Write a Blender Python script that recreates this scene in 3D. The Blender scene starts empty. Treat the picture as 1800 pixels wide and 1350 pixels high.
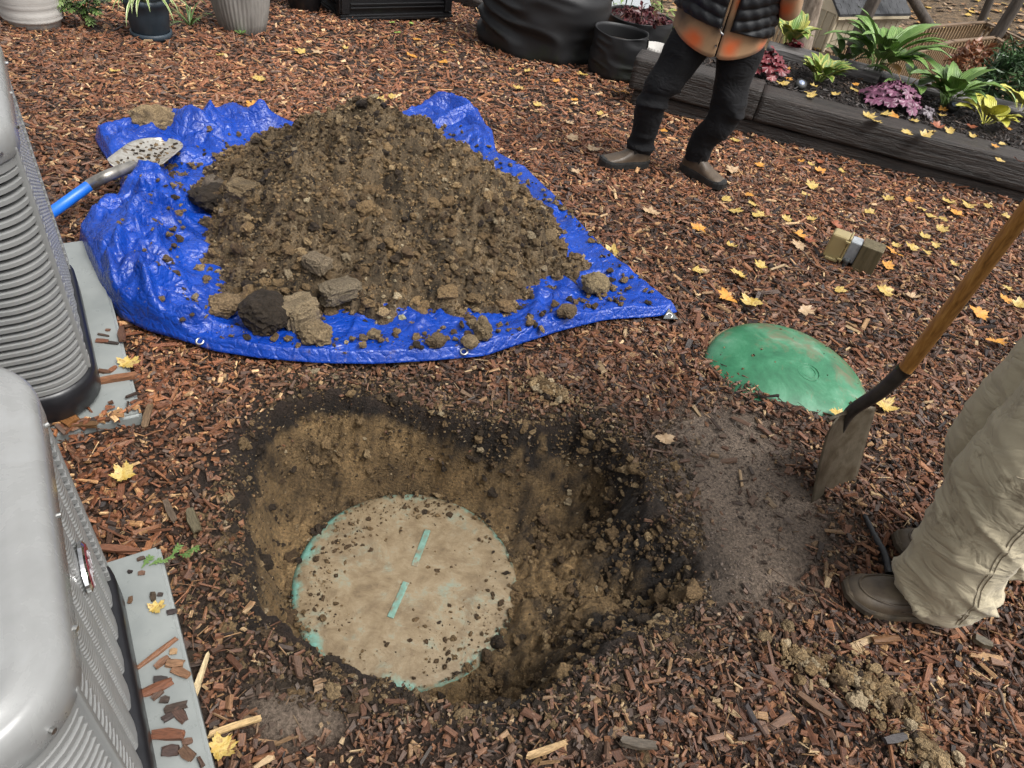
import bpy, bmesh, math, random
import numpy as np
from mathutils import Vector, Matrix
R_ = random.Random(7)
NP = np.random.default_rng(11)
scene = bpy.context.scene
COL = scene.collection

# ------------------------------------------------------------------ camera
PH_W, PH_H, FPX, CAM_H = 1800, 1350, 1250.0, 1.55
NADIR = (640.0, 2060.0)                 # where plumb lines meet in the photograph
_vx, _vy = NADIR[0] - PH_W / 2, NADIR[1] - PH_H / 2
_L = math.hypot(_vx, _vy)
_p = math.pi / 2 - math.atan2(_L, FPX)
_ur, _uu = -_vx / _L, _vy / _L
CF = np.array([0, math.cos(_p), -math.sin(_p)])
_u0 = np.array([0, math.sin(_p), math.cos(_p)])
_r0 = np.array([1.0, 0, 0])
CU = _uu * _u0 - _ur * _r0
CR = _uu * _r0 + _ur * _u0
CC = np.array([0, 0, CAM_H])
cam_d = bpy.data.cameras.new('camera')
cam = bpy.data.objects.new('camera', cam_d)
COL.objects.link(cam)
cam_d.sensor_fit = 'HORIZONTAL'
cam_d.sensor_width = 36.0
cam_d.lens = 36.0 * FPX / PH_W
cam_d.clip_start, cam_d.clip_end = 0.02, 600
cam.matrix_world = Matrix(((CR[0], CU[0], -CF[0], 0), (CR[1], CU[1], -CF[1], 0), (CR[2], CU[2], -CF[2], CAM_H), (0, 0, 0, 1)))
scene.camera = cam

# ------------------------------------------------------------------ light: overcast daylight
SUN_EL, SUN_AZ = 60, 112                # degrees; azimuth clockwise from +Y
world = bpy.data.worlds.new('World')
scene.world = world
world.use_nodes = True
wn, wl = world.node_tree.nodes, world.node_tree.links
sky = wn.new('ShaderNodeTexSky')
sky.sky_type = 'NISHITA'
sky.sun_disc = False
sky.sun_elevation = math.radians(SUN_EL)
sky.sun_rotation = math.radians(SUN_AZ)
sky.air_density, sky.dust_density, sky.ozone_density = 1.0, 6.0, 1.0
hs = wn.new('ShaderNodeHueSaturation')
hs.inputs['Saturation'].default_value = 0.12   # cloud cover: nearly colourless sky
wl.new(sky.outputs[0], hs.inputs['Color'])
wl.new(hs.outputs[0], wn['Background'].inputs[0])
wn['Background'].inputs[1].default_value = 0.12
sun_d = bpy.data.lights.new('sun', 'SUN')
sun_d.energy = 1.5
sun_d.angle = math.radians(24)
sun_d.color = (1.0, 0.97, 0.92)
sun = bpy.data.objects.new('sun', sun_d)
COL.objects.link(sun)
_e, _a = math.radians(SUN_EL), math.radians(SUN_AZ)
_sd = Vector((math.sin(_a) * math.cos(_e), math.cos(_a) * math.cos(_e), math.sin(_e)))
sun.rotation_euler = (-_sd).to_track_quat('-Z', 'Y').to_euler()
scene.view_settings.view_transform = 'Standard'
scene.view_settings.look = 'None'
scene.view_settings.gamma = 1.0
scene.view_settings.exposure = 0.80
scene.view_settings.use_curve_mapping = False
scene.cycles.max_bounces = 6
scene.cycles.use_denoising = True

# ------------------------------------------------------------------ layout helpers: photo pixel -> point of the place
SLOPE, SLOPE_Y = 0.08, 1.8
def ray(x, y):
    return CF * FPX + CR * (x - PH_W / 2) - CU * (y - PH_H / 2)
def at_y(x, y, Y):
    d = ray(x, y); return CC + d * (Y / d[1])
def at_x(x, y, X):
    d = ray(x, y); return CC + d * (X / d[0])
def at_z(x, y, z):
    d = ray(x, y); return CC + d * ((z - CAM_H) / d[2])
def gp(x, y, dz=0.0):
    P = at_z(x, y, dz)
    if P[1] > SLOPE_Y:
        d = ray(x, y)
        P = CC + d * ((dz + SLOPE * SLOPE_Y - CAM_H) / (d[2] + SLOPE * d[1]))
    return P
def pix(P):
    v = np.asarray(P, float) - CC
    k = v @ CF
    return PH_W / 2 + FPX * (v @ CR) / k, PH_H / 2 - FPX * (v @ CU) / k

# ------------------------------------------------------------------ noise
def _hash(ix, iy, iz, seed):
    h = (ix.astype(np.int64) * 374761393 + iy.astype(np.int64) * 668265263 + iz.astype(np.int64) * 2147483647 + seed * 1274126177) & 0xffffffff
    h = ((h ^ (h >> 13)) * 1274126177) & 0xffffffff
    h = ((h ^ (h >> 16)) * 2246822519) & 0xffffffff
    return ((h ^ (h >> 15)) & 0xffffff) / float(0xffffff) * 2 - 1
def vnoise(p, seed=0):
    p = np.asarray(p, float)
    i = np.floor(p).astype(np.int64); f = p - i
    f = f * f * (3 - 2 * f)
    r = 0
    for dx in (0, 1):
        wx = f[:, 0] if dx else 1 - f[:, 0]
        for dy in (0, 1):
            wy = f[:, 1] if dy else 1 - f[:, 1]
            for dz in (0, 1):
                wz = f[:, 2] if dz else 1 - f[:, 2]
                r = r + wx * wy * wz * _hash(i[:, 0] + dx, i[:, 1] + dy, i[:, 2] + dz, seed)
    return r
def fbm(p, octv=4, seed=0, gain=0.5):
    p = np.asarray(p, float); r = 0; a = 1.0; t = 0
    for k in range(octv):
        r = r + a * vnoise(p * (2.03 ** k), seed + k * 17); t += a; a *= gain
    return r / t
def P3(x, y, s=1.0, z=0.0):
    return np.stack([np.asarray(x) * s, np.asarray(y) * s, np.zeros_like(np.asarray(x, float)) + z], 1)
def sstep(a, b, x):
    t = np.clip((x - a) / (b - a), 0, 1); return t * t * (3 - 2 * t)

# ------------------------------------------------------------------ mesh helpers
def link(name, me, mat=None, parent=None, loc=None, smooth=False):
    o = bpy.data.objects.new(name, me)
    COL.objects.link(o)
    if mat is not None and me is not None and not me.materials: me.materials.append(mat)
    if parent is not None: o.parent = parent
    if loc is not None: o.location = loc
    if smooth and me is not None: me.polygons.foreach_set('use_smooth', np.ones(len(me.polygons), bool))
    return o
def arr_mesh(name, V, F, attrs=None):
    """V (n,3), F (m,k) numpy -> mesh; attrs: {name: (type, array)} on points."""
    V = np.asarray(V, np.float32); F = np.asarray(F, np.int32)
    me = bpy.data.meshes.new(name)
    me.vertices.add(len(V)); me.vertices.foreach_set('co', V.ravel())
    k = F.shape[1]
    me.loops.add(F.size); me.loops.foreach_set('vertex_index', F.ravel())
    me.polygons.add(len(F)); me.polygons.foreach_set('loop_start', np.arange(0, F.size, k, dtype=np.int32))
    for n, (t, a) in (attrs or {}).items():
        at = me.attributes.new(n, t, 'POINT')
        at.data.foreach_set('color' if t == 'FLOAT_COLOR' else ('vector' if t == 'FLOAT_VECTOR' else 'value'), np.asarray(a, np.float32).ravel())
    me.update(calc_edges=True); me.validate()
    me.polygons.foreach_set('use_smooth', np.zeros(len(me.polygons), bool))
    return me
def pymesh(name, V, F):
    me = bpy.data.meshes.new(name); me.from_pydata([tuple(map(float, v)) for v in V], [], [tuple(map(int, f)) for f in F]); me.update(); return me
def bm_mesh(name, bm):
    bmesh.ops.recalc_face_normals(bm, faces=bm.faces)
    me = bpy.data.meshes.new(name); bm.to_mesh(me); bm.free(); return me
def rgba(c): return np.concatenate([c, np.ones((len(c), 1))], 1)
def grid_faces(nu, nv, wrap_u=False, wrap_v=False):
    u = np.arange(nu if wrap_u else nu - 1); v = np.arange(nv if wrap_v else nv - 1)
    U, V = np.meshgrid(u, v, indexing='ij'); U = U.ravel(); V = V.ravel()
    U2 = (U + 1) % nu; V2 = (V + 1) % nv
    return np.stack([U * nv + V, U2 * nv + V, U2 * nv + V2, U * nv + V2], 1)
def box_bm(bm, cx, cy, cz, sx, sy, sz, bev=0.0, seg=2, M=None):
    r = bmesh.ops.create_cube(bm, size=1.0)
    vs = r['verts']
    for v in vs: v.co = Vector((v.co.x * sx + cx, v.co.y * sy + cy, v.co.z * sz + cz))
    if bev > 0:
        es = list({e for v in vs for e in v.link_edges})
        b = bmesh.ops.bevel(bm, geom=es, offset=bev, segments=seg, affect='EDGES', profile=0.6)
        vs = list({v for f in b['faces'] for v in f.verts} | {v for v in vs if v.is_valid})
    if M is not None: bmesh.ops.transform(bm, matrix=M, verts=[v for v in vs if v.is_valid])
def box(name, c, s, mat, parent=None, bev=0.0, M=None, seg=2):
    bm = bmesh.new(); box_bm(bm, *c, *s, bev=bev, seg=seg, M=M)
    return link(name, bm_mesh(name, bm), mat, parent)
def frame_path(P):
    P = np.asarray(P, float); n = len(P)
    T = np.gradient(P, axis=0); T /= np.linalg.norm(T, axis=1, keepdims=True) + 1e-12
    N = np.zeros_like(T); ref = np.array([0, 0, 1.0]) if abs(T[0][2]) < 0.9 else np.array([1.0, 0, 0])
    v = np.cross(T[0], ref); v /= np.linalg.norm(v); N[0] = v
    for i in range(1, n):
        v = N[i - 1] - T[i] * (N[i - 1] @ T[i]); N[i] = v / (np.linalg.norm(v) + 1e-12)
    return T, N, np.cross(T, N)
def tube_arr(P, r, seg=8, closed=False, caps=True):
    P = np.asarray(P, float); n = len(P); r = np.broadcast_to(np.asarray(r, float), (n,))
    T, N, B = frame_path(P)
    a = np.linspace(0, 2 * np.pi, seg, endpoint=False)
    V = P[:, None, :] + r[:, None, None] * (np.cos(a)[None, :, None] * N[:, None, :] + np.sin(a)[None, :, None] * B[:, None, :])
    V = V.reshape(-1, 3); F = [tuple(f) for f in grid_faces(n, seg, wrap_u=closed, wrap_v=True)]
    if caps and not closed:
        F.append(tuple(range(seg))[::-1]); F.append(tuple(range((n - 1) * seg, n * seg)))
    return V, F
def tube(name, P, r, mat, parent=None, seg=8, closed=False, smooth=True):
    V, F = tube_arr(P, r, seg, closed)
    return link(name, pymesh(name, V, F), mat, parent, smooth=smooth)
def spline(P, n):
    P = np.asarray(P, float); m = len(P)
    Q = np.vstack([2 * P[0] - P[1], P, 2 * P[-1] - P[-2]])
    t = np.linspace(0, m - 1, n); i = np.minimum(t.astype(int), m - 2); f = (t - i)[:, None]
    a, b, c, d = Q[i], Q[i + 1], Q[i + 2], Q[i + 3]
    return 0.5 * (2 * b + (c - a) * f + (2 * a - 5 * b + 4 * c - d) * f ** 2 + (3 * b - 3 * c + d - a) * f ** 3)
def lathe(name, prof, mat, parent=None, seg=40, loc=(0, 0, 0), smooth=True, wob=0.0, flute=None, close=False):
    prof = np.asarray(prof, float); a = np.linspace(0, 2 * np.pi, seg, endpoint=False)
    r = np.repeat(prof[:, 0][:, None], seg, 1)
    if flute: r = r * (1 + flute[0] * (np.abs(np.sin(a * flute[1] / 2))[None, :] - 0.5))
    if wob: r = r * (1 + wob * vnoise(np.stack([np.cos(a) * 2.1, np.sin(a) * 2.1, a * 0], 1), 5)[None, :])
    V = np.stack([r * np.cos(a), r * np.sin(a), np.repeat(prof[:, 1][:, None], seg, 1)], 2).reshape(-1, 3)
    F = [tuple(f[::-1]) for f in grid_faces(len(prof), seg, wrap_v=True)]
    if close: F.append(tuple(range((len(prof) - 1) * seg, len(prof) * seg)))
    me = pymesh(name, V, F)
    bm = bmesh.new(); bm.from_mesh(me); bmesh.ops.recalc_face_normals(bm, faces=bm.faces); bm.to_mesh(me); bm.free()
    return link(name, me, mat, parent, loc=loc, smooth=smooth)
def empty(name, loc=(0, 0, 0), rz=0.0):
    o = bpy.data.objects.new(name, None); COL.objects.link(o); o.location = Vector([float(c) for c in loc]); o.rotation_euler = (0, 0, rz); o.empty_display_size = 0.1
    return o
def tag(o, label=None, cat=None, group=None, kind=None):
    if label: o['label'] = label
    if cat: o['category'] = cat
    if group: o['group'] = group
    if kind: o['kind'] = kind
    return o
ORD = ['first', 'second', 'third', 'fourth', 'fifth', 'sixth', 'seventh', 'eighth', 'ninth', 'tenth', 'eleventh', 'twelfth', 'thirteenth', 'fourteenth', 'fifteenth', 'sixteenth', 'seventeenth', 'eighteenth', 'nineteenth', 'twentieth']
ROWS = {}
def row(key, o, px): ROWS.setdefault(key, []).append((px, o))
def label_rows():
    for (what, where), L in ROWS.items():
        L.sort(key=lambda t: t[0])
        for i, (_, o) in enumerate(L):
            if len(L) == 1: o['label'] = f'{what} {where}'
            elif i == len(L) - 1: o['label'] = f'{what} {where}, rightmost of its colour' if 'leaf' in what else f'{what} {where}, rightmost of them'
            else:
                n = ORD[i] if i < len(ORD) else 'twenty-' + ORD[i - 20]
                o['label'] = f'{what} {where}, {n} from the left'

# ------------------------------------------------------------------ materials
def N_(nt, t, **kw):
    n = nt.nodes.new(t)
    for k, v in kw.items(): setattr(n, k, v)
    return n
def base_mat(name):
    m = bpy.data.materials.new(name); m.use_nodes = True
    return m, m.node_tree, m.node_tree.nodes['Principled BSDF']
def setp(b, **kw):
    for k, v in kw.items():
        k = {'rough': 'Roughness', 'metal': 'Metallic', 'spec': 'Specular IOR Level', 'coat': 'Coat Weight', 'coatr': 'Coat Roughness', 'sheen': 'Sheen Weight', 'trans': 'Transmission Weight', 'alpha': 'Alpha', 'ior': 'IOR', 'sss': 'Subsurface Weight'}[k]
        b.inputs[k].default_value = v
def ramp(nt, fac, cols):
    r = nt.nodes.new('ShaderNodeValToRGB'); e = r.color_ramp.elements
    while len(e) < len(cols): e.new(0.5)
    for el, (p, c) in zip(e, cols): el.position = p; el.color = (*c, 1)
    nt.links.new(fac, r.inputs[0]); return r.outputs[0]
def noise(nt, vec, scale, detail=4, rough=0.55, dist=0.0):
    n = nt.nodes.new('ShaderNodeTexNoise'); n.inputs['Scale'].default_value = scale; n.inputs['Detail'].default_value = detail
    n.inputs['Roughness'].default_value = rough; n.inputs['Distortion'].default_value = dist
    if vec is not None: nt.links.new(vec, n.inputs['Vector'])
    return n.outputs['Fac']
def coords(nt, kind='Object', scale=None):
    t = nt.nodes.new('ShaderNodeTexCoord'); o = t.outputs[kind]
    if scale is not None:
        mp = nt.nodes.new('ShaderNodeMapping'); mp.inputs['Scale'].default_value = scale
        nt.links.new(o, mp.inputs[0]); o = mp.outputs[0]
    return o
def math_(nt, op, a, b=None):
    n = nt.nodes.new('ShaderNodeMath'); n.operation = op
    for i, v in enumerate((a, b)):
        if v is None: continue
        if isinstance(v, (int, float)): n.inputs[i].default_value = v
        else: nt.links.new(v, n.inputs[i])
    return n.outputs[0]
def mixc(nt, fac, a, b, mode='MIX'):
    n = nt.nodes.new('ShaderNodeMix'); n.data_type = 'RGBA'; n.blend_type = mode
    for s, v in ((0, fac), (6, a), (7, b)):
        if isinstance(v, (int, float)): n.inputs[s].default_value = v
        elif isinstance(v, tuple): n.inputs[s].default_value = (*v, 1)
        else: nt.links.new(v, n.inputs[s])
    return n.outputs[2]
def bump(nt, b, h, strength=0.4, dist=0.01):
    n = nt.nodes.new('ShaderNodeBump'); n.inputs['Strength'].default_value = strength; n.inputs['Distance'].default_value = dist
    nt.links.new(h, n.inputs['Height']); nt.links.new(n.outputs[0], b.inputs['Normal'])
def nmat(name, cols, scale=20, rough=(0.5, 0.7), bumps=0.2, bscale=None, bdist=0.004, stretch=None, detail=5, **kw):
    """noise-coloured principled material; cols: [(pos, rgb), ...]"""
    m, nt, b = base_mat(name); setp(b, **kw)
    v = coords(nt, 'Object', stretch)
    n = noise(nt, v, scale, detail)
    nt.links.new(ramp(nt, n, cols), b.inputs['Base Color'])
    n2 = noise(nt, v, bscale or scale * 3, detail)
    mr = nt.nodes.new('ShaderNodeMapRange'); mr.inputs[3].default_value, mr.inputs[4].default_value = rough
    nt.links.new(n2, mr.inputs[0]); nt.links.new(mr.outputs[0], b.inputs['Roughness'])
    if bumps: bump(nt, b, n2, bumps, bdist)
    return m
def two(c, d=0.25): return [(0.3, tuple(x * (1 - d) for x in c)), (0.7, tuple(min(1, x * (1 + d)) for x in c))]
def attr_mat(name, fine=60, lo=0.55, hi=1.35, rough=(0.5, 0.8), bumps=0.5, bdist=0.006, loc=None, stretch=(1, 1, 1), **kw):
    """colour from the mesh's own 'Col' attribute with fine grain on top"""
    m, nt, b = base_mat(name); setp(b, **kw)
    a = nt.nodes.new('ShaderNodeAttribute'); a.attribute_name = 'Col'
    if loc:
        l = nt.nodes.new('ShaderNodeAttribute'); l.attribute_name = loc
        mp = nt.nodes.new('ShaderNodeMapping'); mp.inputs['Scale'].default_value = stretch
        nt.links.new(l.outputs['Vector'], mp.inputs[0]); v = mp.outputs[0]
    else: v = coords(nt, 'Object', stretch)
    n = noise(nt, v, fine, 6, 0.65)
    mr = nt.nodes.new('ShaderNodeMapRange'); mr.inputs[1].default_value, mr.inputs[2].default_value = 0.3, 0.7
    mr.inputs[3].default_value, mr.inputs[4].default_value = lo, hi
    nt.links.new(n, mr.inputs[0])
    vm = nt.nodes.new('ShaderNodeVectorMath'); vm.operation = 'SCALE'
    nt.links.new(a.outputs['Color'], vm.inputs[0]); nt.links.new(mr.outputs[0], vm.inputs[3])
    nt.links.new(vm.outputs[0], b.inputs['Base Color'])
    n2 = noise(nt, v, fine * 1.7, 5, 0.7)
    m2 = nt.nodes.new('ShaderNodeMapRange'); m2.inputs[1].default_value, m2.inputs[2].default_value = 0.3, 0.7
    m2.inputs[3].default_value, m2.inputs[4].default_value = rough
    nt.links.new(n, m2.inputs[0]); nt.links.new(m2.outputs[0], b.inputs['Roughness'])
    bump(nt, b, n2, bumps, bdist)
    return m
M_CHIP = attr_mat('mulch_chip', 1.0, 0.5, 1.5, (0.32, 0.6), 0.6, 0.002, loc='loc', stretch=(60, 420, 200), spec=0.3)
M_GROUND = attr_mat('ground_soil', 110, 0.35, 1.7, (0.45, 0.85), 1.0, 0.02, spec=0.4)
M_SOIL = attr_mat('soil_clod', 170, 0.35, 1.55, (0.6, 0.9), 1.0, 0.02, spec=0.35)
# ================================================================== THE GROUND
def poly_sdf(x, y, poly):
    """signed distance (negative inside) of points to a polygon"""
    poly = np.asarray(poly, float); n = len(poly)
    d = np.full(len(x), 1e9); ins = np.zeros(len(x), bool)
    for i in range(n):
        ax, ay = poly[i]; bx, by = poly[(i + 1) % n]
        ex, ey = bx - ax, by - ay; wx, wy = x - ax, y - ay
        t = np.clip((wx * ex + wy * ey) / (ex * ex + ey * ey + 1e-12), 0, 1)
        d = np.minimum(d, (wx - ex * t) ** 2 + (wy - ey * t) ** 2)
        c = ((ay > y) != (by > y)) & (x < (bx - ax) * (y - ay) / (by - ay + 1e-12) + ax)
        ins ^= c
    d = np.sqrt(d)
    return np.where(ins, -d, d)
def smooth_poly(P, n):
    P = np.asarray(P, float); Q = np.vstack([P[-2:], P, P[:2]]); m = len(P)
    S = spline(Q, (len(Q) - 1) * 12 + 1)[24:24 + 12 * m]
    s = np.r_[0, np.cumsum(np.linalg.norm(np.diff(np.vstack([S, S[:1]]), axis=0), axis=1))]
    S2 = np.vstack([S, S[:1]]); t = np.linspace(0, s[-1], n, endpoint=False)
    return np.stack([np.interp(t, s, S2[:, k]) for k in range(S.shape[1])], 1)
LID_Z = -0.32
LID_C = at_z(716, 1020, LID_Z)
LID_R = 0.330
HOLE = [gp(*q)[:2] for q in [(432, 770), (520, 700), (620, 690), (720, 720), (820, 740), (930, 752), (1020, 748), (1085, 770), (1128, 830), (1165, 905), (1240, 985), (1200, 1070), (1090, 1120), (1010, 1180), (900, 1232), (760, 1228), (600, 1165), (520, 1120), (450, 1075), (432, 980), (425, 870)]]
HOLE = smooth_poly(HOLE, 90)
TARP_PX = [(168, 250), (215, 246), (262, 236), (310, 228), (360, 232), (408, 222), (440, 230), (480, 232), (540, 240), (620, 236), (690, 226), (735, 214), (792, 202), (840, 228), (868, 262), (876, 292), (925, 318), (962, 352), (1010, 400), (1060, 452), (1110, 496), (1190, 558), (1150, 566), (1060, 572), (980, 592), (900, 618), (850, 634), (760, 642), (660, 649), (560, 648), (460, 640), (380, 628), (325, 610), (262, 592), (215, 570), (178, 525), (140, 440), (168, 405), (212, 385), (218, 350), (212, 330), (235, 300), (200, 305), (172, 262)]
TARP = np.array([gp(*q)[:2] for q in TARP_PX])
BEDF0, BEDF1 = gp(1120, 190)[:2], gp(1800, 360)[:2]
BED_E = (BEDF1 - BEDF0) / np.linalg.norm(BEDF1 - BEDF0)
BED_N = np.array([-BED_E[1], BED_E[0]])
DOME_C = at_z(1392, 662, 0.0)
def softp(t, k=0.25): return np.where(t > 20 * k, t, k * np.log1p(np.exp(np.minimum(t / k, 40))))
def ground_base(x, y):
    z = -SLOPE * softp(y - SLOPE_Y, 0.15)
    b = (x - BEDF0[0]) * BED_N[0] + (y - BEDF0[1]) * BED_N[1]       # behind the bed's front line
    s = (x - BEDF0[0]) * BED_E[0] + (y - BEDF0[1]) * BED_E[1]
    drop = np.where(s > -0.3, b - 1.25, np.minimum(b - 1.25 - (-s - 0.3) * 1.8, y - 9.0))
    return z - 0.55 * softp(drop, 0.2)
def hole_depth(x, y):
    d = -poly_sdf(x, y, HOLE)                                  # >0 inside
    d = d + 0.018 * fbm(P3(x, y, 14), 4, 3) + 0.01 * fbm(P3(x, y, 40), 3, 8)
    # wall widths: gentle on the right (loose slope), steep at the back and the left
    ang = np.arctan2(y - LID_C[1], x - LID_C[0])
    right = np.exp(-((ang - 0.05) / 0.6) ** 2); back = np.exp(-((ang - 1.35) / 0.55) ** 2)
    bl = np.exp(-((ang - 2.2) / 0.38) ** 2)
    w = 0.085 + 0.33 * right + 0.05 * back + 0.16 * bl
    t = np.clip(d / w, 0, 1)
    dep = (0.338 + 0.02 * back) * (1 - (1 - t) ** 1.6)
    dep = dep - 0.03 * right * sstep(0.1, 0.3, d) * (0.6 + 0.9 * fbm(P3(x, y, 9), 3, 21))
    # the deep pocket dug behind, right of the lid
    pk = np.exp(-(((x - POCK[0]) * 0.8 + (y - POCK[1]) * 0.5) / 0.13) ** 2 - (((y - POCK[1]) * 0.9 - (x - POCK[0]) * 0.4) / 0.11) ** 2)
    dep = dep + 0.06 * pk * sstep(0.02, 0.09, d)
    # the lid lies clean in the floor
    r = np.hypot(x - LID_C[0], y - LID_C[1])
    tgt = 0.334 + 0 * r
    m = sstep(LID_R + 0.05, LID_R - 0.012, r + 0.020 * fbm(P3(x, y, 16), 3, 71))
    return np.where(d > -0.06, np.maximum(dep, 0) * (1 - m) + m * tgt, 0.0), d
POCK = gp(1060, 850, -0.1)[:2]
def mud_mask(x, y):
    c = gp(1300, 850)[:2]; u = np.hypot((x - c[0]) / 0.33, (y - c[1]) / 0.36)
    c2 = gp(1290, 960)[:2]; u2 = np.hypot((x - c2[0]) / 0.24, (y - c2[1]) / 0.26)
    c3 = gp(520, 1240)[:2]; u3 = np.hypot((x - c3[0]) / 0.12, (y - c3[1]) / 0.10)
    n = 0.5 * fbm(P3(x, y, 5), 4, 31)
    return np.clip(1.7 * np.maximum.reduce([1.15 - u + n, 0.95 - u2 + n, 0.9 - u3 + n]), 0, 1)
def hgt(x, y):
    x = np.asarray(x, float); y = np.asarray(y, float)
    z = ground_base(x, y) + 0.012 * fbm(P3(x, y, 2.5), 4, 1) * sstep(9, 4, y)
    dep, d = hole_depth(x, y)
    lip = np.exp(-((d + 0.05) / 0.05) ** 2) * (d < 0.02)
    z = z + 0.012 * lip * (1 + fbm(P3(x, y, 12), 3, 77))
    # mulch ridge in front of the dome and a small pit behind it
    fx, fy = gp(1370, 712)[:2]; e = BED_E
    u = (x - fx) * 0.86 + (y - fy) * -0.5; v = (x - fx) * 0.5 + (y - fy) * 0.86
    z = z + 0.035 * np.exp(-(u / 0.26) ** 2 - (v / 0.075) ** 2)
    bx, by = gp(1530, 640)[:2]
    z = z - 0.03 * np.exp(-((x - bx) / 0.16) ** 2 - ((y - by) / 0.16) ** 2)
    mx, my = gp(165, 735)[:2]; z = z + 0.045 * np.exp(-((x - mx) ** 2 + (y - my) ** 2) / 0.14 ** 2)
    return z - dep
def hz(x, y): return float(hgt(np.array([x]), np.array([y]))[0])
def axis(segs):
    out = []
    for a, b, st in segs: out.append(np.arange(a, b, st))
    return np.concatenate(out + [np.array([segs[-1][1]])])
GX = axis([(-9, -3, 0.25), (-3, -0.75, 0.05), (-0.75, 0.62, 0.0062), (0.62, 2.2, 0.025), (2.2, 4, 0.08), (4, 9, 0.25)])
GY = axis([(-2.0, 0.4, 0.1), (0.4, 0.6, 0.02), (0.6, 1.85, 0.0062), (1.85, 3.2, 0.025), (3.2, 6.5, 0.06), (6.5, 13, 0.2)])
gx, gy = np.meshgrid(GX, GY, indexing='ij'); gx = gx.ravel(); gy = gy.ravel()
gz = hgt(gx, gy)
_dep, _d = hole_depth(gx, gy)
_in = sstep(-0.02, 0.02, _d)
n1 = fbm(P3(gx, gy, 30), 4, 5); n2 = fbm(P3(gx, gy, 8), 4, 6); n3 = fbm(P3(gx, gy, 110), 2, 9)
gz += _in * (0.014 * n1 + 0.006 * n3 + 0.040 * np.abs(vnoise(P3(gx, gy, 15), 81)) + 0.024 * np.abs(vnoise(P3(gx, gy, 36), 82)) + 0.012 * np.abs(vnoise(P3(gx, gy, 75), 83)) - 0.022) * sstep(LID_R - 0.02, LID_R + 0.03, np.hypot(gx - LID_C[0], gy - LID_C[1]))
c_mul = np.array([0.050, 0.030, 0.020]); c_dark = np.array([0.020, 0.014, 0.010]); c_mud = np.array([0.25, 0.19, 0.142]); c_clay = np.array([0.315, 0.205, 0.094]); c_tan = np.array([0.30, 0.215, 0.115])
gc = np.repeat(c_mul[None], len(gx), 0) * (1 + 0.5 * n2[:, None])
mm = mud_mask(gx, gy)[:, None]
gc = gc * (1 - mm) + c_mud * (1 + 0.35 * n2[:, None]) * mm
dk = (np.exp(-((_d + 0.02) / 0.10) ** 2) * (0.78 + 0.9 * n2)).clip(0, 1)[:, None]
gc = gc * (1 - dk) + c_dark * dk
_ang = np.arctan2(gy - LID_C[1], gx - LID_C[0])
_rt = np.exp(-((_ang + 0.12) / 0.5) ** 2); q3 = np.stack([gx * 9, gy * 9, gz * 9], 1); m3 = fbm(q3, 4, 64); m4 = fbm(q3 * 4.2, 3, 65)
clay = np.clip(0.8 + 1.2 * m3 + 0.6 * m4 - 1.2 * _rt * sstep(0.22, 0.08, _d) - 1.5 * sstep(0.105, 0.05, _dep + 0.06 * m3), 0, 1)
hc = c_dark * 0.9 * (1 - clay[:, None]) + (c_clay * (1 - 0.45 * np.clip(m4 + 0.5, 0, 1)[:, None]) + 0.10 * (c_tan * np.clip(n2, 0, 1)[:, None])) * clay[:, None]
k = (sstep(0.015, 0.05, _dep + 0.02 * n2) * sstep(-0.01, 0.02, _d))[:, None]
gc = gc * (1 - k) + hc * k
V = np.stack([gx, gy, gz], 1)
ground = link('ground', arr_mesh('ground', V, grid_faces(len(GX), len(GY)), {'Col': ('FLOAT_COLOR', rgba(gc.clip(0.005, 1)))}), M_GROUND, smooth=True)
tag(ground, 'dark mulched yard soil with a dug pit', kind='structure')

# ------------------------------------------------------------------ round lid in the pit
m, nt, b = base_mat('lid_dirty_paint'); setp(b, spec=0.4)
v = coords(nt)
sep = nt.nodes.new('ShaderNodeSeparateXYZ'); nt.links.new(v, sep.inputs[0])
rr = math_(nt, 'SQRT', math_(nt, 'ADD', math_(nt, 'MULTIPLY', sep.outputs[0], sep.outputs[0]), math_(nt, 'MULTIPLY', sep.outputs[1], sep.outputs[1])))
big = noise(nt, v, 7, 4, 0.6, 0.4)
fine = noise(nt, v, 60, 6, 0.7)
st_v = coords(nt, 'Object', (16, 38, 20)); streak = noise(nt, st_v, 1.0, 6, 0.75, 1.2)
rim = math_(nt, 'MULTIPLY', math_(nt, 'SUBTRACT', rr, 0.300), 26)
msk = math_(nt, 'ADD', math_(nt, 'ADD', rim, math_(nt, 'MULTIPLY', math_(nt, 'SUBTRACT', big, 0.52), 7.0)), math_(nt, 'MULTIPLY', math_(nt, 'SUBTRACT', fine, 0.5), 1.8))
rimm = nt.nodes.new('ShaderNodeClamp'); nt.links.new(msk, rimm.inputs[0])
dirt = ramp(nt, math_(nt, 'ADD', math_(nt, 'MULTIPLY', streak, 0.34), math_(nt, 'MULTIPLY', noise(nt, v, 13, 6, 0.7, 0.5), 0.66)), [(0.34, (0.11, 0.078, 0.044)), (0.45, (0.185, 0.136, 0.078)), (0.54, (0.235, 0.182, 0.112)), (0.64, (0.20, 0.225, 0.17))])
dirt2 = mixc(nt, math_(nt, 'MULTIPLY', math_(nt, 'GREATER_THAN', fine, 0.63), 0.6), dirt, (0.13, 0.09, 0.05))
an_ = math_(nt, 'ARCTAN2', sep.outputs[1], sep.outputs[0]); cmb = nt.nodes.new('ShaderNodeCombineXYZ'); nt.links.new(math_(nt, 'MULTIPLY', an_, 3.0), cmb.inputs[0]); nt.links.new(math_(nt, 'MULTIPLY', rr, 5.0), cmb.inputs[1])
rad = noise(nt, cmb.outputs[0], 2.2, 6, 0.75, 0.8)
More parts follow.
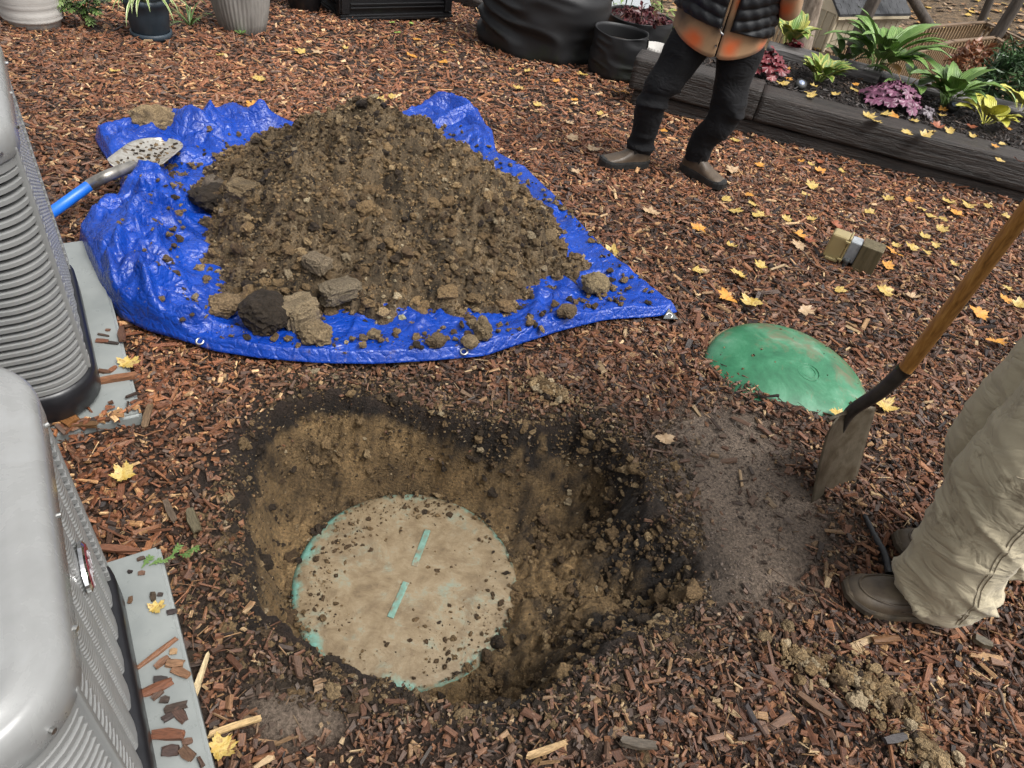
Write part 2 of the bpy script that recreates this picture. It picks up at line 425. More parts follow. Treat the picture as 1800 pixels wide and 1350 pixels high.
sm = nt.nodes.new('ShaderNodeMapRange'); sm.inputs[1].default_value, sm.inputs[2].default_value, sm.inputs[4].default_value = 0.5, 0.68, 0.6
nt.links.new(rad, sm.inputs[0]); dirt2 = mixc(nt, math_(nt, 'MULTIPLY', sm.outputs[0], math_(nt, 'MULTIPLY', rr, 3.0)), dirt2, (0.105, 0.075, 0.042))
pm = nt.nodes.new('ShaderNodeMapRange'); pm.inputs[1].default_value, pm.inputs[2].default_value, pm.inputs[4].default_value = 0.50, 0.66, 0.75
nt.links.new(noise(nt, v, 8, 7, 0.78, 0.7), pm.inputs[0]); dirt2 = mixc(nt, pm.outputs[0], dirt2, (0.115, 0.08, 0.045))
teal = ramp(nt, fine, [(0.3, (0.09, 0.23, 0.185)), (0.7, (0.17, 0.34, 0.285))])
nt.links.new(mixc(nt, rimm.outputs[0], dirt2, teal), b.inputs['Base Color'])
b.inputs['Roughness'].default_value = 0.62
bump(nt, b, math_(nt, 'ADD', fine, streak), 0.35, 0.004)
M_LID = m
prof = [(0.0, 0.016), (0.10, 0.015), (0.2, 0.012), (0.292, 0.007), (0.317, 0.002), (0.329, -0.006), (0.331, -0.03)]
lid_root = empty('tank_lid', LID_C)
tag(lid_root, 'round dirt-smeared concrete lid with worn teal paint, exposed in the pit', 'lid')
lid = lathe('cover', prof, M_LID, lid_root, seg=72)
M_TEAL = nmat('teal_paint', [(0.36, (0.17, 0.135, 0.085)), (0.46, (0.12, 0.22, 0.175)), (0.56, (0.16, 0.285, 0.235)), (0.64, (0.19, 0.155, 0.10))], 22, (0.4, 0.6), 0.3)
for a, c in (((752, 930), (728, 994)), ((714, 1022), (686, 1084))):
    p, q = at_z(*a, LID_Z + 0.02) - LID_C, at_z(*c, LID_Z + 0.02) - LID_C
    mid = (p + q) / 2; L = np.linalg.norm((q - p)[:2]); an = math.atan2(q[1] - p[1], q[0] - p[0])
    box('rib', (0, 0, 0), (L, 0.019, 0.007), M_TEAL, lid_root, 0.002, Matrix.Translation((mid[0], mid[1], 0.0145)) @ Matrix.Rotation(an, 4, 'Z'))

# ------------------------------------------------------------------ clod scattering
def ico(sub):
    bm = bmesh.new(); bmesh.ops.create_icosphere(bm, subdivisions=sub, radius=1.0)
    bm.verts.ensure_lookup_table()
    V = np.array([v.co[:] for v in bm.verts]); F = np.array([[v.index for v in f.verts] for f in bm.faces]); bm.free(); return V, F
ICO = {s: ico(s) for s in (1, 2, 3, 4)}
ICO[0] = (np.array([[1, 0, 0], [-1, 0, 0], [0, 1, 0], [0, -1, 0], [0, 0, 1], [0, 0, -1]], float), np.array([[0, 2, 4], [2, 1, 4], [1, 3, 4], [3, 0, 4], [2, 0, 5], [1, 2, 5], [3, 1, 5], [0, 3, 5]]))
def rand_rot(n):
    q = NP.normal(size=(n, 4)); q /= np.linalg.norm(q, axis=1, keepdims=True)
    w, x, y, z = q.T
    return np.stack([np.stack([1 - 2 * (y * y + z * z), 2 * (x * y - z * w), 2 * (x * z + y * w)], 1), np.stack([2 * (x * y + z * w), 1 - 2 * (x * x + z * z), 2 * (y * z - x * w)], 1), np.stack([2 * (x * z - y * w), 2 * (y * z + x * w), 1 - 2 * (x * x + y * y)], 1)], 1)
def clods(pos, size, col, sub, rough=0.48, seed=0):
    """many crumbs of soil as one array mesh"""
    V0, F0 = ICO[sub]; n = len(pos)
    var = []
    for k in range(16):
        d = 1 + rough * fbm(V0 * 1.6 + k * 7.7, 3, seed + k) * 1.3 + (0.22 * fbm(V0 * 6 + k * 3.3, 2, seed + k + 50) if sub >= 3 else 0)
        v = V0 * d[:, None]
        if sub <= 2: v = v * (1 + (0.5 if sub else 0.9) * rough * NP.uniform(-1, 1, (len(V0), 1)))
        var.append(v)
    var = np.array(var)[NP.integers(0, 16, n)]
    S = NP.uniform(0.5, 1.3, (n, 1, 3)) * np.asarray(size)[:, None, None]
    V = np.einsum('nij,nvj->nvi', rand_rot(n), var * S); V[:, :, 2] *= 0.8
    V = V + np.asarray(pos)[:, None, :]
    C = np.repeat(np.asarray(col)[:, None, :], len(V0), 1).reshape(-1, 3)
    F = (F0[None] + (np.arange(n) * len(V0))[:, None, None]).reshape(-1, 3)
    return V.reshape(-1, 3), F, C
def merge(parts):
    V, F, C, o = [], [], [], 0
    for v, f, c in parts: V.append(v); F.append(f + o); C.append(c); o += len(v)
    return np.concatenate(V), np.concatenate(F), np.concatenate(C)
SOIL_PAL = np.array([[0.250, 0.165, 0.080], [0.195, 0.126, 0.061], [0.118, 0.075, 0.039], [0.335, 0.235, 0.124], [0.050, 0.034, 0.021], [0.41, 0.32, 0.20]])
def soil_cols(n, w=(0.26, 0.26, 0.19, 0.12, 0.13, 0.04)):
    return SOIL_PAL[NP.choice(6, n, p=np.array(w) / sum(w))] * NP.uniform(0.75, 1.2, (n, 1))
def soil_obj(name, parts, parent=None):
    V, F, C = merge(parts)
    return link(name, arr_mesh(name, V, F, {'Col': ('FLOAT_COLOR', rgba(C))}), M_SOIL, parent)

# ------------------------------------------------------------------ the heap of soil on the tarp
HEAP_PX = [(322, 330), (335, 385), (322, 470), (345, 545), (420, 590), (520, 604), (640, 606), (760, 602), (880, 588), (985, 552), (1062, 512), (1030, 445), (985, 395)]
HB = [gp(*q)[:2] for q in HEAP_PX]
APEX = at_y(650, 196, 2.75)
HB += [gp(930, 345, 0.05)[:2], gp(868, 300, 0.07)[:2], gp(800, 255, 0.10)[:2]] + [np.array(p) for p in [(-0.6, 3.75), (-1.05, 3.62), (-1.38, 3.3)]]
HB = smooth_poly(HB, 120)
_ha = np.arctan2(HB[:, 1] - APEX[1], HB[:, 0] - APEX[0]); _hr = np.hypot(HB[:, 1] - APEX[1], HB[:, 0] - APEX[0])
_o = np.argsort(_ha); _ha, _hr = _ha[_o], _hr[_o]
_ha = np.r_[_ha - 2 * np.pi, _ha, _ha + 2 * np.pi]; _hr = np.r_[_hr, _hr, _hr]
def heap_t(x, y):
    a = np.arctan2(y - APEX[1], x - APEX[0]); return np.hypot(x - APEX[0], y - APEX[1]) / np.interp(a, _ha, _hr)
HEAP_H = APEX[2] - float(ground_base(np.array([APEX[0]]), np.array([APEX[1]]))[0])
def heap_z(x, y):
    t = heap_t(x, y) + 0.07 * fbm(P3(x, y, 5), 3, 40)
    s = np.clip(1 - t, 0, 1)
    h = HEAP_H * 1.03 * (0.72 * s + 0.28 * np.sin(s * np.pi / 2) ** 0.8 * sstep(0, 0.25, s))
    h = h + 0.045 * fbm(P3(x, y, 6), 4, 41) * sstep(0, 0.2, s) + (0.070 * np.abs(vnoise(P3(x, y, 9), 46)) + 0.040 * np.abs(vnoise(P3(x, y, 19, 3.3), 47)) + 0.020 * np.abs(vnoise(P3(x, y, 41, 5.1), 48)) + 0.012 * vnoise(P3(x, y, 85), 49) - 0.05) * sstep(0, 0.10, s)
    return ground_base(x, y) + 0.012 + h - 0.06 * sstep(1.0, 1.06, t)
hx, hy = np.meshgrid(np.arange(-1.75, 0.55, 0.0075), np.arange(1.55, 3.75, 0.0075), indexing='ij')
nu, nv = hx.shape; hx = hx.ravel(); hy = hy.ravel()
tt = heap_t(hx, hy); hzv = heap_z(hx, hy)
F = grid_faces(nu, nv); keep = (tt[F] < 1.05).all(1); F = F[keep]
used = np.unique(F); rem = np.full(len(hx), -1); rem[used] = np.arange(len(used)); F = rem[F]
hn = fbm(P3(hx, hy, 12), 4, 44)[used]
hc = np.array([0.19, 0.136, 0.078]) * (1 + 0.9 * hn[:, None] + 0.5 * vnoise(P3(hx, hy, 55), 57)[used][:, None])
heap = empty('soil_heap', (APEX[0], APEX[1], 0)); heap.matrix_world
tag(heap, 'tall heap of dug brown clay soil piled on the blue tarp', 'soil heap')
OFF = np.array([APEX[0], APEX[1], 0])
ho = link('heap_core', arr_mesh('heap_core', np.stack([hx, hy, hzv], 1)[used] - OFF, F, {'Col': ('FLOAT_COLOR', rgba(hc.clip(0.02, 1)))}), M_SOIL, heap)
def heap_points(n, tmax=1.0, bias=0.0):
    out = []
    while sum(map(len, out)) < n:
        x = NP.uniform(-1.7, 0.5, n); y = NP.uniform(1.55, 3.6, n)
        t = heap_t(x, y); k = (t < tmax) & (NP.uniform(0, 1, n) < 1 - bias + bias * t) & ~((y > APEX[1] + 0.75))
        out.append(np.stack([x[k], y[k]], 1))
    return np.concatenate(out)[:n]
def heap_layer(n, s0, s1, sub, sink=0.2, tmax=1.0, power=2.0, bias=0.0):
    p = heap_points(n, tmax, bias); z = heap_z(p[:, 0], p[:, 1]); s = s0 + (s1 - s0) * NP.uniform(0, 1, n) ** power
    c = soil_cols(n) * 1.08 * (1 + 0.75 * fbm(P3(p[:, 0], p[:, 1], 4.5), 3, 55)[:, None])
    return clods(np.stack([p[:, 0], p[:, 1], z + s * (0.5 - sink)], 1) - OFF, s, c.clip(0.02, 0.6), sub, seed=sub * 50)
crumbs = soil_obj('soil_crumbs', [heap_layer(260, 0.014, 0.036, 3, 0.5, 0.985, 2.0, 0.4), heap_layer(2400, 0.006, 0.020, 2, 0.3, 1.0, 2.0, 0.3), heap_layer(30000, 0.0025, 0.009, 0, 0.0, 1.03, 2.0)], heap)
crumbs['kind'] = 'stuff'
# ------------------------------------------------------------------ pit crumbs and crumbs on the lid
def pit_layer(n, s0, s1, sub, fn, wcol, sink=0.3, power=2.0):
    x = NP.uniform(-0.72, 0.6, n * 6); y = NP.uniform(0.62, 1.85, n * 6)
    p = fn(x, y); k = NP.uniform(0, 1, len(x)) < p; x, y = x[k][:n], y[k][:n]
    z = hgt(x, y); s = s0 + (s1 - s0) * NP.uniform(0, 1, len(x)) ** power
    r = np.hypot(x - LID_C[0], y - LID_C[1]); z = np.where(r < LID_R, LID_Z + 0.010, z)
    return clods(np.stack([x, y, z + s * (0.5 - sink)], 1), s, soil_cols(len(x), wcol), sub, seed=900 + sub)
def f_right(x, y):
    _, d = hole_depth(x, y); a = np.arctan2(y - LID_C[1], x - LID_C[0]); r = np.hypot(x - LID_C[0], y - LID_C[1])
    return (d > 0) * (r > LID_R * 0.97) * np.clip(np.exp(-((a + 0.05) / 0.75) ** 2) + 0.25, 0, 1)
def f_all(x, y):
    _, d = hole_depth(x, y); r = np.hypot(x - LID_C[0], y - LID_C[1]); return (d > -0.05) * (r > LID_R * 0.985) * 0.8
def f_lid(x, y):
    r = np.hypot(x - LID_C[0], y - LID_C[1]); a = np.arctan2(y - LID_C[1], x - LID_C[0])
    return (r < LID_R * 0.98) * np.clip(0.1 + 0.9 * sstep(-0.1, 0.5, fbm(P3(x, y, 9), 3, 61)) + 0.5 * np.exp(-((a + 0.35) / 0.6) ** 2) * (r > 0.12), 0, 1)
W_PIT = (0.28, 0.24, 0.14, 0.14, 0.16, 0.04); W_MIX = (0.26, 0.24, 0.17, 0.13, 0.16, 0.04); W_DARK = (0.15, 0.15, 0.2, 0.07, 0.4, 0.03)
pit = soil_obj('loose_soil', [pit_layer(140, 0.010, 0.024, 3, f_right, W_PIT), pit_layer(900, 0.005, 0.014, 2, f_right, W_PIT), pit_layer(9000, 0.002, 0.007, 0, f_all, W_PIT, 0.1), pit_layer(420, 0.003, 0.010, 2, f_lid, (0.3, 0.3, 0.3, 0.05, 0.05, 0)), pit_layer(1500, 0.0012, 0.004, 0, f_lid, (0.3, 0.3, 0.3, 0.1, 0.1, 0), 0.1)])
tag(pit, 'loose crumbled clay soil lying in the pit round the lid', 'soil', kind='stuff')

# ------------------------------------------------------------------ single large clods
ON_TARP = []
def clod(name, px, size, col, label, dz=0.0, sc=(1, 1, 0.75), rough=0.45, blocky=False, on_heap=False, group=None):
    g = gp(*px, dz); V0, F0 = ICO[4]
    v = V0.copy()
    if blocky: v = np.sign(v) * np.abs(v) ** 0.55
    v = v * (1 + rough * fbm(V0 * 1.3 + px[0], 4, px[1]) + 0.20 * fbm(V0 * 7 + px[1], 3, 3))[:, None] * np.array(sc) * size
    a = R_.uniform(0, 6.28); ca, sa = math.cos(a), math.sin(a)
    v = v @ np.array([[ca, sa, 0], [-sa, ca, 0], [0, 0, 1]])
    z = heap_z(np.array([g[0]]), np.array([g[1]]))[0] if on_heap else hz(g[0], g[1]) + dz
    c = np.array(col)[None] * (1 + 0.5 * fbm(V0 * 3 + px[0], 3, 9))[:, None]
    o = link(name, arr_mesh(name, v, F0, {'Col': ('FLOAT_COLOR', rgba(c.clip(0.01, 1)))}), M_SOIL)
    o.location = (g[0], g[1], z - v[:, 2].min() * 0.75)
    tag(o, label, 'soil clod', group or 'large soil clods')
    if dz > 0 and not on_heap and size < 0.09: ON_TARP.append((o, v))
    return o
TAN, BRN, DRK = (0.30, 0.22, 0.125), (0.20, 0.14, 0.08), (0.05, 0.036, 0.024)
clod('soil_clod', (470, 588), 0.075, DRK, 'large round dark clod at the heap\'s front edge on the tarp', 0.012, (1, 1, 0.8), 0.3)
clod('soil_clod', (527, 578), 0.062, (0.33, 0.25, 0.15), 'blocky light tan clod beside the large round dark clod', 0.015, (1, 0.8, 0.8), 0.3, True)
clod('soil_clod', (560, 612), 0.048, TAN, 'crumbly tan clod in front of the blocky light clod on tarp', 0.012)
clod('soil_clod', (400, 568), 0.048, (0.29, 0.2, 0.11), 'rounded tan clod left of the large dark clod', 0.012)
clod('soil_clod', (843, 612), 0.036, TAN, 'tall lumpy clod on the tarp near the middle front eyelet', 0.012, (0.9, 0.9, 1.1))
clod('soil_clod', (822, 625), 0.028, TAN, 'small crumbly clod touching the tall lumpy clod on tarp', 0.012)
clod('soil_clod', (766, 622), 0.030, BRN, 'fist-sized brown clod alone on the tarp\'s front strip', 0.012)
clod('soil_clod', (731, 628), 0.014, DRK, 'small dark clod left of the fist-sized brown clod', 0.012)
clod('soil_clod', (656, 607), 0.022, TAN, 'small tan clod at the heap\'s middle front edge', 0.012)
clod('soil_clod', (638, 612), 0.014, BRN, 'smallest crumb left of the small tan clod on the tarp', 0.012)
clod('soil_clod', (1040, 524), 0.050, (0.33, 0.25, 0.14), 'pale round clod at the heap\'s far right edge', 0.012)
clod('soil_clod', (990, 575), 0.034, BRN, 'brown clod below the pale round clod on right tarp', 0.012)
clod('soil_clod', (828, 588), 0.018, TAN, 'small egg-shaped clod lying where heap meets tarp front', 0.012)
clod('soil_clod', (385, 365), 0.065, (0.19, 0.15, 0.11), 'grey-brown flat stone-like clod at the heap\'s left edge', 0.03)
clod('soil_clod', (375, 385), 0.070, DRK, 'wet black clod under the grey flat clod on the left', 0.012)
clod('soil_clod', (445, 440), 0.055, (0.25, 0.18, 0.10), 'squarish clod set into the left heap face', 0, on_heap=True, blocky=True)
clod('soil_clod', (600, 555), 0.060, (0.24, 0.19, 0.125), 'broken flat slab of clay at the heap\'s foot', 0, (1.2, 0.8, 0.5), 0.3, True, on_heap=True)
clod('soil_clod', (560, 540), 0.045, (0.26, 0.20, 0.13), 'angular clay lump above the broken flat slab', 0, (1, 0.8, 0.6), 0.3, True, on_heap=True)
clod('soil_clod', (278, 238), 0.100, (0.37, 0.265, 0.145), 'big porous tan clod resting at the shovel blade\'s tip', 0.03, (1.05, 0.8, 0.75), 0.35)
for px_, s_, l_ in (((1380, 1108), 0.020, 'lone tan soil lump on wet mulch left of the brown boots'), ((1340, 1127), 0.017, 'smaller tan soil lump just left of the lone lump')):
    clod('soil_clod', px_, s_, (0.27, 0.19, 0.10), l_)
# scattered spill of soil near the boots, and by the corner: piles of crumbs
def spill(px, n, rad, label):
    g = gp(*px); P = []
    for s0, s1, sub, k in ((0.008, 0.018, 3, 0.09), (0.003, 0.010, 2, 0.5), (0.0015, 0.005, 0, 2.5)):
        m_ = int(n * k); a = NP.uniform(0, 6.28, m_); r = rad * np.abs(NP.normal(0, 0.5, m_)); x = g[0] + 1.5 * r * np.cos(a); y = g[1] + 0.8 * r * np.sin(a) - 0.25 * (x - g[0])
        s = NP.uniform(s0, s1, m_)
        P.append(clods(np.stack([x, y, hgt(x, y) + 0.012 + s * 0.5 + 0.012 * np.exp(-(r / rad * 1.5) ** 2)], 1), s, soil_cols(m_, (0.3, 0.2, 0.1, 0.3, 0.03, 0.12)) * 1.35, sub, rough=0.5, seed=70))
    o = soil_obj('soil_spill', P); tag(o, label, 'soil', 'small soil spills on the mulch', 'stuff')
spill((1520, 1215), 300, 0.10, 'spill of tan clay crumbs on mulch below the brown boots')
spill((1625, 1335), 260, 0.06, 'small pile of tan crumbs at the lower right picture edge')
spill((960, 690), 200, 0.10, 'smear of pale soil between tarp and pit')
spill((1400, 1165), 120, 0.05, 'thin scatter of clay crumbs left of the larger spill')

def f_rim(x, y):
    _, d = hole_depth(x, y); return np.exp(-((d + 0.05) / 0.09) ** 2) * (0.55 + 0.6 * fbm(P3(x, y, 9), 3, 63)).clip(0.05, 1)
def f_mud(x, y): return np.clip(mud_mask(x, y), 0, 1) * 0.5
x = NP.uniform(0.3, 1.1, 9000); y = NP.uniform(0.95, 2.0, 9000); k = NP.uniform(0, 1, 9000) < f_mud(x, y); x, y = x[k], y[k]
mud_c = np.array([0.24, 0.19, 0.155]) * NP.uniform(0.5, 1.4, (len(x), 1)); sz = NP.uniform(0.0015, 0.005, len(x))
rim_o = soil_obj('topsoil_crumbs', [pit_layer(11000, 0.002, 0.008, 0, f_rim, (0.12, 0.12, 0.18, 0.05, 0.50, 0.03), 0.2), pit_layer(500, 0.006, 0.016, 2, f_rim, (0.12, 0.12, 0.2, 0.07, 0.45, 0.04), 0.35), clods(np.stack([x, y, hgt(x, y) + sz * 0.3], 1), sz, mud_c, 0)])
tag(rim_o, 'dark topsoil crumbs and trodden dirt round the pit\'s rim', 'soil', kind='stuff')

# ------------------------------------------------------------------ wood chip mulch
AXN = np.array([0.803, 0.596]); AXA = np.array([0.596, -0.803])     # across / along the equipment row
PADS = []
def pad_quad(A, s0, s1, o0, o1): return [A + AXA * s + AXN * o for s, o in ((s0, o0), (s1, o0), (s1, o1), (s0, o1))]
A_NEAR, A_FAR = np.array([-0.765, 0.784]), np.array([-1.13, 1.353])
PAD_N = pad_quad(A_NEAR, -0.075, 0.85, -0.80, 0.087); PAD_F = pad_quad(A_FAR, -0.80, 0.145, -0.80, 0.075)
def chip_zone(n, x0, x1, y0, y1):
    return NP.uniform(x0, x1, n), NP.uniform(y0, y1, n)
def chip_arrays(x, y, L, W, T, col, lift, tilt):
    n = len(x)
    z = hgt(x, y) + lift
    # irregular five-faced splinter
    tx = NP.uniform(0.35, 1.0, (n, 2)); sk = NP.uniform(-0.35, 0.35, (n, 2)) * W[:, None]
    V = np.zeros((n, 8, 3))
    for i, (sx, sy) in enumerate(((-1, -1), (1, -1), (1, 1), (-1, 1))):
        e = 0 if sx < 0 else 1
        lx = sx * L * 0.5 * NP.uniform(0.8, 1.08, n); ly = sy * W * 0.5 * tx[:, e] + sk[:, e]
        V[:, i, 0] = lx; V[:, i, 1] = ly * 1.1; V[:, i, 2] = -T * 0.5
        V[:, i + 4, 0] = lx * NP.uniform(0.82, 1.0, n); V[:, i + 4, 1] = ly * NP.uniform(0.7, 1.0, n); V[:, i + 4, 2] = T * NP.uniform(0.2, 0.7, n)
    loc = V.copy(); loc[:, :, 0] += NP.uniform(-40, 40, (n, 1)); loc[:, :, 2] += NP.uniform(-40, 40, (n, 1))
    ya = NP.uniform(0, 2 * np.pi, n); p_ = NP.normal(0, 1, n) * tilt; r_ = NP.normal(0, 1, n) * tilt * 1.4
    cy, sy_, cp, sp, cr, sr = np.cos(ya), np.sin(ya), np.cos(p_), np.sin(p_), np.cos(r_), np.sin(r_)
    Rm = np.stack([np.stack([cy * cp, cy * sp * sr - sy_ * cr, cy * sp * cr + sy_ * sr], 1), np.stack([sy_ * cp, sy_ * sp * sr + cy * cr, sy_ * sp * cr - cy * sr], 1), np.stack([-sp, cp * sr, cp * cr], 1)], 1)
    V = np.einsum('nij,nvj->nvi', Rm, V) + np.stack([x, y, z], 1)[:, None, :]
    F0 = np.array([[4, 5, 6, 7], [0, 1, 5, 4], [1, 2, 6, 5], [2, 3, 7, 6], [3, 0, 4, 7]])
    F = (F0[None] + (np.arange(n) * 8)[:, None, None]).reshape(-1, 4)
    return V.reshape(-1, 3), F, np.repeat(col[:, None, :], 8, 1).reshape(-1, 3), loc.reshape(-1, 3)
CHIP_PAL = np.array([[0.158, 0.068, 0.036], [0.112, 0.048, 0.027], [0.062, 0.033, 0.022], [0.208, 0.094, 0.045], [0.024, 0.016, 0.013], [0.28, 0.165, 0.080], [0.15, 0.085, 0.055], [0.40, 0.28, 0.155], [0.080, 0.056, 0.045]])
def chip_cols(x, y, n):
    w = np.array([0.18, 0.18, 0.15, 0.10, 0.11, 0.08, 0.11, 0.03, 0.06])
    c = CHIP_PAL[NP.choice(9, n, p=w)] * NP.uniform(0.7, 1.3, (n, 1))
    # stained dark and dusty where the digging went on
    dig = np.clip(1.0 - (-(-poly_sdf(x, y, HOLE))) / 0.35, 0, 1); mud = np.clip(mud_mask(x, y) + 0.65 * dig, 0, 1)[:, None]
    stain = np.array([0.085, 0.062, 0.046]) * NP.uniform(0.5, 1.5, (n, 1))
    pale = (NP.uniform(0, 1, (n, 1)) < 0.05) * np.array([0.32, 0.24, 0.15])
    c = c * (1 - 0.62 * mud) + 0.62 * mud * np.maximum(stain, pale)
    far = sstep(2.6, 4.5, y)[:, None]          # drier, redder mulch at the back
    c = c * (1 + far * np.array([0.40, 0.34, 0.30]))
    lf = (sstep(-0.35, -0.75, x) * sstep(2.4, 1.6, y))[:, None]; c = c * (1 + lf * np.array([0.25, 0.14, 0.04]))      # fresher orange bark by the pads
    wet = fbm(P3(x, y, 1.3), 3, 91)[:, None]
    return (c * (1 - 0.22 * wet)).clip(0.012, 0.7)
def in_view(x, y, z=0, m=140):
    P = np.stack([x, y, np.zeros_like(x) + z], 1) - CC; k = P @ CF
    u = PH_W / 2 + FPX * (P @ CR) / k; v = PH_H / 2 - FPX * (P @ CU) / k
    return (k > 0.1) & (u > -m) & (u < PH_W + m) & (v > -m) & (v < PH_H + m)
def allow(x, y, rnd):
    z = ground_base(x, y)
    k = in_view(x, y, z, 60) | (in_view(x, y, z, 420) & (rnd < 0.5))
    d = poly_sdf(x, y, HOLE); dn = 0.03 * fbm(P3(x, y, 10), 3, 12)
    k &= (d + dn > 0.012) | ((rnd < 0.05) & (d > -0.1))
    k &= rnd < np.clip((d + dn) / 0.16 + 0.35, 0.0, 1)
    k &= rnd < 1 - 0.93 * np.clip(mud_mask(x, y) * 1.3 - 0.15 + 0.5 * fbm(P3(x, y, 14), 2, 93), 0, 1)
    t = poly_sdf(x, y, TARP); k &= t > -0.10
    k &= poly_sdf(x, y, PAD_N) > 0.005
    k &= poly_sdf(x, y, PAD_F) > 0.004
    rd = np.hypot(x - DOME_C[0], y - DOME_C[1]); k &= rd > 0.20
    b_ = (x - BEDF0[0]) * BED_N[0] + (y - BEDF0[1]) * BED_N[1]; s_ = (x - BEDF0[0]) * BED_E[0] + (y - BEDF0[1]) * BED_E[1]
    k &= ~((b_ > 0.05) & (s_ > 0.0)); k &= ~((b_ > 1.0) & (s_ > -0.8))
    return k
CH = []
def lay(n, x0, x1, y0, y1, l0, l1, w0, w1, lift, tilt, pw=1.6):
    x, y = chip_zone(n, x0, x1, y0, y1); rnd = NP.uniform(0, 1, n); k = allow(x, y, rnd); x, y = x[k], y[k]; n = len(x)
    L = l0 + (l1 - l0) * NP.uniform(0, 1, n) ** pw; W = np.minimum((w0 + (w1 - w0) * NP.uniform(0, 1, n) ** 1.5), L * 0.8); T = NP.uniform(0.002, 0.006, n) * (W / 0.01) ** 0.4
    dg = np.clip(1 - poly_sdf(x, y, HOLE) / 0.3, 0, 1); L *= 1 - 0.4 * dg; W *= 1 - 0.25 * dg
    CH.append(chip_arrays(x, y, L, W, T, chip_cols(x, y, n), NP.uniform(0.0, lift, n), tilt))
    return n
cnt = [lay(46000, -1.9, 2.3, 0.30, 2.3, 0.012, 0.042, 0.006, 0.024, 0.014, 0.26),
       lay(30000, -1.9, 2.3, 0.30, 2.3, 0.005, 0.016, 0.004, 0.012, 0.018, 0.35),
       lay(2600, -1.9, 2.3, 0.30, 2.3, 0.04, 0.085, 0.010, 0.024, 0.020, 0.2),
       lay(54000, -3.6, 3.4, 2.2, 4.6, 0.014, 0.055, 0.008, 0.026, 0.018, 0.26),
       lay(5000, -3.6, 3.4, 2.2, 4.6, 0.05, 0.10, 0.010, 0.026, 0.024, 0.22),
       lay(38000, -4.8, 3.6, 4.5, 8.6, 0.022, 0.075, 0.010, 0.03, 0.022, 0.26),
       lay(5000, -4.8, 3.6, 4.5, 8.6, 0.06, 0.12, 0.012, 0.03, 0.026, 0.22),
       lay(12000, -1.9, 2.3, 0.30, 2.4, 0.015, 0.060, 0.0016, 0.004, 0.024, 0.25),
       lay(9000, -3.6, 3.4, 2.3, 4.6, 0.02, 0.080, 0.002, 0.005, 0.026, 0.25)]
def lay_on(n, Q, fn, z0):
    u, w = NP.uniform(0, 1, (2, n)); Q = np.asarray(Q); P = Q[0] + (Q[1] - Q[0]) * u[:, None] + (Q[3] - Q[0]) * w[:, None]
    k = NP.uniform(0, 1, n) < fn(u, w); P = P[k]; x, y = P.T; n = len(x)
    CH.append(chip_arrays(x, y, NP.uniform(0.012, 0.045, n), NP.uniform(0.007, 0.02, n), NP.uniform(0.003, 0.007, n), chip_cols(x, y, n), z0 - hgt(x, y) + NP.uniform(0.002, 0.012, n), 0.15))
# mulch spilled over the pads' edges
lay_on(2600, PAD_N, lambda u, w: sstep(0.5, 0.9, u) * sstep(0.96, 1.0, w) + 0.5 * sstep(0.45, 0.7, u) * sstep(0.975, 1.0, w), 0.062)
lay_on(5000, PAD_F, lambda u, w: sstep(0.93, 1.0, u + 0.02 * np.sin(w * 90)) + 0.5 * sstep(0.8, 1.0, u) * sstep(0.975, 1.0, w), 0.056)
print('chips', cnt, sum(cnt))
V = np.concatenate([c[0] for c in CH]); o_ = 0; Fs = []
for c in CH: Fs.append(c[1] + o_); o_ += len(c[0])
mulch = link('wood_chip_mulch', arr_mesh('wood_chip_mulch', V, np.concatenate(Fs), {'Col': ('FLOAT_COLOR', rgba(np.concatenate([c[2] for c in CH]))), 'loc': ('FLOAT_VECTOR', np.concatenate([c[3] for c in CH]))}), M_CHIP)
tag(mulch, 'red-brown shredded wood chip mulch covering the yard', 'mulch', kind='stuff')
CHIP_SHAPES = []
for k_ in range(10):
    bm = bmesh.new(); box_bm(bm, 0, 0, 0, 1, 1, 1)
    bmesh.ops.subdivide_edges(bm, edges=bm.edges[:], cuts=1)
    for v in bm.verts:
        v.co.x *= 1 + 0.12 * R_.uniform(-1, 1); e = 1 - 0.35 * abs(v.co.x) * 2 * R_.uniform(0.2, 1)
        v.co.y = v.co.y * e + 0.12 * R_.uniform(-1, 1); v.co.z *= R_.uniform(0.7, 1.2)
    CHIP_SHAPES.append(bm)
def chip_piece(px, ang, L, W, T, col, z, key):
    """one bark piece lying by itself; ang in degrees in plan"""
    k_ = R_.randrange(10); me = bpy.data.meshes.new('wood_chip'); CHIP_SHAPES[k_].to_mesh(me)
    V = np.array([v.co[:] for v in me.vertices]) * np.array([L, W, T]); me.vertices.foreach_set('co', V.astype(np.float32).ravel())
    a = me.attributes.new('Col', 'FLOAT_COLOR', 'POINT'); a.data.foreach_set('color', np.tile(np.array([*col, 1], np.float32), len(V)))
    a = me.attributes.new('loc', 'FLOAT_VECTOR', 'POINT'); a.data.foreach_set('vector', (V + px[0]).astype(np.float32).ravel())
    me.update()
    g = at_z(*px, z) if z is not None else gp(*px, 0.02)
    zz = z if z is not None else hz(g[0], g[1]) + 0.022
    o = link('wood_chip', me, M_CHIP); o.location = (g[0], g[1], zz + T * 0.55); o.rotation_euler = (R_.uniform(-0.08, 0.08), R_.uniform(-0.06, 0.06), math.radians(ang))
    o['category'] = 'wood chip'; o['group'] = 'loose bark pieces'
    row(key, o, px[0]); return o

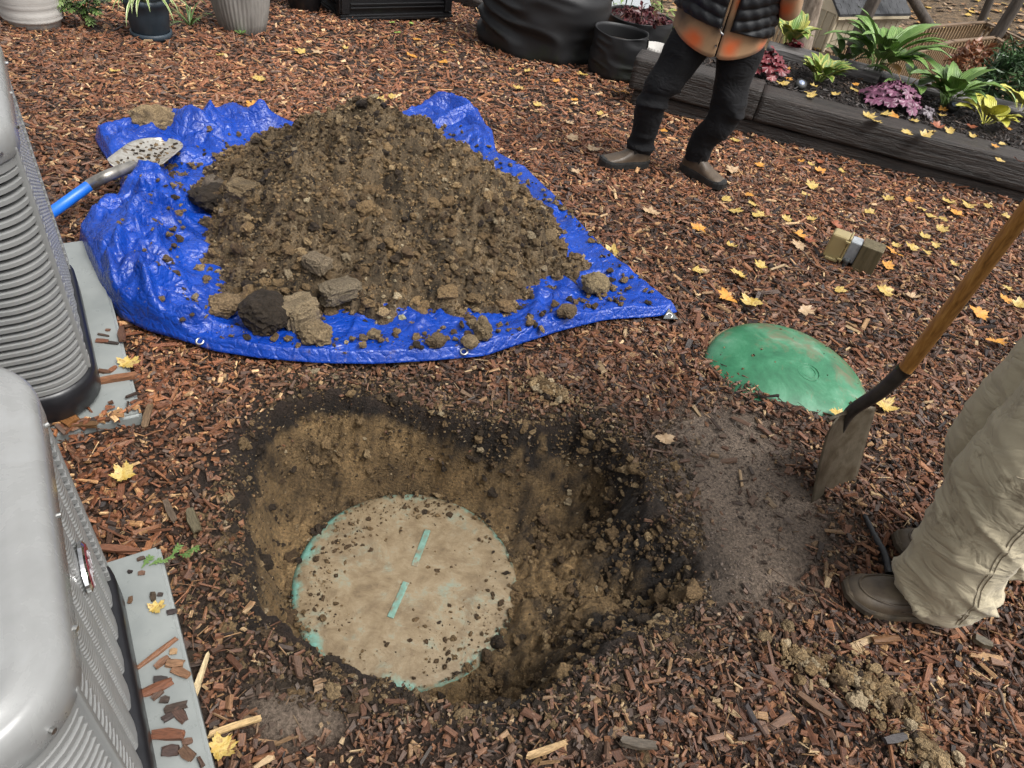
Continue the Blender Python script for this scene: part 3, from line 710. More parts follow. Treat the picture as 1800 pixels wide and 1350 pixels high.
# ------------------------------------------------------------------ blue tarp
m, nt, b = base_mat('tarp_blue'); setp(b, spec=0.5, rough=0.32)
v = coords(nt)
n1_ = noise(nt, v, 5, 5, 0.6, 0.8); n2_ = noise(nt, v, 38, 4, 0.6, 1.2); n3_ = noise(nt, v, 260, 2)
dirtm = noise(nt, v, 16, 6, 0.75)
blue = ramp(nt, n1_, [(0.3, (0.003, 0.030, 0.24)), (0.7, (0.005, 0.054, 0.37))])
dm = nt.nodes.new('ShaderNodeMapRange'); dm.inputs[1].default_value, dm.inputs[2].default_value, dm.inputs[4].default_value = 0.60, 0.72, 0.75
nt.links.new(dirtm, dm.inputs[0])
spk = nt.nodes.new('ShaderNodeMapRange'); spk.inputs[1].default_value, spk.inputs[2].default_value, spk.inputs[4].default_value = 0.66, 0.70, 0.7
nt.links.new(noise(nt, v, 70, 3, 0.7), spk.inputs[0])
c1 = mixc(nt, math_(nt, 'MULTIPLY', dm.outputs[0], 0.55), blue, (0.22, 0.17, 0.12))
nt.links.new(mixc(nt, spk.outputs[0], c1, (0.16, 0.11, 0.07)), b.inputs['Base Color'])
mr = nt.nodes.new('ShaderNodeMapRange'); mr.inputs[3].default_value, mr.inputs[4].default_value = 0.14, 0.36
nt.links.new(n2_, mr.inputs[0]); nt.links.new(mr.outputs[0], b.inputs['Roughness'])
vor = nt.nodes.new('ShaderNodeTexVoronoi'); vor.feature = 'DISTANCE_TO_EDGE'; vor.inputs['Scale'].default_value = 24
wv = nt.nodes.new('ShaderNodeVectorMath'); wv.operation = 'ADD'; nt.links.new(v, wv.inputs[0])
nz = nt.nodes.new('ShaderNodeTexNoise'); nz.inputs['Scale'].default_value = 9; nt.links.new(v, nz.inputs['Vector'])
sc_ = nt.nodes.new('ShaderNodeVectorMath'); sc_.operation = 'SCALE'; sc_.inputs[3].default_value = 0.12
nt.links.new(nz.outputs['Color'], sc_.inputs[0]); nt.links.new(sc_.outputs[0], wv.inputs[1]); nt.links.new(wv.outputs[0], vor.inputs['Vector'])
crk = math_(nt, 'MINIMUM', vor.outputs['Distance'], 0.18)
bump(nt, b, math_(nt, 'ADD', math_(nt, 'ADD', math_(nt, 'MULTIPLY', n2_, 0.8), math_(nt, 'MULTIPLY', crk, 1.6)), math_(nt, 'MULTIPLY', n3_, 0.05)), 0.6, 0.011)
M_TARP = m
NB, NR = 660, 104
B_ = np.array(TARP); _l = np.r_[0, np.cumsum(np.linalg.norm(np.diff(np.vstack([B_, B_[:1]]), axis=0), axis=1))]
_B2 = np.vstack([B_, B_[:1]]); _t = np.linspace(0, _l[-1], NB, endpoint=False)
OB = np.stack([np.interp(_t, _l, _B2[:, k]) for k in (0, 1)], 1)
OBs = OB.copy()
for _ in range(2): OBs = (np.roll(OBs, 1, 0) + OBs * 2 + np.roll(OBs, -1, 0)) / 4
TC = np.array([-0.62, 2.55])
fr = np.linspace(0.40, 1.0, NR)
XY = TC[None, None] + (OBs - TC)[:, None, :] * fr[None, :, None]
tx, ty = XY[..., 0].ravel(), XY[..., 1].ravel()
FR = np.tile(fr, NB)
left = sstep(-1.05, -1.55, tx)                        # the rumpled left side
edge = sstep(0.80, 1.0, FR); sd = -poly_sdf(tx, ty, OBs)
wx, wy = tx + 0.10 * fbm(P3(tx, ty, 3), 3, 201), ty + 0.10 * fbm(P3(tx, ty, 3), 3, 202)
def tents(x, y, seed, n, region, w, h, ln):
    """pulled-up folds: sharp ridge lines with flat flanks, joined by their maximum"""
    g_ = np.random.default_rng(seed); r = np.zeros(len(x))
    for k in range(n):
        cx, cy = region(g_); a = g_.uniform(0, np.pi); L = ln * g_.uniform(0.5, 1.4); ww = w * g_.uniform(0.6, 1.5); hh = h * g_.uniform(0.35, 1.2)
        dx, dy = x - cx, y - cy; u = (dx * math.cos(a) + dy * math.sin(a)) / L; v_ = -dx * math.sin(a) + dy * math.cos(a)
        v_ = v_ + 0.25 * L * np.sin(u * 2.0 + k) * 0.4
        near = (np.abs(u) < 1.2) & (np.abs(v_) < ww * 1.3)
        side = np.where(v_ > 0, np.abs(v_) / ww, np.abs(v_) / (ww * g_.uniform(0.4, 0.9)))
        t_ = hh * (1 - side) * (1 - np.abs(u) ** 1.5)
        r = np.where(near, np.maximum(r, t_), r)
    return r
def reg_left(g_): i = g_.integers(0, len(LX)); return LX[i] + g_.normal(0, 0.08), LY[i] + g_.normal(0, 0.08)
_q = [gp(*p, 0.04)[:2] for p in ((190, 250), (230, 260), (300, 230), (350, 230), (400, 220), (430, 225), (330, 250), (270, 330), (250, 370), (300, 380), (220, 420), (180, 450), (260, 440), (310, 450), (200, 500), (250, 530), (300, 500), (330, 560), (790, 215), (840, 250))]
LX, LY = np.array(_q).T
def reg_all(g_): i = g_.integers(0, NB * NR); return tx[i], ty[i]
wxx, wyy = tx + 0.03 * vnoise(P3(tx, ty, 8), 401), ty + 0.03 * vnoise(P3(tx, ty, 8), 402)
fa = tents(wxx, wyy, 3, 46, reg_left, 0.10, 0.13, 0.22); fb = tents(wxx, wyy, 9, 150, reg_left, 0.045, 0.045, 0.13); fc = tents(wxx, wyy, 15, 420, reg_all, 0.032, 0.014, 0.14); fd = tents(wxx, wyy, 19, 60, reg_all, 0.06, 0.03, 0.30)
rg2 = np.zeros(len(tx))
inner = sstep(0.0, 0.05, sd)
z = 0.016 + (fc + fd * 0.8) * inner + 0.004 * vnoise(P3(tx, ty, 14), 77)
_k = gp(265, 262, 0.05)[:2]; eg = (1 - 0.85 * np.exp(-((tx - _k[0]) ** 2 + (ty - _k[1]) ** 2) / 0.26 ** 2)) * sstep(-0.01, 0.12, sd) * sstep(0.96, 1.10, heap_t(tx, ty)); z += np.maximum(fa, 0) * (0.25 + 0.75 * eg) * 0.9 + fb * (0.3 + 0.6 * eg)
back = sstep(2.9, 3.5, ty) * sstep(0.6, 0.9, FR)
z += back * 0.02
tb = at_z(790, 190, -0.15)[:2]; z += 0.07 * np.exp(-((tx - tb[0]) / 0.3) ** 2 - ((ty - tb[1]) / 0.35) ** 2) * edge
# big folds standing up on the left: three rolls
for (qx, qy), rad, h_ in (((185, 250), 0.13, 0.05), ((270, 375), 0.16, 0.12), ((175, 450), 0.15, 0.15), ((240, 500), 0.14, 0.06), ((300, 440), 0.13, 0.10), ((420, 215), 0.13, 0.11), ((330, 230), 0.14, 0.06), ((205, 545), 0.14, 0.06)):
    c_ = gp(qx, qy, 0.04)[:2]; z += 0.6 * h_ * np.exp(-((tx - c_[0]) ** 2 + (ty - c_[1]) ** 2) / rad ** 2) * (0.6 + 0.6 * rg2.clip(-0.3, 1))
z = z + 0.02 * sstep(0.16, 0.03, sd)                   # hem stands a little proud, then drops
z = np.where(sd < 0.028, z * sstep(-0.004, 0.028, sd) + 0.004, z)
ax_ = 0.03 * left * fbm(P3(tx, ty, 4), 2, 230) * sstep(0, 0.08, sd); ay_ = 0.03 * left * fbm(P3(tx, ty, 4), 2, 240) * sstep(0, 0.08, sd)
z = np.maximum(z, 0.0)
tz = ground_base(tx, ty) + 0.022 + z
# crumbs of soil strewn over the sheet round the heap
tarp = empty('tarp', (TC[0], TC[1], 0)); tag(tarp, 'crumpled bright blue tarp spread under the heap of soil', 'tarp')
TO = np.array([TC[0], TC[1], 0])
ts = link('sheet', arr_mesh('sheet', np.stack([tx + ax_, ty + ay_, tz], 1) - TO, grid_faces(NB, NR, wrap_u=True)), M_TARP, tarp, smooth=True)
so = ts.modifiers.new('thick', 'SOLIDIFY'); so.thickness = 0.0015; so.offset = -1
ct = heap_t(tx, ty); sel = np.where((ct > 1.0) & (ct < 1.28) & (sd > 0.02))[0]; w_ = np.exp(-(ct[sel] - 1.0) / 0.07); sel = NP.choice(sel, 1500, p=w_ / w_.sum())
cs = 0.002 + 0.012 * NP.uniform(0, 1, 1500) ** 3
o = soil_obj('strewn_soil', [clods(np.stack([tx[sel] + NP.normal(0, 0.008, 1500), ty[sel] + NP.normal(0, 0.008, 1500), tz[sel] + cs * 0.5], 1)[k_], cs[k_], soil_cols(1500)[k_], s_) for k_, s_ in ((cs > 0.006, 2), (cs <= 0.006, 0))])
tag(o, 'soil crumbs strewn on the tarp round the heap', 'soil', kind='stuff')
M_BRASS = nmat('eyelet_metal', two((0.62, 0.60, 0.56)), 90, (0.25, 0.45), 0.1, metal=1.0)
M_PATCH = nmat('corner_patch', two((0.10, 0.11, 0.11)), 60, (0.5, 0.7), 0.2)
def tz_at(x, y):
    i = np.argmin((tx - x) ** 2 + (ty - y) ** 2); return tz[i]
for o, v in ON_TARP:
    k = np.hypot(tx - o.location.x, ty - o.location.y) < max(0.02, np.abs(v[:, 0]).max() * 0.7)
    if k.any(): o.location.z = float(np.percentile(tz[k], 60)) - v[:, 2].min() * 0.8
for q in ((352, 603), (815, 622), (1176, 556)):
    g = gp(*q, 0.03); zz = tz_at(g[0], g[1]) + 0.004
    a = np.linspace(0, 2 * np.pi, 20, endpoint=False)
    tilt = 0.45
    Pt = np.stack([0.011 * np.cos(a), 0.011 * np.sin(a) * math.cos(tilt), 0.011 * np.sin(a) * math.sin(tilt)], 1) + np.array([g[0], g[1], zz + 0.003]) - TO
    tube('eyelet', Pt, 0.0035, M_BRASS, tarp, 6, closed=True)
g0, g1, g2 = gp(1192, 560, 0.03), gp(1166, 560, 0.03), gp(1174, 547, 0.03)
pv = [np.array([p[0], p[1], tz_at(p[0], p[1]) + 0.003]) - TO for p in (g0, g1, g2)]
pv += [p + np.array([0, 0, 0.002]) for p in pv]
link('corner_patch', pymesh('corner_patch', pv, [(0, 1, 2), (5, 4, 3), (0, 3, 4, 1), (1, 4, 5, 2), (2, 5, 3, 0)]), M_PATCH, tarp)
# ================================================================== EQUIPMENT: two condensing units on pads
M_PAD = nmat('pad_grey', [(0.3, (0.18, 0.195, 0.19)), (0.7, (0.25, 0.265, 0.255))], 9, (0.15, 0.5), 0.12, 30)
M_AC = nmat('ac_grey_paint', [(0.3, (0.235, 0.24, 0.235)), (0.7, (0.285, 0.29, 0.285))], 6, (0.28, 0.42), 0.05, 40, spec=0.5)
M_ACL = nmat('ac_louver_grey', [(0.3, (0.19, 0.192, 0.188)), (0.7, (0.225, 0.227, 0.222))], 8, (0.35, 0.5), 0.05, 40, spec=0.5)
m, nt, b = base_mat('ac_lid_paint'); setp(b, spec=0.5)
v = coords(nt); n_ = noise(nt, v, 9, 5, 0.65, 0.4); n_f = noise(nt, coords(nt, 'Object', (6, 60, 60)), 3, 5, 0.7)
nt.links.new(ramp(nt, n_, [(0.35, (0.215, 0.217, 0.212)), (0.55, (0.245, 0.247, 0.243)), (0.72, (0.28, 0.285, 0.285))]), b.inputs['Base Color'])
mr = nt.nodes.new('ShaderNodeMapRange'); mr.inputs[3].default_value, mr.inputs[4].default_value = 0.12, 0.42
nt.links.new(n_, mr.inputs[0]); nt.links.new(mr.outputs[0], b.inputs['Roughness']); bump(nt, b, n_f, 0.05, 0.003)
M_ACT = m
M_BLK = nmat('ac_black_base', two((0.010, 0.010, 0.012)), 20, (0.25, 0.45), 0.1, spec=0.5)
M_COIL = nmat('ac_coil_dark', two((0.012, 0.012, 0.013)), 200, (0.6, 0.8), 0.3)
M_SCREW = nmat('screw_steel', two((0.55, 0.55, 0.53)), 80, (0.25, 0.4), 0.05, metal=1.0)
M_CHROME = nmat('badge_chrome', two((0.75, 0.75, 0.75), 0.05), 40, (0.08, 0.16), 0.0, metal=1.0)
M_MAROON = nmat('badge_maroon', two((0.16, 0.012, 0.022)), 60, (0.15, 0.25), 0.0, spec=0.6)
M_WHITEP = nmat('badge_letters', two((0.38, 0.36, 0.37), 0.05), 60, (0.3, 0.4), 0.0)
HS, RC, ZB, ZT = 0.34, 0.115, 0.075, 0.70
def rrect(h, r, n=10, h2=None):
    """rounded rectangle, counter-clockwise, (x, y, nx, ny)"""
    h2 = h2 or h; out = []
    for cx, cy, a0 in ((h - r, h2 - r, 0), (-h + r, h2 - r, 90), (-h + r, -h2 + r, 180), (h - r, -h2 + r, 270)):
        for k in range(n + 1):
            a = math.radians(a0 + 90 * k / n); out.append((cx + r * math.cos(a), cy + r * math.sin(a), math.cos(a), math.sin(a)))
    return np.array(out)
def sweep(name, prof, mat, parent, h=HS, r=RC, n=10, closed_top=False, closed_prof=False):
    """sweep a profile [(outward, z)] round the rounded rectangle"""
    base = rrect(h, r, n); V = []
    for o, z in prof:
        rr_ = max(0.002, r + o); q = rrect(h + o, rr_, n); V += [(p[0], p[1], z) for p in q]
    m_ = len(base); F = [tuple(f[::-1]) for f in grid_faces(len(prof), m_, wrap_v=True, wrap_u=closed_prof)]
    if closed_top: F.append(tuple(range((len(prof) - 1) * m_, len(prof) * m_)))
    me = pymesh(name, V, F); bm = bmesh.new(); bm.from_mesh(me); bmesh.ops.recalc_face_normals(bm, faces=bm.faces); bm.to_mesh(me); bm.free()
    return link(name, me, mat, parent, smooth=True)
def strip_path(side_a, side_b, o, n=10):
    """points along the outline from parameter a to b: perimeter length measured from (+x, -y straight start)"""
    q = rrect(HS + o, RC + o, n)
    return q
LOUV_MESH = {}
def ac_unit(c, label, ZT=0.70, badge=True):
    u = empty('condensing_unit', (c[0], c[1], 0.0), math.atan2(AXN[1], AXN[0]))
    tag(u, label, 'air conditioner', 'air conditioner units beside the house')
    sweep('base_pan', [(-0.02, ZB - 0.01), (0.004, ZB - 0.008), (0.010, ZB), (0.010, ZB + 0.075), (0.0, ZB + 0.085), (-0.03, ZB + 0.086)], M_BLK, u)
    sweep('coil', [(-0.028, ZB + 0.08), (-0.028, ZT - 0.07)], M_COIL, u)
    q = rrect(HS, RC, 12); m_ = 13
    zl0, zl1 = ZB + 0.10, ZT - 0.095; nl = 20 if ZT < 0.75 else 24; dz = (zl1 - zl0) / nl
    # outline order: corner(+,+), corner(-,+), corner(-,-), corner(+,-)
    def outline(k0, k1):          # indices into the ring, wrapping
        n_ = len(q); idx = [i % n_ for i in range(k0, k1 + 1)]; return q[idx]
    def slat(P, z, hh, th, nm, mat, fine=False):
        prof = [(-0.014, -hh), (-0.001, -hh * 0.98), (0.0025, -hh * 0.78), (0.0025, hh * 0.78), (-0.001, hh * 0.98), (-0.014, hh)]
        V = [(p[0] + p[2] * o, p[1] + p[3] * o, z + w) for p in P for o, w in prof]
        F = [tuple(f) for f in grid_faces(len(P), len(prof))]
        F += [tuple(range(6)), tuple(range((len(P) - 1) * 6, len(P) * 6))[::-1]]
        o = link(nm, pymesh(nm, V, F), mat, u, smooth=True); o.data.set_sharp_from_angle(angle=math.radians(28)); return o
    # the two louvred sides (facing -y and +y), each wrapping both of its corners
    for side in (3, 1):
        ring0 = side * m_; prev = (side - 1) * m_
        # corner "prev" end ... corner "side" : the flat lies between corner prev's last and corner side's first point
        c1 = q[[i % len(q) for i in range(prev, prev + m_)]]; c2 = q[[i % len(q) for i in range(ring0, ring0 + m_)]]
        fl0, fl1 = c1[-1], c2[0]
        def lerp(t): return fl0 * (1 - t) + fl1 * t
        near_, far_ = [*c1, lerp(0.12), lerp(0.24)], [lerp(0.76), lerp(0.88), *c2]
        for k in range(nl):
            z = zl0 + dz * (k + 0.5)
            for P in (near_, far_): slat(P, z, dz * 0.27, 0, 'louver', M_ACL)
        for t0, t1 in ((0.24, 0.36), (0.64, 0.76)):
            P = [lerp(t0), lerp(t1)]; o = slat(P, (zl0 + zl1) / 2, (zl1 - zl0) / 2, 0, 'corner_post', M_ACL)
        for k in range(nl * 2):
            z = zl0 + dz * 0.5 * (k + 0.5); slat([lerp(0.36), lerp(0.5), lerp(0.64)], z, dz * 0.17, 0, 'louver', M_ACL)
        for P in (near_, far_):
            slat(P, zl0 - 0.006, 0.008, 0, 'louver_frame', M_ACL); slat(P, zl1 + 0.008, 0.010, 0, 'louver_frame', M_ACL)
            e = P[0] if P is near_ else P[-1]
    # the two ribbed panels (facing +x and -x)
    for sx in (1, -1):
        ny, nz_ = 190, 4; y_ = np.linspace(-HS + RC * 0.72, HS - RC * 0.72, ny); zz = np.linspace(ZB + 0.086, ZT - 0.055, nz_)
        Y, Z = np.meshgrid(y_, zz, indexing='ij'); Y = Y.ravel(); Z = Z.ravel()
        fr_ = (Y / 0.075) % 1.0
        crease = -0.011 * np.exp(-((np.minimum(fr_, 1 - fr_)) / 0.10) ** 2) + 0.005 * (0.5 - np.abs(fr_ - 0.5))
        X = HS - 0.004 + crease
        if sx < 0: X = -X
        me = arr_mesh('ribbed_panel', np.stack([X, Y, Z], 1), grid_faces(ny, nz_) if sx > 0 else grid_faces(ny, nz_)[:, ::-1])
        link('ribbed_panel', me, M_PANEL, u, smooth=True)
        for sy in (-1, 1):
            box('panel_trim', (sx * (HS - 0.006), sy * (HS - RC * 0.66), (ZB + ZT) / 2 + 0.015), (0.016, 0.014, ZT - ZB - 0.15), M_ACL, u, 0.004)
    # lid: rolled edge, flat deck, fan opening with guard
    ex = 0.008
    sweep('top_cover', [(-0.03, ZT - 0.075), (ex - 0.004, ZT - 0.075), (ex, ZT - 0.070), (ex, ZT - 0.030), (ex - 0.002, ZT - 0.019), (ex - 0.008, ZT - 0.008), (ex - 0.018, ZT - 0.002), (ex - 0.032, ZT), (ex - 0.036, ZT + 0.004), (ex - 0.052, ZT + 0.0045), (ex - 0.062, ZT + 0.003)], M_ACT, u, n=14)
    qq = rrect(HS - 0.050, RC - 0.050, 14); nn = len(qq); ro = 0.235
    V = [(p[0], p[1], ZT + 0.003) for p in qq]
    for p in qq:
        l = math.hypot(p[0], p[1]); V.append((p[0] / l * ro, p[1] / l * ro, ZT + 0.006))
    for p in qq:
        l = math.hypot(p[0], p[1]); V.append((p[0] / l * (ro - 0.006), p[1] / l * (ro - 0.006), ZT - 0.06))
    F = [(i, (i + 1) % nn, nn + (i + 1) % nn, nn + i) for i in range(nn)] + [(nn + i, nn + (i + 1) % nn, 2 * nn + (i + 1) % nn, 2 * nn + i) for i in range(nn)]
    link('deck', pymesh('deck', V, F), M_ACT, u, smooth=True)
    lathe('fan_well', [(ro - 0.006, ZT - 0.06), (0.08, ZT - 0.08), (0.0, ZT - 0.07)], M_COIL, u, 40)
    a = np.linspace(0, 2 * np.pi, 48, endpoint=False)
    gd = None
    for k, rr_ in enumerate((0.236, 0.20, 0.165, 0.13, 0.095, 0.06)):
        t_ = tube('guard_ring', np.stack([rr_ * np.cos(a), rr_ * np.sin(a), 0 * a + ZT + 0.012 + (0.236 - rr_) * 0.12], 1), 0.004 if k == 0 else 0.002, M_ACL, u, 6, closed=True)
    for k in range(12):
        an = k * math.pi / 6; P = [(rr_ * math.cos(an), rr_ * math.sin(an), ZT + 0.015 + (0.236 - rr_) * 0.12) for rr_ in (0.236, 0.15, 0.05)]
        tube('guard_spoke', P, 0.002, M_ACL, u, 6)
    for sx, sy in ((1, 0.0), (1, 0.55), (1, -0.55), (0.6, -1), (-0.4, -1), (1, -0.98)):
        x_, y_ = sx * (HS + ex), sy * (HS + ex); r_ = 0.004
        if sx == 1 and sy == -0.98: a_ = -math.pi / 4; x_, y_ = HS - RC + (RC + ex) * math.cos(a_), -HS + RC + (RC + ex) * math.sin(a_)
        me = pymesh('screw', *(lambda vf: vf)(tube_arr([(x_ * 0.99, y_ * 0.99, ZT - 0.05), (x_ * 1.012, y_ * 1.012, ZT - 0.05)], r_, 8)))
        link('screw', me, M_SCREW, u, smooth=False)
    if not badge: return u
    # oval badge on the ribbed panel, facing +x
    pb = empty('badge_root') if False else None
    nseg = 36; a = np.linspace(0, 2 * np.pi, nseg, endpoint=False); by, bz = BADGE
    def oval(hy, hz_, x, nm, mat, th, par):
        V = [(x + dx, by + hy * s * math.cos(t), bz + hz_ * s * math.sin(t)) for dx, s in ((-th, 1.0), (0, 0.98), (th * 0.5, 0.86)) for t in a]
        F = [tuple(f) for f in grid_faces(3, nseg, wrap_v=True)] + [tuple(range(2 * nseg, 3 * nseg))]
        me = pymesh(nm, V, F); bm = bmesh.new(); bm.from_mesh(me); bmesh.ops.recalc_face_normals(bm, faces=bm.faces); bm.to_mesh(me); bm.free()
        return link(nm, me, mat, par, smooth=False)
    bd = oval(0.050, 0.032, HS + 0.006, 'badge', M_CHROME, 0.006, u)
    oval(0.044, 0.026, HS + 0.0095, 'badge_field', M_MAROON, 0.0015, bd)
    L = [[(-0.034, -0.012), (-0.026, 0.013), (-0.018, 0.013), (-0.014, 0.004), (-0.026, -0.001)], [(-0.024, 0.0), (-0.012, -0.014)], [(-0.006, -0.013), (0.0, 0.015), (0.003, -0.012)], [(0.010, 0.011), (0.020, 0.013), (0.026, 0.004), (0.020, -0.006), (0.011, -0.012)], [(0.012, 0.0), (0.034, -0.010)]]
    for s_ in L:
        P = spline([(HS + 0.0110, by + p[0], bz + p[1]) for p in s_], 12); tube('badge_lettering', P, 0.0009, M_WHITEP, bd, 6)
    return u
# ribbed panel paint with fine slanting corrugation
m, nt, b = base_mat('ac_panel_corrugated'); setp(b, spec=0.5, rough=0.38)
v = coords(nt); sp = nt.nodes.new('ShaderNodeSeparateXYZ'); nt.links.new(v, sp.inputs[0])
fy = math_(nt, 'ABSOLUTE', math_(nt, 'SUBTRACT', math_(nt, 'FRACT', math_(nt, 'DIVIDE', sp.outputs[1], 0.075)), 0.5))
wv_ = math_(nt, 'SINE', math_(nt, 'ADD', math_(nt, 'MULTIPLY', sp.outputs[2], 640.0), math_(nt, 'MULTIPLY', sp.outputs[1], 330.0)))
nt.links.new(ramp(nt, noise(nt, v, 12, 4), [(0.3, (0.25, 0.255, 0.25)), (0.7, (0.315, 0.32, 0.315))]), b.inputs['Base Color'])
bump(nt, b, wv_, 0.5, 0.0010)
M_PANEL = m
BADGE = (0.05, 0.455)
def unit_centre(A, s1): return A + AXA * (s1 - HS) - AXN * (HS + 0.012)
C_N = unit_centre(A_NEAR, 0.62); C_F = unit_centre(A_FAR, 0.11)
ac_unit(C_N, 'light grey condensing unit with maroon oval badge in the near left corner')
ac_unit(C_F, 'grey louvred condensing unit behind the nearer one, beside the blue tarp', 0.84, False)
for Q, z1, lab in ((PAD_N, 0.062, 'wet grey plastic pad under the near air conditioner'), (PAD_F, 0.056, 'wet grey plastic pad under the far air conditioner by the tarp')):
    bm = bmesh.new(); vb = [bm.verts.new((p[0], p[1], -0.03)) for p in Q]; vt = [bm.verts.new((p[0], p[1], z1)) for p in Q]
    bm.faces.new(vt); bm.faces.new(vb[::-1])
    for i in range(4): bm.faces.new((vb[i], vb[(i + 1) % 4], vt[(i + 1) % 4], vt[i]))
    bmesh.ops.recalc_face_normals(bm, faces=bm.faces)
    bmesh.ops.bevel(bm, geom=bm.edges[:], offset=0.008, segments=3, affect='EDGES')
    o = link('equipment_pad', bm_mesh('equipment_pad', bm), M_PAD, smooth=False); tag(o, lab, 'pad', 'equipment pads')
    for Qi, si in ((C_N, 0), (C_F, 1)): pass
for Cx in (C_N, C_F):      # feet that lift the pan off its pad are part of the pan: small blocks
    pass
# bark pieces lying on the pads
ZP = 0.062
for px_, an, L, W, T, c_ in [((248, 983), 40, 0.016, 0.010, 0.005, (0.05, 0.03, 0.02)), ((229, 1006), 10, 0.010, 0.008, 0.005, (0.03, 0.022, 0.02)), ((249, 1008), 20, 0.014, 0.011, 0.004, (0.13, 0.07, 0.045)), ((270, 1050), -60, 0.022, 0.011, 0.006, (0.05, 0.035, 0.022)), ((282, 1046), 0, 0.011, 0.010, 0.005, (0.04, 0.03, 0.025)), ((229, 1056), -70, 0.016, 0.009, 0.005, (0.10, 0.055, 0.03)), ((303, 1077), 30, 0.020, 0.013, 0.005, (0.04, 0.03, 0.028)),
        ((276, 1150), -120, 0.085, 0.010, 0.006, (0.18, 0.085, 0.045)), ((305, 1146), 20, 0.014, 0.014, 0.005, (0.30, 0.19, 0.10)), ((283, 1196), 15, 0.026, 0.014, 0.006, (0.03, 0.024, 0.022)), ((278, 1209), 40, 0.052, 0.020, 0.008, (0.14, 0.055, 0.028)), ((290, 1231), 10, 0.016, 0.015, 0.006, (0.05, 0.035, 0.028)), ((277, 1222), 60, 0.022, 0.014, 0.005, (0.08, 0.045, 0.03)),
        ((296, 1293), 8, 0.058, 0.022, 0.010, (0.13, 0.052, 0.028)), ((330, 1305), 30, 0.018, 0.014, 0.005, (0.11, 0.06, 0.04)), ((300, 1320), 15, 0.030, 0.020, 0.006, (0.05, 0.03, 0.024)), ((330, 1325), -30, 0.032, 0.020, 0.007, (0.09, 0.05, 0.03)), ((285, 1165), 60, 0.030, 0.015, 0.006, (0.16, 0.08, 0.045)), ((308, 1168), 10, 0.035, 0.018, 0.008, (0.20, 0.11, 0.06)), ((318, 1183), -10, 0.040, 0.016, 0.008, (0.17, 0.09, 0.05)), ((310, 1244), 25, 0.040, 0.018, 0.007, (0.05, 0.034, 0.026)), ((300, 1260), 50, 0.028, 0.014, 0.006, (0.045, 0.03, 0.026)), ((318, 1258), -30, 0.032, 0.018, 0.007, (0.07, 0.04, 0.03))]:
    chip_piece(px_, an, L, W, T, c_, ZP, ('bark piece', 'on the near grey pad'))
for px_, an, L, W, T, c_ in [((204, 668), 30, 0.10, 0.022, 0.014, (0.19, 0.085, 0.042)), ((180, 601), 10, 0.036, 0.018, 0.006, (0.14, 0.06, 0.035)), ((196, 604), 5, 0.040, 0.010, 0.006, (0.04, 0.03, 0.025)), ((182, 590), 0, 0.035, 0.007, 0.005, (0.06, 0.04, 0.03)), ((214, 590), -60, 0.070, 0.020, 0.010, (0.09, 0.045, 0.028)), ((184, 654), 10, 0.034, 0.015, 0.006, (0.10, 0.05, 0.03)), ((199, 650), 80, 0.026, 0.014, 0.006, (0.17, 0.07, 0.035)), ((190, 581), 20, 0.014, 0.010, 0.005, (0.14, 0.07, 0.045)), ((183, 668), 60, 0.022, 0.012, 0.006, (0.10, 0.05, 0.035))]:
    chip_piece(px_, an, L, W, T, c_, 0.056, ('bark piece', 'on the far grey pad by the tarp'))
for px_, an, L, W, T, c_, ky in [((128, 755), -30, 0.062, 0.042, 0.014, (0.17, 0.075, 0.026), 'amber bark chunk in the mulch'), ((150, 765), 15, 0.075, 0.020, 0.012, (0.11, 0.06, 0.028), 'long olive bark strip under the amber chunk'), ((345, 1215), -84, 0.150, 0.012, 0.008, (0.46, 0.36, 0.21), 'pale split stick at the pad edge'), ((412, 1278), 30, 0.095, 0.014, 0.008, (0.42, 0.29, 0.14), 'pale yellow wood splinter'), ((960, 1320), 28, 0.085, 0.014, 0.008, (0.36, 0.24, 0.12), 'tan wood splinter at the bottom edge'), ((1120, 1310), 5, 0.075, 0.022, 0.010, (0.075, 0.06, 0.045), 'blackish bark slab at the bottom edge'), ((262, 740), -75, 0.085, 0.018, 0.010, (0.13, 0.085, 0.05), 'long weathered bark strip near the far pad'), ((210, 968), 5, 0.090, 0.016, 0.010, (0.16, 0.07, 0.04), 'reddish bark strip above the near pad'), ((340, 920), -50, 0.070, 0.024, 0.010, (0.09, 0.075, 0.045), 'olive bark slab left of the pit'), ((300, 900), -48, 0.075, 0.016, 0.008, (0.09, 0.065, 0.045), 'dark bark strip left of the olive slab'), ((1555, 1125), 18, 0.075, 0.018, 0.012, (0.13, 0.065, 0.03), 'brown bark strip below the brown boots'), ((1725, 1130), -20, 0.045, 0.022, 0.018, (0.09, 0.075, 0.05), 'grey bark chunk behind the brown boots'), ((1430, 1240), -30, 0.085, 0.016, 0.008, (0.10, 0.055, 0.03), 'long dark splinter beside the soil spill'), ((1570, 1300), 20, 0.06, 0.018, 0.01, (0.045, 0.04, 0.04), 'black flat bark piece near the corner crumbs')]:
    chip_piece(px_, an, L, W, T, c_, None, (ky, 'lying on the mulch') if len(ky.split()) < 8 else (ky, 'on mulch'))
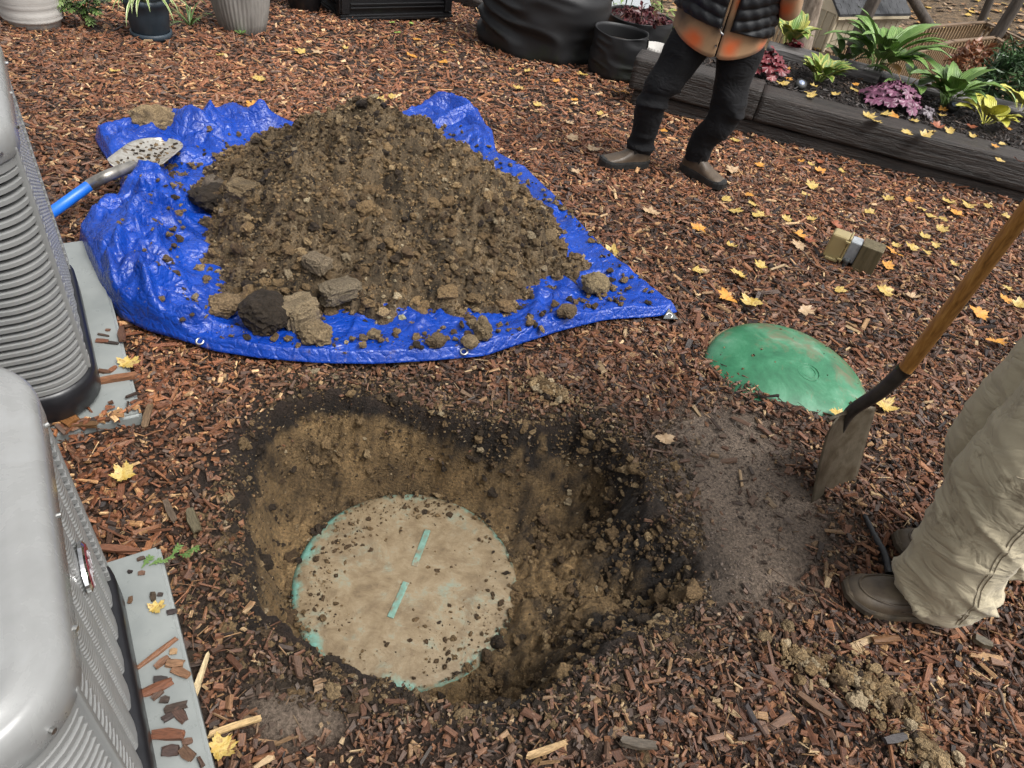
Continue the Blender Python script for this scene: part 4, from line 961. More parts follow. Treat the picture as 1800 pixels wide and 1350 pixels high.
# ================================================================== GREEN DOME LID
m, nt, b = base_mat('green_fibreglass'); setp(b, spec=0.55)
v = coords(nt); n_ = noise(nt, v, 6, 6, 0.7, 0.5); n_f = noise(nt, v, 55, 5, 0.7)
spd = nt.nodes.new('ShaderNodeSeparateXYZ'); nt.links.new(v, spd.inputs[0])
gcol = ramp(nt, n_, [(0.32, (0.012, 0.090, 0.040)), (0.48, (0.026, 0.150, 0.070)), (0.60, (0.06, 0.21, 0.115)), (0.72, (0.17, 0.29, 0.20))])
dirt_ = math_(nt, 'ADD', math_(nt, 'MULTIPLY', math_(nt, 'SUBTRACT', noise(nt, v, 11, 6, 0.75, 0.6), 0.52), 5.0), math_(nt, 'MULTIPLY', math_(nt, 'ADD', spd.outputs[1], math_(nt, 'MULTIPLY', spd.outputs[0], 0.6)), 2.6))
cl = nt.nodes.new('ShaderNodeClamp'); nt.links.new(math_(nt, 'SUBTRACT', dirt_, 0.12), cl.inputs[0])
nt.links.new(mixc(nt, math_(nt, 'MULTIPLY', cl.outputs[0], 0.75), gcol, (0.16, 0.105, 0.06)), b.inputs['Base Color'])
mr = nt.nodes.new('ShaderNodeMapRange'); mr.inputs[3].default_value, mr.inputs[4].default_value = 0.24, 0.44
nt.links.new(n_f, mr.inputs[0]); nt.links.new(mr.outputs[0], b.inputs['Roughness']); bump(nt, b, n_f, 0.2, 0.004)
M_GREEN = m
M_RIM = nmat('dome_rim_tan', two((0.30, 0.22, 0.12)), 30, (0.5, 0.7), 0.3)
dm = empty('dome_lid', (DOME_C[0], DOME_C[1], hz(DOME_C[0], DOME_C[1])))
tag(dm, 'glossy green fibreglass dome lid half buried in the mulch', 'tank lid')
t_ = np.linspace(0, 1, 26)
dome = lathe('dome', [(0.315 * math.sin(x * math.pi / 2) ** 1.0, 0.105 * math.cos(x * math.pi / 2) ** 1.15 + 0.012 * math.exp(-(x / 0.08) ** 2) * 0) for x in t_], M_GREEN, dm, 64)
lathe('rim', [(0.310, -0.004), (0.325, -0.008), (0.327, -0.03), (0.310, -0.05)], M_RIM, dm, 64)
a = np.linspace(0, 2 * np.pi, 40, endpoint=False)
for rr_ in (0.040, 0.026):
    tube('moulded_ring', np.stack([0.03 + rr_ * np.cos(a), -0.01 + rr_ * np.sin(a), 0 * a + 0.1035], 1), 0.0018, M_GREEN, dm, 6, closed=True)
dm.rotation_euler = (math.radians(7), math.radians(3), 0)
dm.location.z -= 0.022
soil_bits = []
x = NP.uniform(-0.3, 0.3, 120); y = NP.uniform(-0.3, 0.3, 120); rr_ = np.hypot(x, y); k = (rr_ < 0.29) & (NP.uniform(0, 1, 120) < 0.3 + 1.2 * (y * 0.8 + x * 0.6)); x, y, rr_ = x[k], y[k], rr_[k]
o = soil_obj('debris', [clods(np.stack([x, y, 0.105 * np.cos(np.arcsin(rr_ / 0.315)) ** 1.15 + 0.0005], 1), NP.uniform(0.0015, 0.006, len(x)) * NP.uniform(0.5, 1.2, len(x)), soil_cols(len(x), W_DARK), 2)], dm); o['kind'] = 'stuff'

# ================================================================== SPADE STANDING IN THE MULCH
M_STEEL = nmat('spade_steel', [(0.3, (0.10, 0.082, 0.055)), (0.45, (0.16, 0.135, 0.098)), (0.55, (0.11, 0.088, 0.058)), (0.7, (0.06, 0.044, 0.028))], 11, (0.3, 0.6), 0.25, 60, metal=0.55)
M_SOCK = nmat('socket_steel', two((0.055, 0.048, 0.042), 0.35), 30, (0.35, 0.5), 0.25, metal=0.4)
m, nt, b = base_mat('spade_ash_handle'); setp(b, spec=0.5)
v = coords(nt); gr = noise(nt, coords(nt, 'Object', (60, 60, 3.5)), 2.5, 6, 0.65, 0.3)
nt.links.new(ramp(nt, gr, [(0.3, (0.16, 0.065, 0.014)), (0.5, (0.36, 0.165, 0.038)), (0.72, (0.50, 0.26, 0.075))]), b.inputs['Base Color']); b.inputs['Roughness'].default_value = 0.33; bump(nt, b, gr, 0.2, 0.003)
M_ASH = m
BL, BR = at_z(1424, 893, -0.02), at_z(1502, 856, -0.02)
bc = (BL + BR) / 2; ex_ = (BR - BL); Wd = np.linalg.norm(ex_); ex_ /= Wd
top_c = at_y(1498, 722, bc[1] + 0.055)
up = top_c - bc; Hh = np.linalg.norm(up); up /= Hh; nn_ = np.cross(ex_, up); nn_ /= np.linalg.norm(nn_)
spd_o = empty('spade', bc); tag(spd_o, 'square-mouth steel spade with worn wooden handle, standing upright before the tan trousers', 'spade')
nu_, nv_ = 15, 19; V = []
for i in range(nu_):
    for j in range(nv_):
        s, t = i / (nu_ - 1) * 2 - 1, j / (nv_ - 1)
        w_ = Wd * 0.5 * (1.0 + 0.02 * math.sin(t * 3)) * (1 - 0.08 * max(0, t - 0.85) / 0.15)
        dish = -0.018 * (1 - s * s) * (0.3 + 0.7 * t) + 0.010 * (t ** 4)
        hgt_ = Hh * t - 0.012 * (abs(s) ** 3) * (t > 0.9)
        V.append(ex_ * s * w_ + up * hgt_ + nn_ * dish)
bl = link('blade', pymesh('blade', V, [tuple(f) for f in grid_faces(nu_, nv_)]), M_STEEL, spd_o, smooth=True)
so = bl.modifiers.new('thick', 'SOLIDIFY'); so.thickness = 0.003; so.offset = 0
rolled = [ex_ * s * Wd * 0.46 + up * (Hh - 0.004) + nn_ * -0.006 for s in np.linspace(-1, 1, 9)]
tube('step', rolled, 0.006, M_STEEL, spd_o, 8)
s0 = up * Hh * 0.72 + nn_ * -0.018; s1 = up * Hh * 0.98 + nn_ * -0.004; sk = at_y(1592, 648, bc[1] + 0.02) - bc
hd_end = at_y(1808, 365, bc[1] - 0.06) - bc
s15 = (s1 + sk) / 2 + nn_ * 0.008
P = spline([s0, s1, s15, sk], 20)
tube('socket', P, np.interp(np.linspace(0, 1, 20), [0, 0.3, 1], [0.006, 0.017, 0.0215]), M_SOCK, spd_o, 14)
hd = hd_end - sk; hdir = hd / np.linalg.norm(hd)
HL = 1.02
P = np.array([sk - hdir * 0.03 + hdir * HL * t for t in np.linspace(0, 1, 16)])
tube('handle', P, 0.0190 + 0.0012 * np.sin(np.linspace(0, 9, 16)), M_ASH, spd_o, 16)
HAND_P = bc + sk + hdir * 0.78; HAND_P2 = bc + sk + hdir * 0.93

# ================================================================== BLUE-HANDLED SHOVEL ON THE TARP
M_SILV = nmat('shovel_steel', [(0.3, (0.30, 0.27, 0.22)), (0.55, (0.52, 0.50, 0.46)), (0.62, (0.20, 0.15, 0.10)), (0.75, (0.14, 0.10, 0.065))], 26, (0.25, 0.5), 0.25, 60, metal=0.5)
M_TUBE = nmat('shovel_neck_steel', two((0.30, 0.28, 0.25), 0.3), 30, (0.25, 0.4), 0.15, metal=0.7)
M_BLUEH = nmat('shovel_blue_fibreglass', two((0.012, 0.14, 0.62), 0.12), 20, (0.28, 0.4), 0.05, spec=0.5)
kneck = gp(228, 308, 0.10); tip = gp(285, 243, 0.07)
kneck = gp(232, 306, 0.13); tip = gp(286, 240, 0.13); kneck[2] = max(tz_at(kneck[0], kneck[1]) + 0.03, hz(kneck[0], kneck[1]) + 0.12); tip[2] = max(tz_at(tip[0], tip[1]) + 0.02, hz(tip[0], tip[1]) + 0.11)
sv = empty('shovel', ((kneck + tip) / 2)); tag(sv, 'muddy steel shovel with bright blue handle lying across the tarp\'s left side', 'shovel')
SO = (kneck + tip) / 2
fx_ = tip - kneck; BLn = np.linalg.norm(fx_) * 1.06; fx_ /= np.linalg.norm(fx_); sx_ = np.cross(fx_, [0, 0, 1]); sx_ /= np.linalg.norm(sx_); ux_ = np.cross(sx_, fx_)
wid = np.linalg.norm((gp(205, 292, 0.1) - gp(276, 318, 0.1))[:2]) * 0.5
V = []; nu_, nv_ = 17, 46
for i in range(nu_):
    for j in range(nv_):
        s, t = i / (nu_ - 1) * 2 - 1, 1 - (1 - j / (nv_ - 1)) ** 1.6
        w_ = wid * (0.97 + 0.06 * math.sin(t * 2.2)) * (math.sqrt(max(0.0, 1 - max(0, (t - 0.62) / 0.383) ** 2.4)) if t > 0.62 else 1.0) * (0.72 + 0.28 * min(1, t / 0.12))
        dish = 0.035 * s * s * (1 - 0.5 * t) - 0.012 + 0.012 * math.exp(-(s / 0.16) ** 2) * max(0, 1 - t / 0.5)
        V.append(kneck - SO + fx_ * (BLn * t) + sx_ * s * w_ + ux_ * dish)
bl = link('blade', pymesh('blade', V, [tuple(f) for f in grid_faces(nu_, nv_)]), M_SILV, sv, smooth=True)
so = bl.modifiers.new('thick', 'SOLIDIFY'); so.thickness = 0.003; so.offset = 0
n0, n1p, n2p = gp(222, 305, 0.14), gp(190, 318, 0.14), gp(160, 334, 0.10)
neck = spline([kneck - SO + fx_ * 0.06 + ux_ * 0.002, kneck - SO + fx_ * 0.0 + ux_ * 0.016, n1p - SO + np.array([0, 0, 0.02]), n2p - SO + np.array([0, 0, 0.02])], 18)
tube('neck', neck, np.interp(np.linspace(0, 1, 18), [0, 0.25, 1], [0.012, 0.021, 0.023]), M_TUBE, sv, 14)
hd0 = neck[-1]; far_h = gp(60, 396, 0.08) - SO
hv = far_h - hd0; hv /= np.linalg.norm(hv)
tube('handle', [hd0 - hv * 0.03, hd0 + hv * 0.25, hd0 + hv * 0.62], 0.0205, M_BLUEH, sv, 16)
x = NP.uniform(0.05, 0.9, 90); s = NP.uniform(-0.7, 0.7, 90)
pos = np.array([kneck - SO + fx_ * BLn * t + sx_ * q * wid + ux_ * (0.035 * q * q * (1 - 0.5 * t) - 0.009) for t, q in zip(x, s)])
o = soil_obj('mud_crumbs', [clods(pos, NP.uniform(0.003, 0.009, 90), soil_cols(90, W_DARK), 2)], sv); o['kind'] = 'stuff'

# ================================================================== OUTLET POST
M_PT = nmat('treated_post', [(0.3, (0.055, 0.043, 0.020)), (0.5, (0.095, 0.075, 0.036)), (0.7, (0.125, 0.10, 0.055))], 3, (0.55, 0.7), 0.4, 8, stretch=(20, 20, 2))
M_BOXG = nmat('cast_box_grey', two((0.30, 0.32, 0.34)), 30, (0.35, 0.5), 0.1)
m, nt, b = base_mat('clear_amber_cover'); setp(b, spec=0.5, rough=0.22, trans=0.35)
b.inputs['Base Color'].default_value = (0.46, 0.37, 0.18, 1); M_AMB = m
M_CONDUIT = nmat('conduit_grey', two((0.13, 0.14, 0.14)), 40, (0.4, 0.55), 0.1)
pc = gp(1512, 478); pr = math.radians(-24)
pg = empty('outlet_post', (pc[0], pc[1], hz(pc[0], pc[1])), pr)
tag(pg, 'short wooden post carrying a grey outlet box with amber weather cover', 'outlet post')
PHt = 0.145; PW = 0.098
box('post', (0, 0, PHt / 2 - 0.04), (PW, PW, PHt + 0.08), M_PT, pg, 0.004)
ob = box('outlet_box', (-PW / 2 - 0.027, 0.01, 0.082), (0.052, 0.075, 0.105), M_BOXG, pg, 0.006)
tube('conduit', [(-PW / 2 - 0.03, -0.018, 0.045), (-PW / 2 - 0.03, -0.022, 0.0), (-PW / 2 - 0.03, -0.022, -0.06)], 0.012, M_CONDUIT, pg, 12)
lathe('conduit_hub', [(0.0, 0.016), (0.018, 0.014), (0.019, 0.0), (0.016, -0.004)], M_CONDUIT, pg, 18, (-PW / 2 - 0.03, -0.02, 0.034))
cv = box('weather_cover', (-PW / 2 - 0.102, 0.01, 0.080), (0.085, 0.085, 0.125), M_AMB, pg, 0.014, seg=3)
box('cover_flange', (-PW / 2 - 0.058, 0.01, 0.081), (0.008, 0.092, 0.130), M_AMB, pg, 0.002)
for zz in (0.035, 0.128): box('cover_tab', (-PW / 2 - 0.064, -0.04, zz), (0.022, 0.012, 0.010), M_AMB, pg, 0.002)
box('cover_lip', (-PW / 2 - 0.100, -0.036, 0.020), (0.06, 0.014, 0.014), M_AMB, pg, 0.004)
M_TWIG = nmat('twig', two((0.085, 0.06, 0.045), 0.3), 40, (0.6, 0.8), 0.3)
def twig(pxs, r, label, mat=None, dz=0.03):
    P = np.array([gp(*q, dz) for q in pxs]); P = np.array([[p[0], p[1], hz(p[0], p[1]) + dz] for p in P]); S = spline(P, 4 * len(P)); S += NP.normal(0, r * 0.35, S.shape)
    o = tube('twig', S - S[0], np.linspace(r, r * 0.45, len(S)), mat or M_TWIG, None, 6); o.location = S[0]; tag(o, label, 'twig', 'twigs lying on the mulch')
twig([(1410, 440), (1440, 470), (1478, 482), (1510, 491), (1545, 491), (1585, 488)], 0.003, 'thin bent twig curving round the outlet post')
twig([(1270, 455), (1300, 447), (1330, 452)], 0.003, 'short thin twig left of the outlet post')
M_CHAR = nmat('charred_stick', two((0.018, 0.018, 0.020), 0.4), 60, (0.3, 0.6), 0.4)
P = [gp(1520, 905, 0.02), gp(1540, 945, 0.02), gp(1556, 972, 0.02), gp(1562, 1010, 0.012)]; P = np.array([[p[0], p[1], hz(p[0], p[1]) + 0.022] for p in P])
o = tube('stick', spline(P, 14) - P[0], np.linspace(0.008, 0.011, 14) * NP.uniform(0.85, 1.15, 14), M_CHAR, None, 7); o.location = P[0]; tag(o, 'black charred stick pointing at the rear brown boot', 'stick')
twig([(268, 1090), (285, 1115), (308, 1140)], 0.0025, 'thin brown leaf stalk across the near grey pad', dz=0.02)
twig([(1755, 1210), (1780, 1270), (1800, 1300)], 0.004, 'thin stick at the right picture edge below the boots')

# ================================================================== PEOPLE
def remesh(name, parts, voxel, mat, parent, wrinkle=None, smooth_it=6, col=None):
    """join overlapping closed shapes into one continuous skin"""
    bm = bmesh.new()
    for V, F in parts:
        vs = [bm.verts.new(tuple(map(float, v))) for v in V]
        for f in F:
            try: bm.faces.new([vs[i] for i in f])
            except ValueError: pass
    bmesh.ops.recalc_face_normals(bm, faces=bm.faces)
    me = bpy.data.meshes.new('tmp'); bm.to_mesh(me); bm.free()
    o = bpy.data.objects.new('tmp', me); COL.objects.link(o)
    r = o.modifiers.new('r', 'REMESH'); r.mode = 'VOXEL'; r.voxel_size = voxel
    s = o.modifiers.new('s', 'SMOOTH'); s.iterations = smooth_it; s.factor = 0.5
    dg = bpy.context.evaluated_depsgraph_get(); ev = o.evaluated_get(dg); me2 = bpy.data.meshes.new_from_object(ev, depsgraph=dg)
    bpy.data.objects.remove(o); me2.name = name; me2.materials.clear()
    if wrinkle is not None:
        n = len(me2.vertices); co = np.zeros(n * 3); me2.vertices.foreach_get('co', co); co = co.reshape(-1, 3)
        no = np.zeros(n * 3); me2.vertices.foreach_get('normal', no); no = no.reshape(-1, 3)
        co = co + no * wrinkle(co, no)[:, None]; me2.vertices.foreach_set('co', co.astype(np.float32).ravel()); me2.update()
    return link(name, me2, mat, parent, smooth=True)
def limb(P, rx, ry=None, seg=18, n=26):
    """tube with elliptical section; P control points, rx/ry radii at them"""
    P = np.asarray(P, float); S = spline(P, n); t = np.linspace(0, 1, n); tt_ = np.linspace(0, 1, len(P))
    a_ = np.interp(t, tt_, rx); b_ = np.interp(t, tt_, ry if ry is not None else rx)
    T, N, B = frame_path(S); an = np.linspace(0, 2 * np.pi, seg, endpoint=False)
    V = S[:, None] + a_[:, None, None] * np.cos(an)[None, :, None] * N[:, None] + b_[:, None, None] * np.sin(an)[None, :, None] * B[:, None]
    V = V.reshape(-1, 3); F = [tuple(f) for f in grid_faces(n, seg, wrap_v=True)] + [tuple(range(seg))[::-1], tuple(range((n - 1) * seg, n * seg))]
    return V, F
def ball(c, r):
    V, F = ICO[3]; return V * np.asarray(r) + np.asarray(c), F
def boot(parent, loc, yaw, L, mat_up, mat_sole, H=0.12, collar=0.055, moc=False, sole_h=0.024, lace=None):
    """one work boot, toe along local +x, heel at x=-0.25L"""
    bt = empty('boot'); bt.parent = parent; bt.location = loc; bt.rotation_euler = (0, 0, yaw)
    xs = np.linspace(0, 1, 24); W = L * 0.175
    hw = W * np.interp(xs, [0, 0.06, 0.2, 0.45, 0.70, 0.86, 0.96, 1.0], [0.35, 0.72, 0.82, 0.80, 1.0, 0.95, 0.66, 0.30])
    ht = np.interp(xs, [0, 0.05, 0.15, 0.34, 0.46, 0.60, 0.78, 0.92, 0.985, 1.0], [0.60, 0.92, 1.0, 1.0, 0.80, 0.62, 0.50, 0.43, 0.33, 0.22]) * H
    yo = 0.02 * L * np.sin(xs * math.pi) 
    an = np.linspace(0, np.pi, 15); V = []
    for x_, w_, h_, y_ in zip(xs, hw, ht, yo):
        for a_ in an:
            ca, sa = math.cos(a_), math.sin(a_)
            V.append((L * (x_ - 0.25), y_ + w_ * np.sign(ca) * abs(ca) ** 0.72, sole_h * 0.8 + (h_ - sole_h * 0.8) * abs(sa) ** 0.62))
    F = [tuple(f) for f in grid_faces(24, 15)] + [tuple(range(15)), tuple(range(23 * 15, 24 * 15))[::-1]]
    me = pymesh('upper', V, F); bm = bmesh.new(); bm.from_mesh(me); bmesh.ops.recalc_face_normals(bm, faces=bm.faces); bm.to_mesh(me); bm.free()
    up_ = link('upper', me, mat_up, bt, smooth=True)
    sv_, F = [], []
    rim_ = [(L * (x_ - 0.25), y_ + w_ * 1.07 + 0.002) for x_, w_, y_ in zip(xs, hw, yo)] + [(L * (x_ - 0.25), y_ - w_ * 1.07 - 0.002) for x_, w_, y_ in list(zip(xs, hw, yo))[::-1]]
    rim_[0] = (rim_[0][0] - 0.004, rim_[0][1]); rim_[-1] = (rim_[-1][0] - 0.004, rim_[-1][1]); rim_[23] = (rim_[23][0] + 0.005, rim_[23][1]); rim_[24] = (rim_[24][0] + 0.005, rim_[24][1])
    m_ = len(rim_)
    for k, (zz, sc_) in enumerate(((0.0, 0.94), (0.004, 1.0), (sole_h * 0.75, 1.0), (sole_h, 0.96))):
        toe = lambda x_: 0.010 * max(0, (x_ / L + 0.25 - 0.75) / 0.25) ** 2
        sv_ += [(x_ * (1 if sc_ == 1 else 1 - (1 - sc_) * 0.5), y_ * sc_, zz + toe(x_)) for x_, y_ in rim_]
    F = [tuple(f[::-1]) for f in grid_faces(4, m_, wrap_v=True)] + [tuple(range(3 * m_, 4 * m_)), tuple(range(m_))[::-1]]
    me = pymesh('sole', sv_, F); bm = bmesh.new(); bm.from_mesh(me); bmesh.ops.recalc_face_normals(bm, faces=bm.faces); bm.to_mesh(me); bm.free()
    link('sole', me, mat_sole, bt)
    if moc:
        def surf(x_, s_):
            w_ = np.interp(x_, xs, hw); h_ = np.interp(x_, xs, ht); y0 = np.interp(x_, xs, yo); a_ = math.pi / 2 * (1 - s_); ca, sa = math.cos(a_), math.sin(a_)
            return (L * (x_ - 0.25), y0 + w_ * np.sign(ca) * abs(ca) ** 0.72, sole_h * 0.8 + (h_ - sole_h * 0.8) * abs(sa) ** 0.62 + 0.0015)
        pts = [surf(0.52 + 0.40 * math.sin(t), 0.62 * math.cos(t)) for t in np.linspace(-0.25, math.pi + 0.25, 26)]
        tube('stitched_seam', pts, 0.0028, mat_up, up_, 6)
        tube('side_seam', [surf(x_, 0.9) for x_ in np.linspace(0.12, 0.6, 8)], 0.002, mat_up, up_, 6); tube('side_seam', [surf(x_, -0.9) for x_ in np.linspace(0.12, 0.6, 8)], 0.002, mat_up, up_, 6)
        for s_ in (-0.25, 0.25): tube('lace', [surf(0.50, s_), surf(0.535, 0.05), surf(0.56, -s_)], 0.003, M_LACE, bt, 6)
        box('tag', surf(0.50, 0.12), (0.010, 0.006, 0.014), M_REDTAG, bt, 0.001)
    else:
        w_ = np.interp(0.46, xs, hw); h_ = np.interp(0.46, xs, ht)
        P = []
        for s_ in (-1, 1):
            x_ = 0.36; w_ = np.interp(x_, xs, hw); h_ = np.interp(x_, xs, ht); y0 = np.interp(x_, xs, yo)
            V = [(L * (x_ - 0.25) + dx, y0 + s_ * (w_ * 0.80 + 0.004), sole_h + dz) for dx, dz in ((-0.012, h_ * 0.2), (0.012, h_ * 0.2), (0.022, h_ * 0.72), (-0.02, h_ * 0.8))]
            V += [(x2, y2 - s_ * 0.02, z2) for x2, y2, z2 in V]
            link('elastic_gore', pymesh('elastic_gore', V, [(0, 1, 2, 3), (7, 6, 5, 4), (0, 4, 5, 1), (1, 5, 6, 2), (2, 6, 7, 3), (3, 7, 4, 0)]), mat_sole, up_)
    return bt
M_LACE = nmat('lace_brown', two((0.05, 0.035, 0.022)), 90, (0.6, 0.8), 0.2)
M_REDTAG = nmat('red_tag', two((0.35, 0.03, 0.012)), 90, (0.5, 0.6), 0.1)
M_BROWNB = nmat('brown_leather_wet', [(0.3, (0.042, 0.030, 0.019)), (0.5, (0.075, 0.055, 0.036)), (0.72, (0.125, 0.095, 0.06))], 16, (0.38, 0.65), 0.3, 70, spec=0.5)
M_BROWNS = nmat('brown_sole_muddy', [(0.3, (0.04, 0.03, 0.02)), (0.7, (0.12, 0.09, 0.055))], 22, (0.6, 0.8), 0.4, 80)
M_TANB = nmat('taupe_leather', [(0.3, (0.060, 0.042, 0.027)), (0.7, (0.105, 0.075, 0.05))], 16, (0.35, 0.55), 0.2, 80)
M_BLKS = nmat('black_rubber', two((0.016, 0.016, 0.015), 0.3), 30, (0.45, 0.65), 0.3)
M_SKIN = nmat('skin', two((0.50, 0.29, 0.20), 0.1), 20, (0.4, 0.55), 0.1, sss=0.1)
def cloth(name, c, scale=30, d=0.15, dirt=None, rough=(0.75, 0.9), weave=420, sheen=0.12, folds=(7, 7, 13)):
    m, nt, b = base_mat(name); setp(b, spec=0.25, sheen=sheen)
    v = coords(nt); n_ = noise(nt, v, scale * 0.3, 5, 0.6); col = ramp(nt, n_, two(c, d))
    if dirt:
        mk = nt.nodes.new('ShaderNodeMapRange'); mk.inputs[1].default_value, mk.inputs[2].default_value, mk.inputs[4].default_value = dirt[1], dirt[1] + 0.12, 0.8
        nt.links.new(noise(nt, v, 7, 6, 0.75), mk.inputs[0]); col = mixc(nt, mk.outputs[0], col, dirt[0])
    nt.links.new(col, b.inputs['Base Color']); b.inputs['Roughness'].default_value = rough[1]
    fv = coords(nt, 'Object', folds); fn = math_(nt, 'ABSOLUTE', math_(nt, 'SUBTRACT', noise(nt, fv, 1.0, 3, 0.55, 0.9), 0.5))
    n2 = noise(nt, v, weave, 2, 0.5); bump(nt, b, math_(nt, 'ADD', math_(nt, 'MULTIPLY', n2, 0.03), fn), 0.7, 0.026)
    return m
M_TANT = cloth('tan_trouser_cloth', (0.43, 0.375, 0.262), 30, 0.08, ((0.16, 0.125, 0.08), 0.57))
M_STITCH = cloth('tan_stitch', (0.30, 0.255, 0.18))
M_BLKT = cloth('black_trouser_cloth', (0.0075, 0.0075, 0.0085), 30, 0.2, sheen=0.02)
# ---- the digger in tan trousers, facing the pit (-x)
toeA, toeB = gp(1478, 1045), gp(1566, 972)
LB = 0.315
A_f = np.array([toeA[0] + 0.75 * LB, toeA[1] + 0.005, hz(toeA[0] + 0.2, toeA[1]) + 0.012])     # near (left) foot: heel-quarter origin
B_f = np.array([toeB[0] + 0.75 * LB + 0.005, toeB[1] + 0.01, hz(toeB[0] + 0.2, toeB[1]) + 0.012])
dg_ = empty('person', ((A_f + B_f) / 2 * np.array([1, 1, 0])))
tag(dg_, 'person in khaki work trousers and muddy brown boots behind the upright spade', 'person')
DO = np.array(dg_.location)
boot(dg_, A_f - DO, math.pi + 0.02, LB, M_BROWNB, M_BROWNS, 0.118, moc=True)
boot(dg_, B_f - DO, math.pi - 0.06, LB, M_BROWNB, M_BROWNS, 0.118, moc=True)
def wr_tan(co, no):
    p = co; z_ = p[:, 2]
    ank = np.exp(-((z_ - 0.12) / 0.10) ** 2); knee = np.exp(-((z_ - 0.46) / 0.13) ** 2)
    q = np.stack([p[:, 0] * 5, p[:, 1] * 5, z_ * 16 + 2.0 * p[:, 0] * 5], 1)
    f = 1 - np.abs(vnoise(q, 301)) * 2; f2 = 1 - np.abs(vnoise(q * 1.9 + 7, 302)) * 2; q3 = np.stack([p[:, 0] * 9 + z_ * 3, p[:, 1] * 9, z_ * 5 - p[:, 0] * 6], 1); f3 = 1 - np.abs(vnoise(q3, 303)) * 2
    sh = lambda t: np.sign(t) * np.abs(t) ** 2.2
    hem_ = sstep(0.055, 0.10, z_)
    return hem_ * (0.017 * ank + 0.009 * knee + 0.002) * sh(f.clip(-0.4, 1)) + hem_ * (0.006 * ank + 0.003) * sh(f2.clip(-0.4, 1)) + hem_ * 0.008 * sh(f3.clip(-0.3, 1))
hipA = np.array([A_f[0] - 0.01, A_f[1] + 0.055, 0.93]); hipB = np.array([B_f[0] - 0.17, B_f[1] - 0.035, 0.93])
ankA = A_f + np.array([0.015, 0, 0]); ankB = B_f + np.array([0.015, 0, 0])
legs = [limb([[ankA[0] - 0.015, ankA[1], 0.055], [ankA[0] - 0.045, ankA[1], 0.16], [ankA[0] - 0.07, ankA[1] + 0.005, 0.32], [ankA[0] - 0.085, ankA[1] + 0.01, 0.50], [ankA[0] - 0.065, ankA[1] + 0.03, 0.70], hipA], [0.092, 0.100, 0.100, 0.096, 0.108, 0.12], [0.100, 0.108, 0.108, 0.102, 0.115, 0.125]),
        limb([[ankB[0] + 0.0, ankB[1], 0.055], [ankB[0] - 0.045, ankB[1], 0.16], [ankB[0] - 0.14, ankB[1] - 0.005, 0.32], [ankB[0] - 0.235, ankB[1] - 0.010, 0.50], [ankB[0] - 0.215, ankB[1] - 0.02, 0.70], hipB], [0.090, 0.096, 0.100, 0.098, 0.108, 0.12], [0.098, 0.104, 0.106, 0.102, 0.113, 0.125]),
        ball(((hipA + hipB) / 2 + np.array([0.02, 0, 0.02])), (0.145, 0.19, 0.14))]
tr = remesh('trousers', [(V - DO, F) for V, F in legs], 0.0078, M_TANT, dg_, wr_tan, 5)
def on_leg(P, off, rad):      # seam curve on the outside of a leg
    return [np.array(p) for p in P]
from mathutils.bvhtree import BVHTree
def seam_line(mesh_o, pts, O, mat, parent, r=0.0014, d=(0, 1, 0)):
    me_ = mesh_o.data; bv = BVHTree.FromPolygons([v.co for v in me_.vertices], [tuple(p.vertices) for p in me_.polygons]); out = []
    for p in pts:
        h = bv.ray_cast(Vector(np.asarray(p) - O) - Vector(d) * 0.6, Vector(d))
        if h[0] is not None: out.append(np.array(h[0]) - np.array(d) * r * 0.4)
    if len(out) > 3: tube('seam', out, r, mat, parent, 6)
for dx_ in (0.030, 0.040):
    seam_line(tr, [(ankA[0] - 0.02 - 0.10 * math.sin(min(1, z_ / 0.5) * 1.5) + dx_, ankA[1], z_) for z_ in np.linspace(0.08, 0.86, 40)], DO, M_STITCH, tr)
seam_line(tr, [(x_, ankA[1], 0.62 + 0.25 * (x_ - ankA[0])) for x_ in np.linspace(ankA[0] - 0.16, ankA[0] + 0.02, 14)], DO, M_STITCH, tr)
mid = (hipA + hipB) / 2
torso_c = np.array([mid[0] - 0.03, mid[1], 0])
M_SHIRT = cloth('grey_work_shirt', (0.10, 0.11, 0.12))
shp = [limb([mid + [0.01, 0, 0.0], mid + [0.0, 0, 0.2], mid + [-0.04, 0, 0.42], mid + [-0.07, 0, 0.55]], [0.13, 0.125, 0.13, 0.07], [0.17, 0.165, 0.20, 0.10])]
shA, shB = mid + np.array([-0.06, -0.20, 0.50]), mid + np.array([-0.06, 0.20, 0.50])
elA, elB = (shA + HAND_P) / 2 + np.array([0.06, -0.10, -0.12]), (shB + HAND_P2) / 2 + np.array([0.08, 0.10, -0.12])
wrA, wrB = HAND_P + (elA - HAND_P) * 0.25, HAND_P2 + (elB - HAND_P2) * 0.25
shp += [limb([shA + [0, 0.06, 0], shA, elA, wrA], [0.07, 0.065, 0.055, 0.042]), limb([shB + [0, -0.06, 0], shB, elB, wrB], [0.07, 0.065, 0.055, 0.042])]
remesh('shirt', [(V - DO, F) for V, F in shp], 0.012, M_SHIRT, dg_, lambda c, n: 0.004 * fbm(c * 9, 3, 5), 4)
